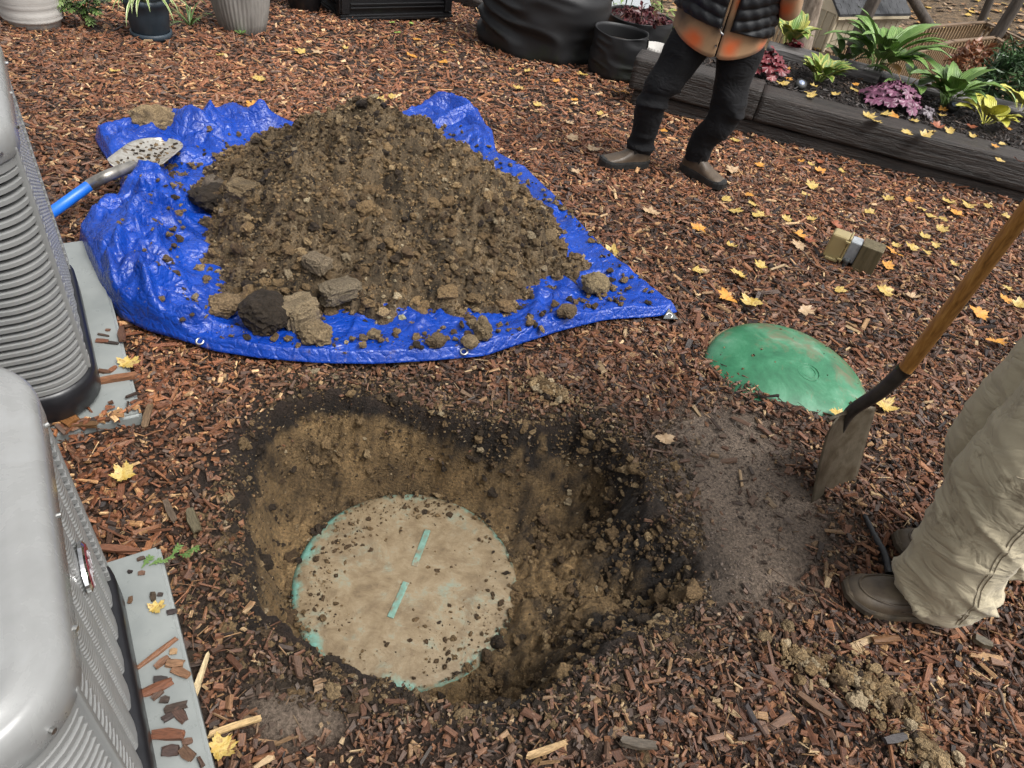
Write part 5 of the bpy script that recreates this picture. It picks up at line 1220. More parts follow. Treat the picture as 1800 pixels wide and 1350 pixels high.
def hand_parts(C, axis_, wr):
    """fist round a bar through C along axis_; wr = wrist point"""
    axis_ = axis_ / np.linalg.norm(axis_); d = C - wr; d -= axis_ * (d @ axis_); d /= np.linalg.norm(d); s = np.cross(axis_, d)
    out = [limb([wr, wr * 0.5 + (C - d * 0.05) * 0.5, C - d * 0.03 + s * 0.02], [0.03, 0.034, 0.034], [0.028, 0.036, 0.036])]
    for k, ln in zip((-1.5, -0.5, 0.5, 1.5), (0.9, 1.0, 0.98, 0.85)):
        o = axis_ * k * 0.02
        out.append(limb([C + o - d * 0.035 + s * 0.022, C + o + s * 0.034, C + o + d * 0.030 * ln + s * 0.012, C + o + d * 0.026 * ln - s * 0.018, C + o + d * 0.002 - s * 0.028], [0.0095, 0.0095, 0.009, 0.0085, 0.007], seg=10, n=16))
    out.append(limb([C - d * 0.04 + axis_ * 0.03, C - d * 0.02 + axis_ * 0.045 - s * 0.025, C + axis_ * 0.04 - s * 0.032 + d * 0.012], [0.012, 0.011, 0.009], seg=10, n=12))
    return out
hc_ = mid + np.array([-0.13, 0, 0.76])
bod = [limb([mid + [-0.04, 0, 0.40], mid + [-0.08, 0, 0.58], hc_ + [0, 0, -0.02]], [0.06, 0.055, 0.05]), ball(hc_, (0.095, 0.075, 0.115)), ball(hc_ + [-0.045, 0, -0.045], (0.05, 0.055, 0.06)), limb([hc_ + [-0.092, 0, 0.02], hc_ + [-0.112, 0, -0.02], hc_ + [-0.09, 0, -0.025]], [0.008, 0.014, 0.012]), ball(hc_ + [0.0, 0.076, -0.01], (0.02, 0.01, 0.03)), ball(hc_ + [0.0, -0.076, -0.01], (0.02, 0.01, 0.03)), ball(hc_ + [-0.088, 0, -0.062], (0.012, 0.026, 0.007)),
       limb([shA, elA, wrA], [0.05, 0.042, 0.03]), limb([shB, elB, wrB], [0.05, 0.042, 0.03]), limb([mid, mid + [-0.04, 0, 0.42]], [0.09, 0.10], [0.13, 0.14])] + hand_parts(HAND_P, hdir, wrA) + hand_parts(HAND_P2, hdir, wrB)
remesh('body', [(np.asarray(V) - DO, F) for V, F in bod], 0.0085, M_SKIN, dg_, None, 2)
M_CAP = cloth('dark_cap', (0.03, 0.03, 0.035))
remesh('cap', [(V - DO, F) for V, F in [ball(hc_ + [0.005, 0, 0.045], (0.105, 0.085, 0.085)), limb([hc_ + [-0.05, 0, 0.05], hc_ + [-0.17, 0, 0.03]], [0.012, 0.008], [0.07, 0.055])]], 0.008, M_CAP, dg_, None, 2)

# ---- the bystander in black trousers, facing the camera
lt, rt = gp(1053, 296), gp(1268, 338)
def boot_at(px_heel, px_toe):
    h_, t_ = gp(*px_heel), gp(*px_toe); d = t_ - h_; return h_, t_, math.atan2(d[1], d[0])
bs = empty('person', (gp(1165, 300)[0], gp(1165, 300)[1], 0)); tag(bs, 'bystander in black trousers, black quilted vest and orange plaid shirt near the timbers', 'person')
BO = np.array(bs.location)
LBB = 0.30
fa_y, fb_y = math.radians(205), math.radians(318)
Lf = lt + np.array([-math.cos(fa_y), -math.sin(fa_y), 0]) * 0.75 * LBB; Rf = rt + np.array([-math.cos(fb_y), -math.sin(fb_y), 0]) * 0.75 * LBB
Lf[2] = hz(Lf[0], Lf[1]) + 0.016; Rf[2] = hz(Rf[0], Rf[1]) + 0.016
boot(bs, Lf - BO, fa_y, LBB, M_TANB, M_BLKS, 0.13, sole_h=0.046); boot(bs, Rf - BO, fb_y, LBB, M_TANB, M_BLKS, 0.13, sole_h=0.046)
Yh = (Lf[1] + Rf[1]) / 2
def w3(px, Y): return at_y(*px, Y)
Lk, Rk = w3((1148, 178), Lf[1] - 0.04), w3((1275, 205), Rf[1] - 0.05)
Lh, Rh = w3((1222, 62), Yh), w3((1304, 78), Yh)
zgB = hz(Lf[0], Lf[1])
def wr_blk(co, no):
    q = np.stack([co[:, 0] * 6, co[:, 1] * 6, co[:, 2] * 15], 1); f = 1 - np.abs(vnoise(q, 331)) * 2
    kz = np.exp(-((co[:, 2] - Lk[2]) / 0.1) ** 2) + np.exp(-((co[:, 2] - zgB - 0.12) / 0.08) ** 2)
    f2 = 1 - np.abs(vnoise(np.stack([co[:, 0] * 9 + co[:, 2] * 4, co[:, 1] * 9, co[:, 2] * 5], 1), 332)) * 2
    return (0.005 + 0.014 * kz) * f.clip(-0.5, 1) + 0.007 * f2.clip(-0.4, 1)
mh = (Lh + Rh) / 2
legs = [limb([Lf + [0.0, 0, 0.085], Lf + [0.005, 0, 0.2], Lk, (Lk + Lh) / 2 + [0, 0.01, 0], Lh], [0.062, 0.062, 0.069, 0.086, 0.11], [0.070, 0.068, 0.075, 0.092, 0.115]),
        limb([Rf + [0.0, 0, 0.085], Rf + [0.0, 0, 0.2], Rk, (Rk + Rh) / 2 + [0, 0.01, 0], Rh], [0.062, 0.062, 0.069, 0.086, 0.11], [0.070, 0.068, 0.075, 0.092, 0.115]), ball(mh + [0, 0, 0.05], (0.20, 0.13, 0.12))]
remesh('trousers', [(V - BO, F) for V, F in legs], 0.009, M_BLKT, bs, wr_blk, 5)
# plaid shirt with curved tails
m, nt, b = base_mat('orange_plaid'); setp(b, spec=0.25, rough=0.85, sheen=0.1)
v = coords(nt); dn_ = nt.nodes.new('ShaderNodeTexNoise'); dn_.inputs['Scale'].default_value = 14; nt.links.new(v, dn_.inputs['Vector']); ds_ = nt.nodes.new('ShaderNodeVectorMath'); ds_.operation = 'SCALE'; ds_.inputs[3].default_value = 0.05; nt.links.new(dn_.outputs['Color'], ds_.inputs[0]); da_ = nt.nodes.new('ShaderNodeVectorMath'); da_.operation = 'ADD'; nt.links.new(v, da_.inputs[0]); nt.links.new(ds_.outputs[0], da_.inputs[1])
sp = nt.nodes.new('ShaderNodeSeparateXYZ'); nt.links.new(da_.outputs[0], sp.inputs[0])
def band(c_, per, ph, w_):
    f = math_(nt, 'ABSOLUTE', math_(nt, 'SUBTRACT', math_(nt, 'FRACT', math_(nt, 'ADD', math_(nt, 'DIVIDE', c_, per), ph)), 0.5))
    mr = nt.nodes.new('ShaderNodeMapRange'); mr.interpolation_type = 'SMOOTHSTEP'; mr.inputs[1].default_value, mr.inputs[2].default_value = w_ + 0.20, w_ - 0.18
    nt.links.new(f, mr.inputs[0]); return mr.outputs[0]
_h = w3((1256, 102), Yh - 0.14) - BO; _px, _pz = float(_h[0]), float(_h[2])
def ph_(c0, per): return 0.5 - c0 / per
dx_, dz_ = band(sp.outputs[0], 0.19, ph_(_px + 0.085, 0.19), 0.19), band(sp.outputs[2], 0.20, ph_(_pz + 0.085, 0.20), 0.19)
bxx, bzz = band(sp.outputs[0], 0.19, ph_(_px + 0.01, 0.19), 0.13), band(sp.outputs[2], 0.20, ph_(_pz + 0.17, 0.20), 0.14)
base_c = ramp(nt, noise(nt, v, 6, 4), [(0.3, (0.30, 0.175, 0.09)), (0.7, (0.42, 0.26, 0.14))])
c1 = mixc(nt, math_(nt, 'MULTIPLY', dx_, dz_), base_c, (0.62, 0.13, 0.038))
c2 = mixc(nt, math_(nt, 'MULTIPLY', math_(nt, 'MULTIPLY', bxx, bzz), 0.92), c1, (0.03, 0.024, 0.02))
c3 = mixc(nt, math_(nt, 'MULTIPLY', math_(nt, 'ADD', math_(nt, 'MULTIPLY', bxx, 0.5), math_(nt, 'MULTIPLY', bzz, 0.5)), 0.55), c2, (0.10, 0.075, 0.055))
nt.links.new(c3, b.inputs['Base Color']); bump(nt, b, noise(nt, v, 300, 2), 0.2, 0.002)
M_PLAID = m
hemC = w3((1256, 102), Yh - 0.14); hemL = w3((1188, 62), Yh - 0.03); hemR = w3((1338, 72), Yh)
xc = (hemL[0] + hemR[0]) / 2; hwid = (hemR[0] - hemL[0]) / 2
def torso_pt(a_, z_):     # a_ angle: -90 = front
    t = np.clip((z_ - mh[2]) / 0.55, -0.4, 1); rx = hwid * (1.02 - 0.06 * t) + 0.01; ry = 0.145 + 0.02 * t
    return np.array([xc + (hemC[0] - xc) * 0.0 + rx * math.cos(a_), Yh + ry * math.sin(a_), z_])
na, nz_ = 84, 26; V = []; F = []
split = -math.pi / 2 + math.asin(np.clip((hemC[0] - xc) / hwid, -0.9, 0.9))
ztop = mh[2] + 0.52
for i in range(na + 1):
    a_ = split + 0.015 + (2 * math.pi - 0.03) * i / na
    fr_ = abs(math.cos(a_)); zh = hemC[2] + (max(hemL[2], hemR[2]) - hemC[2]) * fr_ ** 2.2
    if i in (0, na): zh += 0.012
    for j in range(nz_):
        t = j / (nz_ - 1); z_ = zh + (ztop - zh) * t
        p = torso_pt(a_, z_); flare = 1 + 0.05 * (1 - t) ** 3 + 0.012 * math.sin(a_ * 7) * (1 - t)
        V.append(((p[0] - xc) * flare + xc, (p[1] - Yh) * flare + Yh, p[2]))
F = [tuple(f) for f in grid_faces(na + 1, nz_)]
me = pymesh('shirt', np.array(V) - BO, F); sh = link('shirt', me, M_PLAID, bs, smooth=True); so = sh.modifiers.new('t', 'SOLIDIFY'); so.thickness = 0.004; so.offset = 0
M_BTN = nmat('shirt_button', two((0.08, 0.06, 0.05)), 60, (0.3, 0.4), 0.0)
for dzz in (0.06, 0.15):
    p = torso_pt(split - 0.06, hemC[2] + dzz); o = tube('button', [p - BO + [0, -0.010, 0], p - BO + [0, -0.014, 0]], 0.006, M_BTN, sh, 12)
# quilted vest: horizontal baffles, open in front of the shirt's split
M_VEST = nmat('vest_black_nylon', two((0.0105, 0.0115, 0.0135), 0.2), 40, (0.45, 0.6), 0.25, 120, spec=0.4)
na = 150; V = []; nz_ = 90
vz = w3((1248, 52), Yh - 0.19)
v_lo_front, v_lo_side = vz[2], w3((1190, 8), Yh)[2]
g0, g1 = split + 0.13, split + 2 * math.pi - 0.06
for i in range(na + 1):
    a_ = g0 + (g1 - g0) * i / na
    side = abs(math.cos(a_)) ** 1.5
    zl = vz[2] + 0.03 * side if a_ < math.pi * 0.5 + split + 1.2 else vz[2] + (v_lo_side - vz[2]) * 0.9 * side + 0.0
    zl = w3((1340, 62), Yh)[2] * side + vz[2] * (1 - side) if math.cos(a_) > 0 else max(v_lo_side, vz[2]) * side + vz[2] * (1 - side)
    for j in range(nz_):
        t = j / (nz_ - 1); z_ = zl + (ztop + 0.02 - zl) * t
        p = torso_pt(a_, z_); puff = 0.022 + 0.014 * abs(math.sin((z_ * 1.0 + 0.02 * math.sin(a_ * 3)) / 0.052 * math.pi)) ** 0.6 + 0.003 * math.sin(a_ * 23 + z_ * 60)
        if i in (0, na) or j == 0: puff *= 0.45
        dn = np.array([math.cos(a_), math.sin(a_), 0]); V.append(p + dn * puff)
vs_ = link('vest', pymesh('vest', np.array(V) - BO, [tuple(f) for f in grid_faces(na + 1, nz_)]), M_VEST, bs, smooth=True); so = vs_.modifiers.new('t', 'SOLIDIFY'); so.thickness = 0.012; so.offset = -1
p = torso_pt(split - 0.07, vz[2]) + [0, -0.035, 0]
tube('zip_pull', [p - BO + [-0.01, 0, 0.01], p - BO + [0.0, -0.004, -0.006], p - BO + [0.016, -0.004, -0.012]], 0.005, M_SCREW, vs_, 8)
shc = np.array([xc, Yh, ztop])
elR, elL = w3((1388, 14), Yh - 0.02), np.array([xc - hwid - 0.16, Yh - 0.02, ztop - 0.28])
shR, shL = shc + [hwid + 0.02, 0, -0.02], shc + [-hwid - 0.02, 0, -0.02]
hdR, hdL = torso_pt(-0.9, mh[2] + 0.46) + [0.05, -0.12, 0], torso_pt(-2.2, mh[2] + 0.48) + [-0.05, -0.12, 0]
remesh('sleeves', [(V - BO, F) for V, F in [limb([shR - [0.06, 0, 0], shR, elR, (elR + hdR) / 2], [0.075, 0.068, 0.058, 0.05]), limb([shL + [0.06, 0, 0], shL, elL, (elL + hdL) / 2], [0.075, 0.068, 0.058, 0.05]), limb([shL, shc + [0, 0, 0.0], shR], [0.075, 0.085, 0.075])]], 0.012, M_PLAID, bs, lambda c, n: 0.004 * fbm(c * 9, 3, 5), 4)
hc_ = shc + np.array([0, -0.03, 0.22])
bod = [limb([mh, shc + [0, 0, -0.02]], [0.10, 0.10], [0.15, 0.15]), limb([shc + [0, 0, -0.05], shc + [0, 0, 0.08], hc_], [0.06, 0.055, 0.05]), ball(hc_, (0.075, 0.095, 0.115)), ball(hc_ + [0, -0.045, -0.045], (0.055, 0.05, 0.06)), limb([hc_ + [0, -0.092, 0.02], hc_ + [0, -0.112, -0.02], hc_ + [0, -0.09, -0.025]], [0.008, 0.014, 0.012]), ball(hc_ + [0.076, 0, -0.01], (0.01, 0.02, 0.03)), ball(hc_ + [-0.076, 0, -0.01], (0.01, 0.02, 0.03)), limb([shR, elR, hdR], [0.05, 0.042, 0.03]), limb([shL, elL, hdL], [0.05, 0.042, 0.03])] + hand_parts(hdR + [-0.02, 0, 0.0], np.array([0.3, 0.9, 0.2]), hdR + [0.05, 0, 0.0]) + hand_parts(hdL + [0.02, 0, 0.0], np.array([-0.3, 0.9, 0.2]), hdL + [-0.05, 0, 0])
remesh('body', [(np.asarray(V) - BO, F) for V, F in bod], 0.0095, M_SKIN, bs, None, 2)
M_HAIR = nmat('dark_hair', two((0.03, 0.02, 0.014), 0.3), 60, (0.4, 0.6), 0.3)
remesh('hair', [(V - BO, F) for V, F in [ball(hc_ + [0, 0.02, 0.035], (0.086, 0.098, 0.095))]], 0.008, M_HAIR, bs, lambda c, n: 0.004 * fbm(c * 40, 2, 5), 1)
# ================================================================== RAISED BED OF BLACK TIMBERS
m, nt, b = base_mat('black_weathered_timber'); setp(b, spec=0.5)
v = coords(nt); g_ = noise(nt, coords(nt, 'Object', (2.2, 38, 38)), 1.4, 6, 0.7, 0.35); big = noise(nt, v, 3, 4)
nt.links.new(ramp(nt, g_, [(0.28, (0.006, 0.005, 0.004)), (0.5, (0.026, 0.019, 0.015)), (0.68, (0.060, 0.046, 0.038)), (0.8, (0.11, 0.095, 0.082))]), b.inputs['Base Color'])
mr = nt.nodes.new('ShaderNodeMapRange'); mr.inputs[3].default_value, mr.inputs[4].default_value = 0.26, 0.6
nt.links.new(big, mr.inputs[0]); nt.links.new(mr.outputs[0], b.inputs['Roughness']); bump(nt, b, g_, 1.0, 0.022)
M_TIMB = m
M_TIMG = nmat('grey_weathered_timber', [(0.3, (0.05, 0.045, 0.043)), (0.55, (0.12, 0.11, 0.105)), (0.75, (0.22, 0.21, 0.20))], 1.6, (0.35, 0.6), 0.8, 3, 0.015, stretch=(2.2, 34, 34))
BED_Z = 0.03
bed = empty('raised_bed', (BEDF0[0], BEDF0[1], 0), math.atan2(BED_E[1], BED_E[0]))
tag(bed, 'raised flower bed edged with black weathered railway timbers', 'flower bed')
def beam(name, x0, x1, y0, y1, z0, z1, mat, parent, seed, bev=0.02, chips=True):
    nx = max(6, int((x1 - x0) / 0.035)); prof = []
    r = bev
    for cy, cz, a0 in ((y1 - r, z1 - r, 0), (y0 + r, z1 - r, 90), (y0 + r, z0 + r, 180), (y1 - r, z0 + r, 270)):
        for k in range(4):
            a_ = math.radians(a0 + 30 * k); prof.append((cy + r * math.cos(a_), cz + r * math.sin(a_)))
    pp = []
    for i in range(len(prof)):
        p, q_ = np.array(prof[i]), np.array(prof[(i + 1) % len(prof)]); L = np.linalg.norm(q_ - p); n_ = max(1, int(L / 0.035))
        for k in range(n_): pp.append(p + (q_ - p) * k / n_)
    pp = np.array(pp); xs = np.linspace(x0, x1, nx); m_ = len(pp)
    V = np.zeros((nx, m_, 3)); V[:, :, 0] = xs[:, None]; V[:, :, 1] = pp[None, :, 0]; V[:, :, 2] = pp[None, :, 1]
    V = V.reshape(-1, 3); c = np.array([(y0 + y1) / 2, (z0 + z1) / 2]); d = V[:, 1:] - c; d /= np.linalg.norm(d, axis=1, keepdims=True)
    nz_ = 0.007 * fbm(np.stack([V[:, 0] * 3, V[:, 1] * 16, V[:, 2] * 16], 1), 3, seed) + 0.006 * np.minimum(0, vnoise(np.stack([V[:, 0] * 5, V[:, 1] * 30, V[:, 2] * 30], 1), seed + 1))
    V[:, 1:] += d * nz_[:, None]
    F = [tuple(f) for f in grid_faces(nx, m_, wrap_v=True)] + [tuple(range(m_)), tuple(range((nx - 1) * m_, nx * m_))[::-1]]
    me = pymesh(name, V, F); bm = bmesh.new(); bm.from_mesh(me); bmesh.ops.recalc_face_normals(bm, faces=bm.faces); bm.to_mesh(me); bm.free()
    return link(name, me, mat, parent, smooth=True)
def bl_(P): P = np.asarray(P)[:2] - BEDF0; return np.array([P @ BED_E, P @ BED_N])
TW = 0.25
beam('timber', -0.10, 0.80, 0.0, TW, -0.165, BED_Z + 0.022, M_TIMB, bed, 1)
beam('timber', 0.806, 4.6, 0.002, TW, -0.165, BED_Z, M_TIMB, bed, 2)
beam('timber', -0.06, 0.52, 0.022, TW, -0.42, -0.170, M_TIMB, bed, 3)
beam('timber', 0.526, 4.6, 0.018, TW, -0.42, -0.170, M_TIMB, bed, 4)
REAR = bl_(at_z(1600, 150, BED_Z))[1]
beam('timber', 0.75, 1.62, REAR - 0.10, REAR + 0.13, -0.30, BED_Z + 0.05, M_TIMG, bed, 6)
beam('timber', 1.64, 3.05, REAR - 0.05, REAR + 0.18, -0.30, BED_Z + 0.02, M_TIMG, bed, 7)
beam('timber', 3.07, 4.6, REAR - 0.03, REAR + 0.20, -0.30, BED_Z - 0.01, M_TIMG, bed, 8)
beam('timber', 0.04, 0.24, TW + 0.004, REAR + 0.1, -0.36, BED_Z - 0.01, M_TIMB, bed, 9)
# bed soil with black mulch
sx_, sy_ = np.meshgrid(np.linspace(0.2, 4.55, 140), np.linspace(TW - 0.02, REAR + 0.05, 50), indexing='ij'); s_ = sx_.shape; sx_, sy_ = sx_.ravel(), sy_.ravel()
def bed_h(x, y): return BED_Z - 0.025 + 0.025 * fbm(P3(x, y, 4), 4, 402)
sz_ = bed_h(sx_, sy_)
so_ = link('bed_soil', arr_mesh('bed_soil', np.stack([sx_, sy_, sz_], 1), grid_faces(*s_), {'Col': ('FLOAT_COLOR', rgba(np.repeat(np.array([[0.016, 0.012, 0.010]]), len(sx_), 0)))}), M_GROUND, bed, smooth=True)
n = 5500; x = NP.uniform(0.22, 4.5, n); y = NP.uniform(TW, REAR, n)
_hg = hgt
def hgt_bed(xx, yy): return bed_h(xx, yy)
hgt = hgt_bed
c_ = np.array([0.028, 0.021, 0.018]) * NP.uniform(0.4, 1.8, (n, 1)); c_[NP.uniform(0, 1, n) < 0.06] = [0.10, 0.065, 0.045]
A_ = chip_arrays(x, y, NP.uniform(0.015, 0.06, n), NP.uniform(0.006, 0.018, n), NP.uniform(0.003, 0.006, n), c_, NP.uniform(0, 0.02, n), 0.3)
hgt = _hg
bc_ = link('bed_mulch', arr_mesh('bed_mulch', A_[0], A_[1], {'Col': ('FLOAT_COLOR', rgba(A_[2])), 'loc': ('FLOAT_VECTOR', A_[3])}), M_CHIP, bed); bc_['kind'] = 'stuff'

# ------------------------------------------------------------------ leaves of plants
def leafmat(name, cols, scale=14, rough=(0.3, 0.5), bumps=0.25, stretch=None, trans=0.0):
    m = nmat(name, cols, scale, rough, bumps, scale * 4, 0.003, stretch=stretch, spec=0.5)
    b = m.node_tree.nodes['Principled BSDF']; b.inputs['Subsurface Weight'].default_value = 0.0
    return m
def veined(name, cols, rib, edge=None):
    m, nt, b = base_mat(name); setp(b, spec=0.5, rough=0.38)
    at = nt.nodes.new('ShaderNodeAttribute'); at.attribute_name = 'loc'; sp = nt.nodes.new('ShaderNodeSeparateXYZ'); nt.links.new(at.outputs['Vector'], sp.inputs[0])
    ab = math_(nt, 'ABSOLUTE', sp.outputs[1]); col = ramp(nt, noise(nt, coords(nt), 13, 4), cols)
    mid_ = nt.nodes.new('ShaderNodeMapRange'); mid_.inputs[1].default_value, mid_.inputs[2].default_value, mid_.inputs[3].default_value, mid_.inputs[4].default_value = 0.0, 0.16, 0.7, 0.0
    nt.links.new(ab, mid_.inputs[0]); col = mixc(nt, mid_.outputs[0], col, rib)
    if edge:
        ed = nt.nodes.new('ShaderNodeMapRange'); ed.inputs[1].default_value, ed.inputs[2].default_value = 0.45, 0.8; nt.links.new(math_(nt, 'ADD', ab, math_(nt, 'MULTIPLY', math_(nt, 'SUBTRACT', noise(nt, coords(nt), 30, 3), 0.5), 0.6)), ed.inputs[0]); col = mixc(nt, ed.outputs[0], col, edge)
    nt.links.new(col, b.inputs['Base Color'])
    w = math_(nt, 'SINE', math_(nt, 'MULTIPLY', ab, 26.0)); bump(nt, b, w, 0.45, 0.004); return m
M_HOSTA = veined('hosta_green', [(0.3, (0.085, 0.17, 0.032)), (0.7, (0.18, 0.30, 0.075))], (0.26, 0.36, 0.12))
M_HOSTAB = veined('hosta_dark', [(0.3, (0.055, 0.12, 0.022)), (0.7, (0.12, 0.21, 0.045))], (0.2, 0.28, 0.09))
M_HOSTAY = veined('hosta_yellow', [(0.3, (0.36, 0.36, 0.035)), (0.7, (0.54, 0.50, 0.09))], (0.5, 0.5, 0.16))
M_HOSTAV = veined('hosta_variegated', [(0.35, (0.09, 0.19, 0.025)), (0.7, (0.17, 0.27, 0.05))], (0.2, 0.3, 0.06), (0.42, 0.42, 0.11))
M_DEAD = leafmat('leaf_withered', [(0.3, (0.20, 0.10, 0.035)), (0.7, (0.38, 0.22, 0.07))])
M_HEUP = leafmat('heuchera_purple', [(0.3, (0.060, 0.018, 0.035)), (0.55, (0.17, 0.055, 0.105)), (0.75, (0.34, 0.17, 0.235))], 20, (0.3, 0.5), 0.5)
M_HEUR = leafmat('heuchera_red', [(0.3, (0.05, 0.006, 0.010)), (0.55, (0.15, 0.015, 0.022)), (0.75, (0.27, 0.09, 0.08))], 20, (0.3, 0.5), 0.5)
M_STEM = leafmat('stem_green', [(0.3, (0.10, 0.17, 0.04)), (0.7, (0.18, 0.26, 0.07))])
def blade_leaf(name, mat, parent, az, L, W, elev0, elev1, pet=0.4, twist=0.0, n=12, fold=0.25, wave=0.0, base=(0, 0, 0), stem=None, smooth=True, tipw=1.0):
    """arching leaf: path from base going out along azimuth az, elevation bending elev0 -> elev1 (degrees)"""
    P = [np.array(base, float)]; st = L / n
    for k in range(n):
        t = (k + 0.5) / n; e = math.radians(elev0 + (elev1 - elev0) * t ** 1.3); a_ = az + twist * t
        P.append(P[-1] + st * np.array([math.cos(e) * math.cos(a_), math.cos(e) * math.sin(a_), math.sin(e)]))
    P = np.array(P); T = np.gradient(P, axis=0); T /= np.linalg.norm(T, axis=1, keepdims=True)
    S = np.cross(T, [0, 0, 1.0]); S /= np.linalg.norm(S, axis=1, keepdims=True) + 1e-9; U = np.cross(S, T)
    V, F = [], []
    for k in range(n + 1):
        t = k / n; u = (t - pet) / (1 - pet)
        w_ = 0.0035 if u <= 0 else max(0.0035 if u < 0.05 else 0.0006, W * 0.5 * (math.sin(math.pi * min(1, u ** 0.75)) ** 0.75) * (1 - 0.25 * u) * 1.15)
        if u >= 0.999: w_ = 0.0006
        for s_ in (-1, -0.55, 0, 0.55, 1):
            zf = fold * w_ * (abs(s_) ** 1.2) + wave * W * math.sin(u * 16 + s_ * 2) * abs(s_) * (u > 0.05)
            V.append(P[k] + S[k] * s_ * w_ + U[k] * zf)
    F = [tuple(f) for f in grid_faces(n + 1, 5)]
    me = pymesh(name, V, F); q_ = me.attributes.new('loc', 'FLOAT_VECTOR', 'POINT')
    q_.data.foreach_set('vector', np.array([(k / n, s_, az) for k in range(n + 1) for s_ in (-1, -0.55, 0, 0.55, 1)], np.float32).ravel())
    return link(name, me, mat, parent, smooth=smooth)
def hosta(px, n, L, W, mat, label, seed, z=BED_Z, alt=None, tall=0.0, elev=(70, -25), pet=0.42, group='hosta plants in the raised bed', name='hosta'):
    g = at_z(*px, z); rr_ = random.Random(seed)
    h = empty(name, (g[0], g[1], z - 0.03)); tag(h, label, 'plant', group)
    for k in range(n):
        az = k * 2.399 + rr_.uniform(-0.3, 0.3); inn = k / n
        e0 = elev[0] + 14 * inn + rr_.uniform(-8, 8); e1 = elev[1] + rr_.uniform(-22, 22) + 35 * inn
        blade_leaf('leaf', alt if (alt and rr_.random() < 0.16) else mat, h, az, L * rr_.uniform(0.7, 1.1) * (1 - 0.15 * inn) + tall * inn, W * rr_.uniform(0.8, 1.15), e0, e1, pet, rr_.uniform(-0.4, 0.4), 12, 0.3, 0.03, (0.02 * math.cos(az), 0.02 * math.sin(az), 0))
    return h
hosta((1535, 132), 40, 0.54, 0.105, M_HOSTA, 'largest green hosta with long arching leaves at the bed\'s middle', 3, alt=M_HOSTAB, tall=0.12)
hosta((1660, 182), 28, 0.44, 0.105, M_HOSTA, 'green hosta right of the largest one, behind the purple plant', 4, alt=M_HOSTAB)
hosta((1440, 138), 40, 0.26, 0.062, M_HOSTAV, 'small compact yellow-edged hosta left of the largest hosta', 5, alt=M_HOSTAB, elev=(60, -10))
hosta((1382, 84), 17, 0.36, 0.12, M_HOSTAV, 'yellow-green hosta right beside the bystander\'s hip', 6, alt=M_HOSTAY, elev=(75, -15))
hosta((1735, 212), 16, 0.28, 0.11, M_HOSTAY, 'bright yellow hosta at the bed\'s right front', 7, elev=(48, -15))
hosta((1795, 198), 16, 0.32, 0.10, M_HOSTAY, 'yellow-green hosta at the right picture edge', 8, alt=M_HOSTA, elev=(60, -10))
hosta((1590, 160), 12, 0.40, 0.09, M_HOSTA, 'low drooping green hosta between the two larger green ones', 12, alt=M_DEAD, elev=(50, -45))
hosta((1478, 118), 10, 0.34, 0.08, M_HOSTAB, 'narrow dark hosta clump behind the small compact hosta', 13, elev=(66, -20))
def ruffle_leaf(parent, base, az, reach, h, R, mat, rr_, name='leaf'):
    c = np.array(base) + [reach * math.cos(az), reach * math.sin(az), h]; tilt = rr_.uniform(0.15, 0.7); n = 30
    d = np.array([math.cos(az), math.sin(az), 0]); s_ = np.array([-d[1], d[0], 0]); up_ = np.array([0, 0, 1.0])
    f = d * math.cos(tilt) - up_ * math.sin(tilt); u = np.cross(f, s_) * -1; u = up_ * math.cos(tilt) + d * math.sin(tilt)
    V = [c - f * R * 0.1]; ph = rr_.uniform(0, 6)
    for ring, fr_ in enumerate((0.35, 0.7, 1.0)):
        for k in range(n):
            t = 2 * math.pi * k / n; lob = 1 + 0.16 * math.sin(7 * t + ph) * fr_ + 0.07 * math.sin(17 * t)
            notch = 1 - 0.5 * math.exp(-((t - math.pi) / 0.3) ** 2) * fr_
            r_ = R * fr_ * lob * notch; wv = R * (0.16 * fr_ ** 2 * math.sin(8 * t + ph * 2) + 0.07 * math.sin(3 * t + ph) * fr_ - 0.12 * fr_ ** 2)
            V.append(c + f * r_ * math.cos(t) + s_ * r_ * math.sin(t) + u * wv)
    F = [(0, 1 + k, 1 + (k + 1) % n) for k in range(n)]
    for rg_ in (0, 1): F += [(1 + rg_ * n + k, 1 + (rg_ + 1) * n + k, 1 + (rg_ + 1) * n + (k + 1) % n, 1 + rg_ * n + (k + 1) % n) for k in range(n)]
    return link(name, pymesh(name, V, F), mat, parent, smooth=True)
def heuchera(px, n, R, spread, hh, mat, label, seed, z=BED_Z):
    g = at_z(*px, z); rr_ = random.Random(seed); h = empty('heuchera', (g[0], g[1], z - 0.02)); tag(h, label, 'plant', 'coral bells in the raised bed')
    for k in range(n):
        t = math.sqrt((k + 0.5) / n); az = k * 2.399
        ruffle_leaf(h, (0, 0, 0), az, spread * t, hh * (1 - 0.75 * t * t) + rr_.uniform(-0.01, 0.02), R * rr_.uniform(0.75, 1.2), mat, rr_)
    for k in range(6):
        az = k * 1.05; tube('stem', [(0, 0, 0), (spread * 0.3 * math.cos(az), spread * 0.3 * math.sin(az), hh * 0.6)], 0.002, M_HEUR, h, 5)
heuchera((1565, 180), 34, 0.052, 0.20, 0.15, M_HEUP, 'ruffled purple coral bells behind the front timber', 21)
heuchera((1625, 200), 6, 0.045, 0.05, 0.05, leafmat('heuchera_grey', [(0.3, (0.06, 0.04, 0.05)), (0.7, (0.20, 0.17, 0.19))], 20), 'small grey-purple leaf clump right of the purple coral bells', 22)
heuchera((1345, 128), 24, 0.045, 0.13, 0.16, M_HEUR, 'dark red coral bells beside the bystander\'s leg', 23)
heuchera((1392, 92), 7, 0.05, 0.06, 0.10, M_HEUR, 'few dark maroon leaves under the yellow-green hosta', 24)
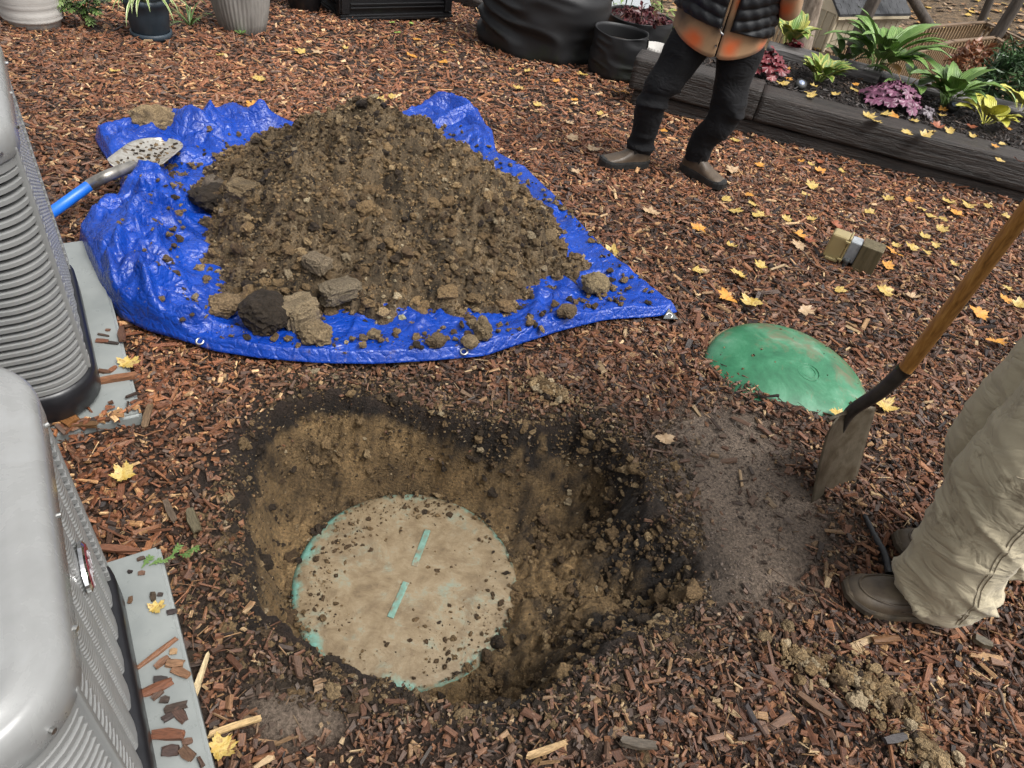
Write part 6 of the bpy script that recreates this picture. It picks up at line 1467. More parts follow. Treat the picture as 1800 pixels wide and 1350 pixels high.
# solar lights
M_LENS = nmat('solar_lens', two((0.25, 0.30, 0.42), 0.1), 30, (0.1, 0.2), 0.0, spec=0.7)
for px_, lb in (((1405, 152), 'black round solar light beside the small compact hosta'), ((1672, 190), 'black round solar light in front of the right green hosta')):
    g = at_z(*px_, BED_Z); sl = empty('solar_light', (g[0], g[1], BED_Z - 0.01)); tag(sl, lb, 'garden light', 'solar lights in the bed')
    lathe('housing', [(0.0, 0.05), (0.022, 0.05), (0.040, 0.046), (0.043, 0.030), (0.036, 0.0), (0.02, -0.01)], M_BLKS, sl, 28)
    lathe('lens', [(0.0, 0.056), (0.016, 0.055), (0.021, 0.051)], M_LENS, sl, 24)
    tube('spike', [(0, 0, 0), (0, 0, -0.08)], [0.012, 0.003], M_BLKS, sl, 8)
    sl.rotation_euler = (0.45, 0, 0)

# ================================================================== POTS AND GROW BAGS AT THE BACK
def ppm(P): return FPX / ((np.asarray(P) - CC) @ CF)
M_CREAM = nmat('pot_cream', [(0.3, (0.42, 0.40, 0.37)), (0.7, (0.52, 0.50, 0.47))], 7, (0.4, 0.55), 0.1)
M_TEALP = nmat('pot_blue_grey', [(0.3, (0.018, 0.030, 0.042)), (0.7, (0.032, 0.048, 0.064))], 12, (0.4, 0.6), 0.1)
M_GREYP = nmat('pot_weathered_grey', [(0.3, (0.12, 0.112, 0.10)), (0.55, (0.24, 0.225, 0.205)), (0.75, (0.33, 0.315, 0.29))], 5, (0.55, 0.75), 0.3, 30, stretch=(3, 3, 0.6))
M_BLKP = nmat('pot_black', two((0.008, 0.008, 0.009), 0.2), 20, (0.3, 0.45), 0.1)
M_POTSOIL = nmat('potting_soil', two((0.02, 0.014, 0.010), 0.4), 60, (0.8, 0.9), 0.6)
def pot_at(px, name, label, group='planters at the back'):
    g = gp(*px); e = empty(name, (g[0], g[1], hz(g[0], g[1]))); tag(e, label, 'planter', group); return e, g, 1.0 / ppm(g)
# cream ridged pot
e, g, u = pot_at((63, 46), 'plant_pot', 'cream ridged round pot in the top left corner')
pr = [(0.0, 0.01), (40 * u, 0.0), (41 * u, 12 * u), (43 * u, 14 * u)]
zz = 15 * u
for k in range(26):
    t = k / 25; r_ = (46 + 9 * t - 3 * t * t) * u; d = 1.5 * u * (1 if k % 2 else -0.4) if k % 5 else 0; pr.append((r_ + d, zz + t * 95 * u))
pr += [(59 * u, zz + 97 * u), (60 * u, zz + 106 * u), (53 * u, zz + 107 * u), (50 * u, zz + 90 * u), (0, zz + 88 * u)]
lathe('pot', pr, M_CREAM, e, 56)
def foliage_mesh(name, C, rad, n, size, mat, parent, seed=0, shape='leaf', flat=0.6, hollow=0.3):
    g_ = np.random.default_rng(seed); d = g_.normal(size=(n, 3)); d /= np.linalg.norm(d, axis=1, keepdims=True); r = g_.uniform(hollow, 1, n) ** 0.5
    r = r * (1 + 0.35 * fbm(d * 2.2, 2, seed + 3)); P = np.asarray(C) + d * r[:, None] * np.asarray(rad)
    A = g_.normal(size=(n, 3)); A[:, 2] *= flat; A = A + d * 0.6; A /= np.linalg.norm(A, axis=1, keepdims=True); B = np.cross(A, g_.normal(size=(n, 3))); B /= np.linalg.norm(B, axis=1, keepdims=True); Nn = np.cross(A, B)
    s = size * g_.uniform(0.6, 1.3, n)[:, None]; w = 0.36 if shape == 'leaf' else 0.14
    V = np.stack([P - A * s * 0.5, P + B * s * w * 0.9 - A * s * 0.08 + Nn * s * 0.06, P + A * s * 0.5 - Nn * s * 0.08, P - B * s * w * 0.9 - A * s * 0.08 + Nn * s * 0.06], 1).reshape(-1, 3)
    F = np.arange(n * 4).reshape(-1, 4)
    o = link(name, arr_mesh(name, V, F), mat, parent); o['kind'] = 'stuff'; return o
M_MUM = leafmat('mum_foliage', [(0.3, (0.06, 0.12, 0.03)), (0.55, (0.12, 0.20, 0.055)), (0.75, (0.26, 0.32, 0.14))], 9)
M_RTWIG = nmat('red_stalk', two((0.10, 0.035, 0.022)), 40, (0.5, 0.7), 0.2)
g = gp(150, 42); pl = empty('leafy_plant', (g[0], g[1], hz(g[0], g[1]))); tag(pl, 'bushy green lobed-leaf plant between the cream and blue pots', 'plant')
u = 1 / ppm(g)
def lobed(parent, base, az, L, mat, rr_, elev):
    """deeply cut leaf: midrib with paired lobes"""
    e = math.radians(elev); d = np.array([math.cos(e) * math.cos(az), math.cos(e) * math.sin(az), math.sin(e)]); s_ = np.array([-math.sin(az), math.cos(az), 0]); nrm = np.cross(d, s_)
    V, F = [], []
    def strip(p0, dr, ln, w_):
        sd_ = np.cross(dr, nrm); i = len(V); V.extend([p0 - sd_ * w_ * 0.25, p0 + dr * ln * 0.5 - sd_ * w_ + nrm * ln * 0.05, p0 + dr * ln - nrm * ln * 0.08, p0 + dr * ln * 0.5 + sd_ * w_ + nrm * ln * 0.05, p0 + sd_ * w_ * 0.25]); F.append((i, i + 1, i + 2, i + 3, i + 4))
    strip(np.array(base), d, L, L * 0.10)
    for k, (t, ln) in enumerate(((0.35, 0.30), (0.55, 0.36), (0.75, 0.30))):
        for sg in (-1, 1): strip(np.array(base) + d * L * t, (d * 0.7 + s_ * sg * 0.75) / 1.03, L * ln * rr_.uniform(0.8, 1.2), L * 0.075)
    return link('leaf', pymesh('leaf', V, F), mat, parent)
rr_ = random.Random(5)
for k in range(15):
    az = rr_.uniform(-2.8, 0.6); ln = rr_.uniform(0.14, 0.36); top = np.array([math.cos(az) * ln * 0.9, math.sin(az) * ln * 0.7, ln * 1.1])
    tube('stem', [(0, 0, 0), tuple(top * [0.4, 0.4, 0.6]), tuple(top)], [0.004, 0.003, 0.002], M_RTWIG, pl, 5)
    for q in range(7): lobed(pl, top * (0.45 + 0.09 * q), az + rr_.uniform(-1.6, 1.6), rr_.uniform(0.08, 0.15), M_MUM, rr_, rr_.uniform(-25, 45))
# blue-grey pot with spider plant
e, g, u = pot_at((268, 68), 'plant_pot', 'small blue-grey pot with saucer holding the striped spider plant')
lathe('saucer', [(0, 0), (28 * u, 0), (33 * u, 4 * u), (34 * u, 12 * u), (31 * u, 12.5 * u)], M_TEALP, e, 40)
lathe('pot', [(28 * u, 10 * u), (31 * u, 14 * u), (34 * u, 40 * u), (36 * u, 56 * u), (38 * u, 58 * u), (38 * u, 66 * u), (34 * u, 66 * u), (33 * u, 58 * u), (0, 56 * u)], M_TEALP, e, 40)
m, nt, b = base_mat('spider_plant_stripe'); setp(b, spec=0.5, rough=0.4)
b.inputs['Base Color'].default_value = (0.13, 0.22, 0.05, 1); M_SPG = m
M_SPW = leafmat('spider_cream', [(0.3, (0.42, 0.46, 0.20)), (0.7, (0.58, 0.60, 0.34))])
sp_ = empty('spider_plant', (g[0], g[1], hz(g[0], g[1]) + 54 * u)); tag(sp_, 'spider plant with cream-edged arching leaves in the blue-grey pot', 'plant')
rr_ = random.Random(9)
for k in range(42):
    az = k * 2.399 + rr_.uniform(-0.3, 0.3); L = rr_.uniform(70, 125) * u; w_ = 6.0 * u
    a0 = dict(az=az, L=L, elev0=rr_.uniform(38, 80), elev1=rr_.uniform(-85, -45), pet=0.02, n=10, fold=0.5)
    lf = blade_leaf('leaf', M_SPW, sp_, W=w_, **a0); blade_leaf('leaf_stripe', M_SPG, lf, W=w_ * 0.5, base=(0, 0, 0.0016), **a0)
# grassy tuft right of it
g = gp(335, 48); gt = empty('grass_tuft', (g[0], g[1], hz(g[0], g[1]))); tag(gt, 'thin green grassy tuft between the blue and grey pots', 'plant'); u = 1 / ppm(g)
for k in range(16): blade_leaf('leaf', M_MUM, gt, rr_.uniform(0, 6.28), rr_.uniform(30, 75) * u, 3 * u, rr_.uniform(45, 80), rr_.uniform(-50, 10), 0.02, 0, 8)
# grey fluted pot
e, g, u = pot_at((428, 54), 'plant_pot', 'tall weathered grey fluted pot at the top edge')
lathe('pot', [(0, 0), (34 * u, 0), (37 * u, 3 * u), (42 * u, 20 * u), (47 * u, 45 * u), (51 * u, 80 * u), (53 * u, 120 * u), (56 * u, 124 * u), (56 * u, 136 * u), (50 * u, 136 * u), (48 * u, 122 * u), (0, 120 * u)], M_GREYP, e, 180, flute=(0.035, 44))
# black pot
e, g, u = pot_at((536, 17), 'plant_pot', 'black round pot at the top edge between grey pot and black planter')
lathe('pot', [(0, 0), (24 * u, 0), (26 * u, 4 * u), (31 * u, 28 * u), (36 * u, 75 * u), (40 * u, 77 * u), (40 * u, 88 * u), (35 * u, 88 * u), (0, 76 * u)], M_BLKP, e, 48)
# black panelled box planter
c0, c1 = gp(600, 36), gp(791, 41); u = 1 / ppm((c0 + c1) / 2)
an = math.atan2(c1[1] - c0[1], c1[0] - c0[0]); bp = empty('box_planter', (c0[0], c0[1], hz(c0[0], c0[1])), an); tag(bp, 'black square planter box with recessed panels at the top edge', 'planter')
Lb = float(np.linalg.norm((c1 - c0)[:2])); Hb = Lb * 0.9
box('shell', (Lb / 2, Lb / 2, Hb / 2), (Lb - 0.02, Lb - 0.02, Hb), M_BLKP, bp, 0.008)
for zz, hh_, ov in ((0.012, 0.024, 0.03), (0.034, 0.02, 0.016)): box('plinth', (Lb / 2, Lb / 2, zz), (Lb + ov, Lb + ov, hh_), M_BLKP, bp, 0.005)
for x_ in (0.035, Lb - 0.035): box('stile', (x_, -0.001, Hb / 2 + 0.02), (0.07, 0.030, Hb - 0.06), M_BLKP, bp, 0.006)
for y_ in (0.035, Lb - 0.035): box('stile', (-0.001, y_, Hb / 2 + 0.02), (0.030, 0.07, Hb - 0.06), M_BLKP, bp, 0.006)
for zz in (0.075, 0.105): box('moulding', (Lb / 2, -0.006, zz + 0.02), (Lb - 0.16, 0.014, 0.012), M_BLKP, bp, 0.004); box('moulding', (-0.006, Lb / 2, zz + 0.02), (0.014, Lb - 0.16, 0.012), M_BLKP, bp, 0.004)
for x_ in (0.085, Lb - 0.085): box('moulding', (x_, -0.006, Hb / 2 + 0.06), (0.012, 0.014, Hb - 0.22), M_BLKP, bp, 0.004)
# landscape timber behind the box
p0, p1 = gp(788, 2, 0.0), gp(852, 26, 0.0)
tb_ = empty('edging_timber', (p0[0], p0[1], hz(p0[0], p0[1])), math.atan2(p1[1] - p0[1], p1[0] - p0[0])); tag(tb_, 'dark edging timber running behind the large black grow bag', 'timber')
beam('timber', -0.8, float(np.linalg.norm((p1 - p0)[:2])) + 0.3, 0, 0.14, -0.05, 0.12, M_TIMB, tb_, 77)
# grow bags
m, nt, b = base_mat('grow_bag_felt'); setp(b, spec=0.4)
v = coords(nt); spz = nt.nodes.new('ShaderNodeSeparateXYZ'); nt.links.new(v, spz.inputs[0]); n_ = noise(nt, v, 7, 5)
alg = math_(nt, 'MULTIPLY', math_(nt, 'SUBTRACT', n_, 0.42), 2.6)
clg = nt.nodes.new('ShaderNodeClamp'); nt.links.new(math_(nt, 'SUBTRACT', alg, math_(nt, 'MULTIPLY', spz.outputs[2], 1.6)), clg.inputs[0])
nt.links.new(mixc(nt, math_(nt, 'MULTIPLY', clg.outputs[0], 0.8), (0.0135, 0.0135, 0.0145), (0.016, 0.024, 0.009)), b.inputs['Base Color'])
b.inputs['Roughness'].default_value = 0.5; bump(nt, b, noise(nt, v, 260, 3), 0.3, 0.003); M_BAG = m
def grow_bag(px, rpx, hpx, label, fill=0.85, seed=0, wr=1.0):
    g = gp(*px); u = 1 / ppm(g); e = empty('grow_bag', (g[0], g[1], hz(g[0], g[1]))); tag(e, label, 'grow bag', 'black fabric grow bags')
    R_b, Hb_ = rpx * u, hpx * u; na, nz_ = 96, 40; V = []
    for j in range(nz_ + 6):
        t = min(1, j / (nz_ - 1)); inner = max(0, j - (nz_ - 1))
        for i in range(na):
            a_ = 2 * math.pi * i / na
            r_ = R_b * (0.90 + 0.10 * min(1, t / 0.14) ** 0.5 + 0.02 * math.sin(t * 3))
            r_ -= inner * 0.002 if inner < 2 else 0.006
            z_ = Hb_ * t if inner < 2 else Hb_ * (1 - (inner - 1) * (1 - fill) / 4)
            V.append((r_ * math.cos(a_), r_ * math.sin(a_), z_ + 0.006 * math.sin(a_ * 2 + seed) * t))
    V = np.array(V); nn2 = (1 - np.abs(vnoise(np.stack([V[:, 0] / R_b * 1.3, V[:, 1] / R_b * 1.3, V[:, 2] / Hb_ * 6 + 0.8 * V[:, 0] / R_b], 1), seed + 60)) * 2.2)
    dd = V.copy(); dd[:, 2] = 0; dd /= np.linalg.norm(dd, axis=1, keepdims=True); V += dd * (wr * 0.028 * R_b / 0.4 * nn2.clip(-0.4, 1) + 0.012 * R_b * fbm(V * 6, 3, seed))[:, None] * (np.arange(len(V)) < nz_ * na)[:, None]
    F = [tuple(f[::-1]) for f in grid_faces(nz_ + 6, na, wrap_v=True)] + [tuple(range(na))]
    me = pymesh('bag', V, F); bm = bmesh.new(); bm.from_mesh(me); bmesh.ops.recalc_face_normals(bm, faces=bm.faces); bm.to_mesh(me); bm.free()
    link('bag', me, M_BAG, e, smooth=True)
    lathe('soil_fill', [(0, Hb_ * fill + 0.01), (R_b * 0.6, Hb_ * fill), (R_b * 0.96, Hb_ * fill - 0.01)], M_POTSOIL, e, 40)
    for sg in (-1, 1):
        tube('handle', [(R_b * 1.01, sg * 0.06, Hb_ * 0.95), (R_b * 1.05, sg * 0.05, Hb_ * 0.80), (R_b * 1.06, 0, Hb_ * 0.74)], 0.006, M_BAG, e, 6)
    return e, g, u, R_b, Hb_
grow_bag((946, 86), 104, 130, 'largest black fabric grow bag behind the heap', 0.9, 1)
grow_bag((1076, 133), 45, 74, 'small open black grow bag between large bag and timber end', 0.72, 2, 0.5)
e3, g3, u3, R3, H3 = grow_bag((1112, 92), 55, 60, 'grow bag with dark red foliage behind the small open bag', 0.9, 3, 0.5)
M_DRED = leafmat('dark_red_leaf', [(0.3, (0.022, 0.004, 0.006)), (0.55, (0.07, 0.010, 0.014)), (0.75, (0.17, 0.05, 0.05))], 16, (0.3, 0.5), 0.3)
rp = empty('red_plant', (g3[0], g3[1], hz(g3[0], g3[1]) + H3 * 0.88)); tag(rp, 'drooping dark red leafy plant spilling from the rear grow bag', 'plant')
foliage_mesh('foliage', (0.0, -0.06, 0.04), (R3 * 0.95, R3 * 0.75, 0.09), 340, 0.055, M_DRED, rp, 8, 'leaf', 0.7, 0.1)
rr_ = random.Random(14)
for k in range(14): a_ = rr_.uniform(-2.8, 0.2); tube('stem', [(0, 0, 0.03), (0.13 * math.cos(a_), 0.13 * math.sin(a_), 0.11), (0.24 * math.cos(a_), 0.24 * math.sin(a_), 0.02)], 0.0025, M_RTWIG, rp, 5)
for k in range(10): ruffle_leaf(rp, (0, 0, 0), rr_.uniform(-2.4, -0.3), rr_.uniform(0.14, 0.25), rr_.uniform(0.0, 0.06), 0.035, M_DRED, rr_)
# pale fluted pot wedged by the timber end
g = gp(1136, 150); u = 1 / ppm(g); e = empty('plant_pot', (g[0] + 0.03, g[1] + 0.16, hz(g[0], g[1]) - 0.06)); tag(e, 'pale ribbed pot wedged behind the timber\'s left end', 'planter', 'planters at the back')
lathe('pot', [(0, 0), (17 * u, 0), (19 * u, 4 * u), (24 * u, 60 * u), (26 * u, 64 * u), (25 * u, 72 * u), (22 * u, 72 * u), (0, 60 * u)], M_CREAM, e, 90, flute=(0.08, 30))
# tomato plant with stakes
M_TOML = leafmat('tomato_leaf', [(0.3, (0.12, 0.20, 0.04)), (0.7, (0.30, 0.38, 0.10))], 10)
M_TOMF = nmat('green_tomato', two((0.26, 0.34, 0.07), 0.12), 12, (0.25, 0.35), 0.05, spec=0.5)
M_STAKE = nmat('stake_green', two((0.012, 0.045, 0.028)), 30, (0.4, 0.5), 0.1)
Yt = float(g3[1]) + 0.28
tp = empty('tomato_plant', (g3[0] + 0.05, Yt, hz(g3[0], Yt))); tag(tp, 'staked tomato plant with one round green tomato above the grow bags', 'plant'); TPO = np.array(tp.location)
def tpx(px): return at_y(*px, Yt) - TPO
for pts in (((1095, 75), (1100, 40), (1112, 0)), ((1118, 80), (1105, 45), (1083, 20), (1078, 2)), ((1120, 75), (1135, 30), (1150, 2)), ((1150, 80), (1160, 50), (1172, 30)), ((1112, 20), (1108, 35), (1107, 48))):
    tube('stem', spline([tpx(p) for p in pts], 10), 0.004, M_STEM, tp, 6)
for pa, pb in (((1090, 55), (1106, -20)), ((1161, 90), (1164, -20)), ((1112, 10), (1166, 32))): tube('stake', [tpx(pa), tpx(pb)], 0.006, M_STAKE, tp, 8)
rr_ = random.Random(31)
for cx, cy, n_ in ((1072, 18, 8), (1070, 40, 5), (1090, 10, 6), (1150, 10, 10), (1168, 22, 10), (1178, 40, 8), (1155, 60, 9), (1165, 70, 7), (1145, 50, 3), (1085, 35, 4)):
    for k in range(n_): lobed(tp, tpx((cx + rr_.uniform(-9, 9), cy + rr_.uniform(-9, 9))) + [0, rr_.uniform(-0.08, 0.08), 0], rr_.uniform(0, 6.28), rr_.uniform(0.06, 0.12), M_TOML, rr_, rr_.uniform(-60, 30))
tm = tpx((1106, 23)); V0, F0 = ICO[4]
fr_o = link('fruit', arr_mesh('fruit', V0 * [0.032, 0.032, 0.030] + tm, F0), M_TOMF, tp, smooth=True)
# ================================================================== BEYOND THE BED: hillside, lake, shed, deck, trees
def zh(x, y): return -4.9 + 0.17 * (x - 4.2) + 0.02 * (y - 20) * sstep(18, 40, y) * (x > 3) + 0.15 * fbm(P3(x, y, 0.35), 3, 501)
hx_, hy_ = np.meshgrid(np.linspace(-30, 70, 130), np.linspace(8.5, 120, 130), indexing='ij'); sh_ = hx_.shape; hx_, hy_ = hx_.ravel(), hy_.ravel()
hc1 = np.repeat(np.array([[0.13, 0.085, 0.045]]), len(hx_), 0) * (1 + 0.5 * fbm(P3(hx_, hy_, 0.8), 4, 510)[:, None])
hl = link('hillside', arr_mesh('hillside', np.stack([hx_, hy_, zh(hx_, hy_)], 1), grid_faces(*sh_), {'Col': ('FLOAT_COLOR', rgba(hc1.clip(0.02, 1)))}), attr_mat('leaf_litter_ground', 4.5, 0.25, 1.9, (0.7, 0.9), 1.0, 0.2), smooth=True); tag(hl, 'leaf-covered wooded slope', kind='structure')
m, nt, b = base_mat('lake_water'); setp(b, spec=0.6, rough=0.12, metal=0.75); b.inputs['Base Color'].default_value = (0.80, 0.83, 0.84, 1)  # pale, partly metallic base colour stands in for the bright sky reflection
bump(nt, b, noise(nt, coords(nt), 1.2, 3), 0.06, 0.1)
lk = link('lake', pymesh('lake', [(-150, 9, -5.25), (150, 9, -5.25), (150, 400, -5.25), (-150, 400, -5.25)], [(0, 1, 2, 3)]), m); tag(lk, 'pale calm lake', kind='structure')
# fallen leaves on the slope
n = 7000; x = NP.uniform(3, 26, n); y = NP.uniform(13, 46, n); k = in_view(x, y, zh(x, y), 60); x, y = x[k], y[k]; n = len(x)
a_ = NP.uniform(0, 6.28, n); s_ = NP.uniform(0.06, 0.16, n); zz = zh(x, y) + 0.03
V = np.stack([np.stack([x + s_ * np.cos(a_ + q), y + s_ * np.sin(a_ + q), zz + NP.uniform(0, 0.06, n)], 1) for q in (0, 1.3, 3.14, 4.5)], 1).reshape(-1, 3)
LC = np.array([[0.34, 0.17, 0.05], [0.22, 0.11, 0.045], [0.45, 0.30, 0.06], [0.13, 0.075, 0.04], [0.30, 0.20, 0.12]])[NP.integers(0, 5, n)]
o = link('leaf_litter', arr_mesh('leaf_litter', V, np.arange(n * 4).reshape(-1, 4), {'Col': ('FLOAT_COLOR', rgba(np.repeat(LC, 4, 0)))}), attr_mat('litter_leaf', 20, 0.7, 1.2, (0.5, 0.8), 0.1, 0.002)); tag(o, 'brown and yellow leaf litter on the wooded slope', 'leaves', kind='stuff')
M_PICK = nmat('picket_wood', [(0.3, (0.17, 0.11, 0.06)), (0.7, (0.34, 0.235, 0.135))], 2.0, (0.5, 0.7), 0.3, stretch=(6, 6, 1))
M_PICKD = nmat('deck_boards', [(0.3, (0.05, 0.035, 0.022)), (0.7, (0.10, 0.07, 0.045))], 3, (0.5, 0.7), 0.2)
M_RAILW = nmat('rail_wood', [(0.3, (0.12, 0.075, 0.042)), (0.7, (0.21, 0.14, 0.085))], 3, (0.45, 0.65), 0.2)
def picket_rail(root, pxs, ztop, hh, step, part='picket'):
    P = [at_z(*q, ztop) for q in pxs]; O = np.array(root.location); shared = None
    me = bm_mesh('picket', (lambda bm: (box_bm(bm, 0, 0, -hh / 2, 0.05, 0.05, hh), bm)[1])(bmesh.new())); me.materials.append(M_PICK)
    for p, q in zip(P[:-1], P[1:]):
        d = (q - p)[:2]; L = float(np.linalg.norm(d)); d /= L; an = math.atan2(d[1], d[0]); mid_ = (p + q) / 2 - O
        for zz, w_, t_ in ((0.02, 0.14, 0.04), (-0.10, 0.06, 0.09), (-hh + 0.10, 0.06, 0.09)):
            box('rail', (0, 0, 0), (L + 0.08, w_, t_), M_RAILW, root, 0.006, Matrix.Translation((mid_[0], mid_[1], mid_[2] + zz)) @ Matrix.Rotation(an, 4, 'Z'))
        nrm = np.array([-d[1], d[0]]) * -0.058
        for k in range(int(L / step)):
            c = p[:2] + d * (k + 0.5) * step + nrm; o = bpy.data.objects.new('picket', me); COL.objects.link(o); o.parent = root; o.location = (c[0] - O[0], c[1] - O[1], ztop - O[2] - 0.02); o.rotation_euler = (0, 0, an)
        box('rail_post', (0, 0, 0), (0.10, 0.10, hh + 0.5), M_RAILW, root, 0.006, Matrix.Translation((p[0] - O[0], p[1] - O[1], ztop - O[2] - hh / 2 - 0.27)))
zr = -2.7
dk = empty('deck', at_z(1640, 120, zr - 1.1)); tag(dk, 'brown wooden deck with picket railings on the slope below the bed', 'deck')
picket_rail(dk, [(1455, 92), (1545, 62), (1630, 48), (1732, 40), (1812, 78)], zr, 1.1, 0.17)
picket_rail(dk, [(1500, 128), (1673, 74), (1750, 67), (1830, 120)], zr, 1.1, 0.17)
DP = [at_z(*q, zr - 1.05) for q in ((1470, 150), (1650, 130), (1735, 85), (1820, 130), (1700, 190), (1560, 190))]; DO_ = np.array(dk.location)
link('floor', pymesh('floor', [p - DO_ for p in DP] + [p - DO_ - [0, 0, 0.1] for p in DP], [tuple(range(6)), tuple(range(6, 12))[::-1]] + [(i, (i + 1) % 6, 6 + (i + 1) % 6, 6 + i) for i in range(6)]), M_PICKD, dk)
fn = empty('picket_fence', at_z(1150, 60, zr - 1.1)); tag(fn, 'brown picket railing by the lake, left of the bystander', 'fence')
picket_rail(fn, [(1138, 20), (1185, 32)], zr, 1.3, 0.16)
fn2 = empty('picket_fence', at_z(1375, 60, zr - 1.1)); tag(fn2, 'short stretch of picket railing right of the bystander\'s vest', 'fence')
picket_rail(fn2, [(1360, 15), (1420, 52)], zr, 1.1, 0.17)
# shed
M_SIDING = nmat('shed_siding', [(0.3, (0.36, 0.31, 0.22)), (0.7, (0.44, 0.385, 0.285))], 2, (0.6, 0.75), 0.1)
M_TRIM = nmat('shed_trim', two((0.58, 0.50, 0.36), 0.06), 3, (0.5, 0.65), 0.05)
M_SHING = nmat('roof_shingle', [(0.3, (0.025, 0.027, 0.03)), (0.7, (0.07, 0.072, 0.078))], 4, (0.7, 0.85), 0.5, 14)
E0, E1 = at_y(1473, 27, 25.0), at_y(1592, 21, 27.0)
E1[2] = E0[2]
an = math.atan2(E1[1] - E0[1], E1[0] - E0[0]); Ls = float(np.linalg.norm((E1 - E0)[:2])); Dp = 2.4; Hs = 2.1
sd_ = empty('shed', (E0[0], E0[1], E0[2] - Hs), an); tag(sd_, 'beige garden shed with dark shingle roof below the yard', 'shed')
box('wall', (Ls / 2 + 0.02, Dp / 2, Hs / 2), (Ls - 0.04, Dp, Hs), M_SIDING, sd_, 0.01)
for k in range(int(Ls / 0.3)): box('batten', (0.15 + k * 0.3, -0.008, Hs / 2 - 0.1), (0.02, 0.016, Hs - 0.2), M_SIDING, sd_)
for k in range(8): box('batten', (0.012, 0.15 + k * 0.3, Hs / 2), (0.016, 0.02, Hs), M_TRIM, sd_)
box('corner_trim', (0.02, 0.0, Hs / 2), (0.10, 0.06, Hs), M_TRIM, sd_, 0.005); box('fascia', (Ls / 2, -0.13, Hs - 0.03), (Ls + 0.2, 0.03, 0.13), M_TRIM, sd_, 0.005)
pk = Hs + 0.95
V = [(-0.12, -0.15, Hs), (Ls + 0.12, -0.15, Hs), (Ls + 0.12, Dp / 2, pk), (-0.12, Dp / 2, pk), (-0.12, Dp + 0.15, Hs), (Ls + 0.12, Dp + 0.15, Hs)]
V2 = V + [(a, b_, c + 0.07) for a, b_, c in V]
rf = link('roof', pymesh('roof', V2, [(0, 1, 2, 3), (3, 2, 5, 4), (6, 9, 8, 7), (9, 10, 11, 8), (0, 6, 7, 1), (4, 5, 11, 10), (0, 3, 9, 6), (3, 4, 10, 9), (1, 7, 8, 2), (2, 8, 11, 5)]), M_SHING, sd_)
sl_ = np.array([0, Dp / 2 + 0.15, pk - Hs]); sl_ /= np.linalg.norm(sl_)
for r_ in range(7):
    for k in range(9):
        x0 = -0.12 + (k + 0.5 * (r_ % 2)) * (Ls + 0.24) / 9; w_ = (Ls + 0.24) / 9 * 0.96
        if x0 + w_ > Ls + 0.13: continue
        c = np.array([x0 + w_ / 2, -0.15, Hs + 0.075]) + sl_ * (0.09 + r_ * 0.19); th = math.atan2(sl_[2], sl_[1])
        box('shingle', (0, 0, 0), (w_, 0.20, 0.012), M_SHING, rf, 0, Matrix.Translation(c) @ Matrix.Rotation(th + 0.03, 4, 'X'))
link('gable', pymesh('gable', [(0.0, 0, Hs), (0.0, Dp, Hs), (0.0, Dp / 2, pk - 0.03), (0.03, 0, Hs), (0.03, Dp, Hs), (0.03, Dp / 2, pk - 0.03)], [(0, 1, 2), (5, 4, 3), (0, 2, 5, 3), (1, 4, 5, 2)]), M_TRIM, sd_)
# trees
M_BARK1 = nmat('pale_flaking_bark', [(0.3, (0.10, 0.075, 0.055)), (0.5, (0.24, 0.19, 0.145)), (0.7, (0.40, 0.34, 0.28))], 5, (0.7, 0.9), 1.0, 9, 0.03, stretch=(1.6, 1.6, 0.6))
M_BARK2 = nmat('dark_bark', [(0.3, (0.035, 0.028, 0.022)), (0.7, (0.11, 0.09, 0.075))], 6, (0.7, 0.9), 1.0, 12, 0.02, stretch=(2, 2, 0.4))
M_YLEAF = leafmat('autumn_yellow_leaf', [(0.3, (0.28, 0.24, 0.035)), (0.7, (0.46, 0.40, 0.07))], 3)
M_GLEAF = leafmat('olive_leaf', [(0.3, (0.12, 0.12, 0.03)), (0.7, (0.24, 0.22, 0.06))], 3)
def tree(px_lo, px_hi, Y, w_px, mat, label, seed, crown=M_YLEAF, top=7.0):
    a_, b_ = at_y(*px_lo, Y), at_y(*px_hi, Y); d = (b_ - a_) / (b_[2] - a_[2]); zb = float(zh(np.array([a_[0]]), np.array([a_[1]]))[0]) - 0.1
    base = a_ + d * (zb - a_[2]); t = empty('tree', base); tag(t, label, 'tree', 'trees on the slope'); r_ = w_px / ppm(a_) / 2
    g_ = np.random.default_rng(seed); zs = np.linspace(0, top - zb, 18); C = np.array([d * z for z in zs]); C[:, 0] += 0.05 * np.sin(zs * 1.3 + seed)
    n_ = 18; V, F = tube_arr(C, r_ * (1.15 - 0.6 * zs / zs[-1] + 0.5 * np.exp(-zs / 0.4)), n_); V = np.array(V); V += (0.12 * r_ * fbm(V * [4, 4, 1.5] / max(r_ * 4, 0.4), 3, seed))[:, None] * np.array([1, 1, 0])
    link('trunk', pymesh('trunk', V, F), mat, t, smooth=True)
    for k in range(5):
        z0 = zs[-1] * (0.62 + 0.07 * k); p = d * z0; az = k * 2.4; q = p + np.array([math.cos(az) * 1.2, math.sin(az) * 1.2, 1.0])
        tube('limb', [p, (p + q) / 2 + [0, 0, -0.1], q], [r_ * 0.35, r_ * 0.25, r_ * 0.1], mat, t, 7)
    foliage_mesh('crown', C[-1] + [0, 0, -0.4], (1.9, 1.9, 1.5), 900, 0.16, crown, t, seed)
tree((1415, 70), (1432, 0), 17.0, 34, M_BARK1, 'thick tree with pale flaking bark right of the bystander', 1)
tree((1512, 60), (1538, 0), 19.0, 22, M_BARK2, 'dark leaning trunk in front of the shed', 2)
tree((1634, 45), (1608, 0), 26.0, 14, M_BARK2, 'slim dark trunk leaning left beyond the deck', 3)
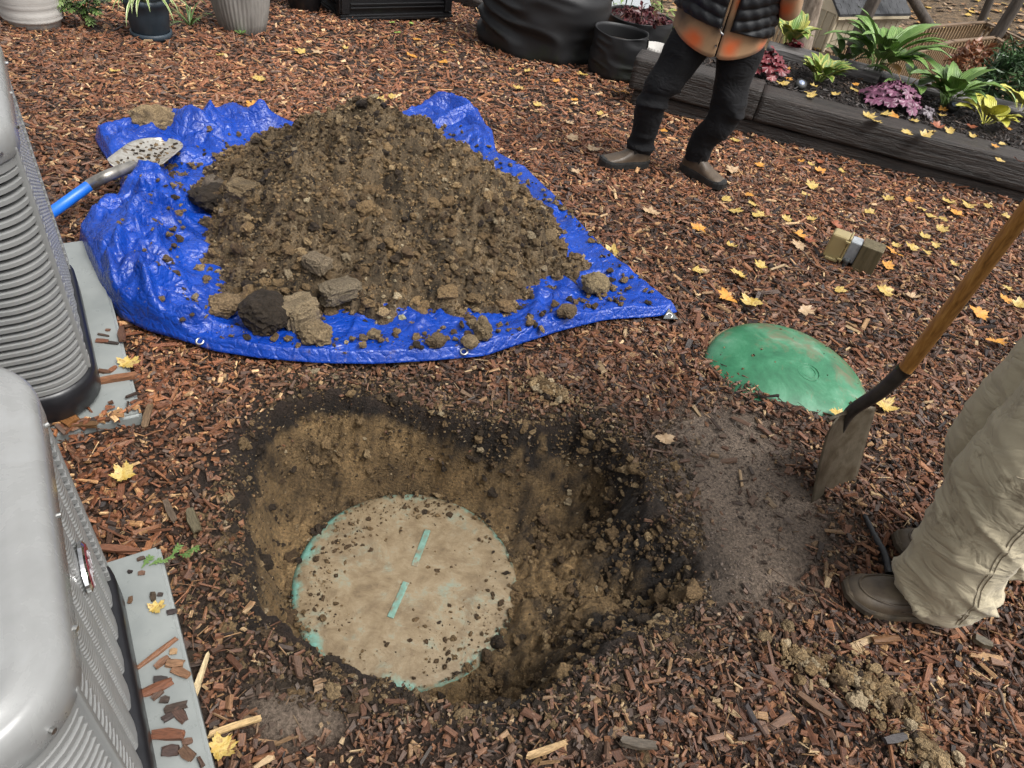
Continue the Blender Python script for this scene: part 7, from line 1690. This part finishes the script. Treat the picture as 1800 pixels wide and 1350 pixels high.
tree((1728, 38), (1742, 0), 26.0, 12, M_BARK2, 'slim trunk behind the deck\'s far corner', 4)
tree((1764, 42), (1788, 0), 24.0, 18, M_BARK2, 'grey trunk leaning right behind the deck', 5)
def shrub(px, Y, rpx, n, size, mat, label, seed, shape='leaf', name='shrub'):
    c = at_y(*px, Y); r_ = rpx / ppm(c); zb = max(float(zh(np.array([c[0]]), np.array([c[1]]))[0]), hz(c[0], c[1]) if Y < 12 else -99); s = empty(name, (c[0], c[1], zb)); tag(s, label, 'shrub', 'shrubs beyond the bed'); O = np.array(s.location)
    foliage_mesh('foliage', c - O, (r_, r_, r_ * 1.15), n, size, mat, s, seed, shape)
    for k in range(4): tube('stem', [(0, 0, 0), tuple((c - O) * 0.6 + [0.2 * r_ * math.cos(k * 1.6), 0.2 * r_ * math.sin(k * 1.6), 0]), tuple(c - O + [0.6 * r_ * math.cos(k * 1.6), 0.6 * r_ * math.sin(k * 1.6), 0.3 * r_])], [0.03, 0.02, 0.008], M_BARK2, s, 6)
M_CON = leafmat('conifer_green', [(0.3, (0.025, 0.065, 0.020)), (0.7, (0.065, 0.13, 0.04))], 5)
M_RUST = leafmat('rust_leaf', [(0.3, (0.13, 0.045, 0.018)), (0.7, (0.26, 0.10, 0.04))], 5)
shrub((1780, 150), 10.5, 62, 2600, 0.13, M_CON, 'feathery dark green conifer at the right picture edge', 41, 'needle', 'conifer')
shrub((1700, 118), 11.5, 40, 500, 0.10, M_RUST, 'rust-leaved dry shrub left of the conifer', 42)
shrub((1655, 12), 32.0, 36, 700, 0.2, M_GLEAF, 'yellow-olive bush behind the shed roof', 43)
shrub((1700, 4), 33.0, 26, 420, 0.2, M_YLEAF, 'yellow bush at the top edge beyond the deck', 44)
shrub((1480, 158 - 30), 9.5, 22, 160, 0.07, M_RUST, 'low brown dry growth behind the bed timbers', 45)

# ================================================================== FALLEN MAPLE LEAVES
LEAF_COL = {'y': ('yellow', [(0.3, (0.27, 0.15, 0.03)), (0.42, (0.42, 0.28, 0.06)), (0.58, (0.48, 0.36, 0.12)), (0.70, (0.24, 0.12, 0.035))]), 'o': ('orange', [(0.3, (0.38, 0.15, 0.025)), (0.6, (0.56, 0.27, 0.045)), (0.8, (0.28, 0.10, 0.03))]), 'r': ('rust red', [(0.3, (0.17, 0.045, 0.022)), (0.7, (0.30, 0.095, 0.04))]), 't': ('tan', [(0.3, (0.30, 0.19, 0.10)), (0.7, (0.46, 0.33, 0.20))]), 'g': ('small green', [(0.3, (0.16, 0.26, 0.05)), (0.7, (0.30, 0.40, 0.10))])}
LM = {}
def maple_outline(rr_):
    pts = []
    lob = [(-150, 0.50), (-95, 0.82), (-42, 0.92), (0, 1.0), (42, 0.92), (95, 0.82), (150, 0.50)]
    for i, (a_, r_) in enumerate(lob):
        a_ += rr_.uniform(-6, 6); r_ *= rr_.uniform(0.85, 1.1)
        pts += [(a_ - 18, r_ * 0.66), (a_ - 11, r_ * 0.84), (a_ - 6, r_ * 0.80), (a_, r_), (a_ + 6, r_ * 0.80), (a_ + 11, r_ * 0.84), (a_ + 18, r_ * 0.66)]
        if i < len(lob) - 1: pts.append(((a_ + lob[i + 1][0]) / 2, 0.50 * rr_.uniform(0.85, 1.15)))
    return pts
for ck, (cn, cols) in LEAF_COL.items():
    mt = leafmat('maple_' + cn.replace(' ', '_'), cols, 3.2, (0.3, 0.55), 0.35); L_ = []
    for k in range(6):
        rr_ = random.Random(hash(ck) % 1 + k * 13 + ord(ck)); o_ = maple_outline(rr_) if ck != 'g' else [(a_, 0.8 + 0.1 * math.cos(math.radians(a_))) for a_ in range(-175, 176, 14)]
        cx, cy = rr_.uniform(0.3, 1.5), rr_.uniform(0.2, 1.2)
        def zc(x, y): return 0.20 * cx * x * x + 0.35 * cy * y * y + 0.05 * math.sin(5 * x + k) + 0.05 * math.sin(6 * y + 2 * k) + 0.12 * rr_.uniform(-0.3, 0.6) * (x * x + y * y)
        V = [(0, 0, 0.0)]; n = len(o_)
        for fr_ in (0.55, 1.0):
            for a_, r_ in o_:
                x, y = fr_ * r_ * math.cos(math.radians(a_)), fr_ * r_ * math.sin(math.radians(a_)); V.append((x, y, zc(x, y)))
        F = [(0, 1 + i, 1 + (i + 1) % n) for i in range(n)] + [(1 + i, 1 + n + i, 1 + n + (i + 1) % n, 1 + (i + 1) % n) for i in range(n)]
        i0 = len(V); V += [(0, 0.012, 0.01), (0, -0.012, 0.01), (-0.5, 0.10, 0.06), (-0.5, 0.08, 0.06)]; F.append((i0, i0 + 1, i0 + 3, i0 + 2))
        zmin = min(v[2] for v in V); me = pymesh('fallen_leaf', [(v[0], v[1], v[2] - zmin) for v in V], F); me.materials.append(mt); me.polygons.foreach_set('use_smooth', np.ones(len(me.polygons), bool)); L_.append(me)
    LM[ck] = L_
def fallen(lst, where, zmode, lift=0.026, sizes=(0.036, 0.066)):
    for px, py, ck in lst:
        if zmode == 'g':
            g = gp(px, py, 0.02); z = hz(g[0], g[1]) + lift
        else:
            g = at_z(px, py, zmode); q = bl_(g); z = (BED_Z if q[1] < TW else float(bed_h(np.array([q[0]]), np.array([q[1]]))[0]) + 0.012) + 0.006
            if q[1] < TW and q[0] < 0.8: z += 0.022
        o = bpy.data.objects.new('maple_leaf', R_.choice(LM[ck])); COL.objects.link(o); s = R_.uniform(*sizes) * (0.6 if ck == 'g' else 1)
        o.location = (g[0], g[1], z); o.scale = (s, s, s); o.rotation_euler = (R_.uniform(-0.2, 0.2), R_.uniform(-0.2, 0.2), R_.uniform(0, 6.28))
        o['category'] = 'leaf'; o['group'] = 'fallen leaves'
        row((f'{LEAF_COL[ck][0]} fallen leaf', where), o, px)
fallen([(1295, 250, 'y'), (1288, 302, 't'), (1405, 285, 'o'), (1423, 290, 'y'), (1442, 285, 'r'), (1442, 304, 'o'), (1482, 302, 'y'), (1333, 292, 'o'), (1427, 330, 'y'), (1413, 343, 'y'), (1400, 352, 't'), (1313, 345, 'o'), (1322, 360, 'y'), (1273, 352, 'y'), (1290, 372, 'y'), (1335, 383, 'y'), (1498, 348, 'r'), (1558, 353, 'y'), (1595, 352, 'o'), (1663, 357, 'y'), (1700, 363, 'y'), (1733, 363, 'y'), (1620, 372, 'y'), (1633, 382, 'y'), (1658, 386, 'y'), (1680, 377, 'o'), (1763, 383, 'y'), (1653, 404, 'y'), (1528, 376, 'y'), (1383, 378, 'r'), (1380, 388, 'y'), (1425, 388, 'y'), (1465, 397, 'r')], 'on mulch just below the timber wall', 'g')
fallen([(1228, 400, 'o'), (1317, 420, 'r'), (1282, 432, 'y'), (1405, 433, 't'), (1623, 420, 'y'), (1643, 432, 'y'), (1600, 437, 'y'), (1572, 433, 'y'), (1625, 445, 'y'), (1568, 446, 'o'), (1335, 471, 'y'), (1300, 488, 'y'), (1223, 475, 'y'), (1278, 523, 'o'), (1320, 533, 'y'), (1413, 547, 't'), (1552, 513, 'y'), (1600, 523, 't'), (1472, 513, 'y'), (1675, 465, 'y'), (1767, 507, 'y'), (1767, 528, 'o'), (1793, 540, 'y'), (1718, 553, 'o'), (1747, 602, 'o'), (1420, 425, 'r'), (1400, 415, 'o'), (1555, 470, 'o')], 'on mulch around the outlet post', 'g')
fallen([(608, 87, 'y'), (730, 71, 'o'), (792, 80, 'o'), (782, 93, 'y'), (782, 111, 'o'), (725, 100, 'o'), (900, 125, 'y'), (927, 128, 'y'), (1025, 133, 'y'), (980, 144, 'o'), (908, 157, 'y'), (948, 188, 'y'), (1013, 179, 'o'), (1057, 203, 'y'), (1168, 233, 'o'), (1000, 217, 't'), (1042, 266, 't'), (793, 177, 'o'), (688, 173, 'y'), (665, 178, 'y'), (1010, 245, 't'), (1013, 307, 't'), (1080, 162, 'o'), (1100, 165, 'o'), (690, 41, 'g'), (700, 59, 'g'), (722, 42, 'g')], 'on mulch between heap and grow bags', 'g')
fallen([(1143, 375, 't'), (1078, 445, 'y'), (1473, 732, 'y'), (1553, 715, 'y')], 'on mulch between tarp and green dome', 'g')
fallen([(390, 99, 'y'), (530, 93, 'y'), (558, 95, 't'), (204, 130, 'y'), (455, 142, 'y'), (445, 188, 'o')], 'on mulch before the row of pots', 'g')
fallen([(220, 842, 'y'), (1167, 777, 't'), (385, 1318, 'y')], 'near the pit', 'g', 0.03, (0.036, 0.046))
fallen([(1382, 121, 'o'), (1387, 134, 'o'), (1376, 148, 'y'), (1431, 152, 'y'), (1424, 164, 'y'), (1426, 174, 'y'), (1467, 164, 'y'), (1504, 147, 'o'), (1504, 157, 'y'), (1525, 206, 'y'), (1537, 214, 'y'), (1554, 202, 'y'), (1574, 202, 'o'), (1595, 237, 'y'), (1625, 241, 'y'), (1635, 234, 'y'), (1645, 225, 'r'), (1670, 232, 'y'), (1710, 241, 'y'), (1746, 259, 'o'), (1760, 254, 'y'), (1754, 284, 'y'), (1787, 284, 'r'), (1656, 200, 'y'), (1659, 191, 'o'), (1710, 220, 'r'), (1605, 215, 'y'), (1775, 222, 'o')], 'in the raised bed', BED_Z, 0.01)
for px_, z_, ck, lb, s in (((222, 643), 0.056, 'y', 'spotted yellow leaf on the far grey pad\'s edge', 0.045), ((272, 1072), 0.062, 'y', 'yellow leaf with dark edge on the near grey pad', 0.026)):
    g = at_z(*px_, z_); o = bpy.data.objects.new('maple_leaf', LM[ck][2]); COL.objects.link(o); o.location = (g[0], g[1], z_ + 0.002); o.scale = (s, s, s); o.rotation_euler = (0, 0, 1.2); tag(o, lb, 'leaf', 'fallen leaves')
# pale green sprig on the near pad's corner
g = at_z(288, 985, 0.065); sg_ = empty('weed_sprig', (g[0], g[1], 0.064)); tag(sg_, 'small pale green weed sprig at the near pad\'s corner', 'weed'); rr_ = random.Random(2)
for k in range(7): lobed(sg_, (0.012 * (k - 3), 0.010 * (k - 3), 0.002), 0.6 + rr_.uniform(-0.9, 0.9), rr_.uniform(0.02, 0.04), M_MUM, rr_, rr_.uniform(0, 25))
g = gp(424, 66); sg_ = empty('weed_sprig', (g[0], g[1], hz(g[0], g[1]) + 0.02)); tag(sg_, 'small green seedling at the foot of the grey fluted pot', 'weed')
for k in range(6): lobed(sg_, (0, 0, 0), k * 1.05, 0.05, M_MUM, rr_, 30)
label_rows()
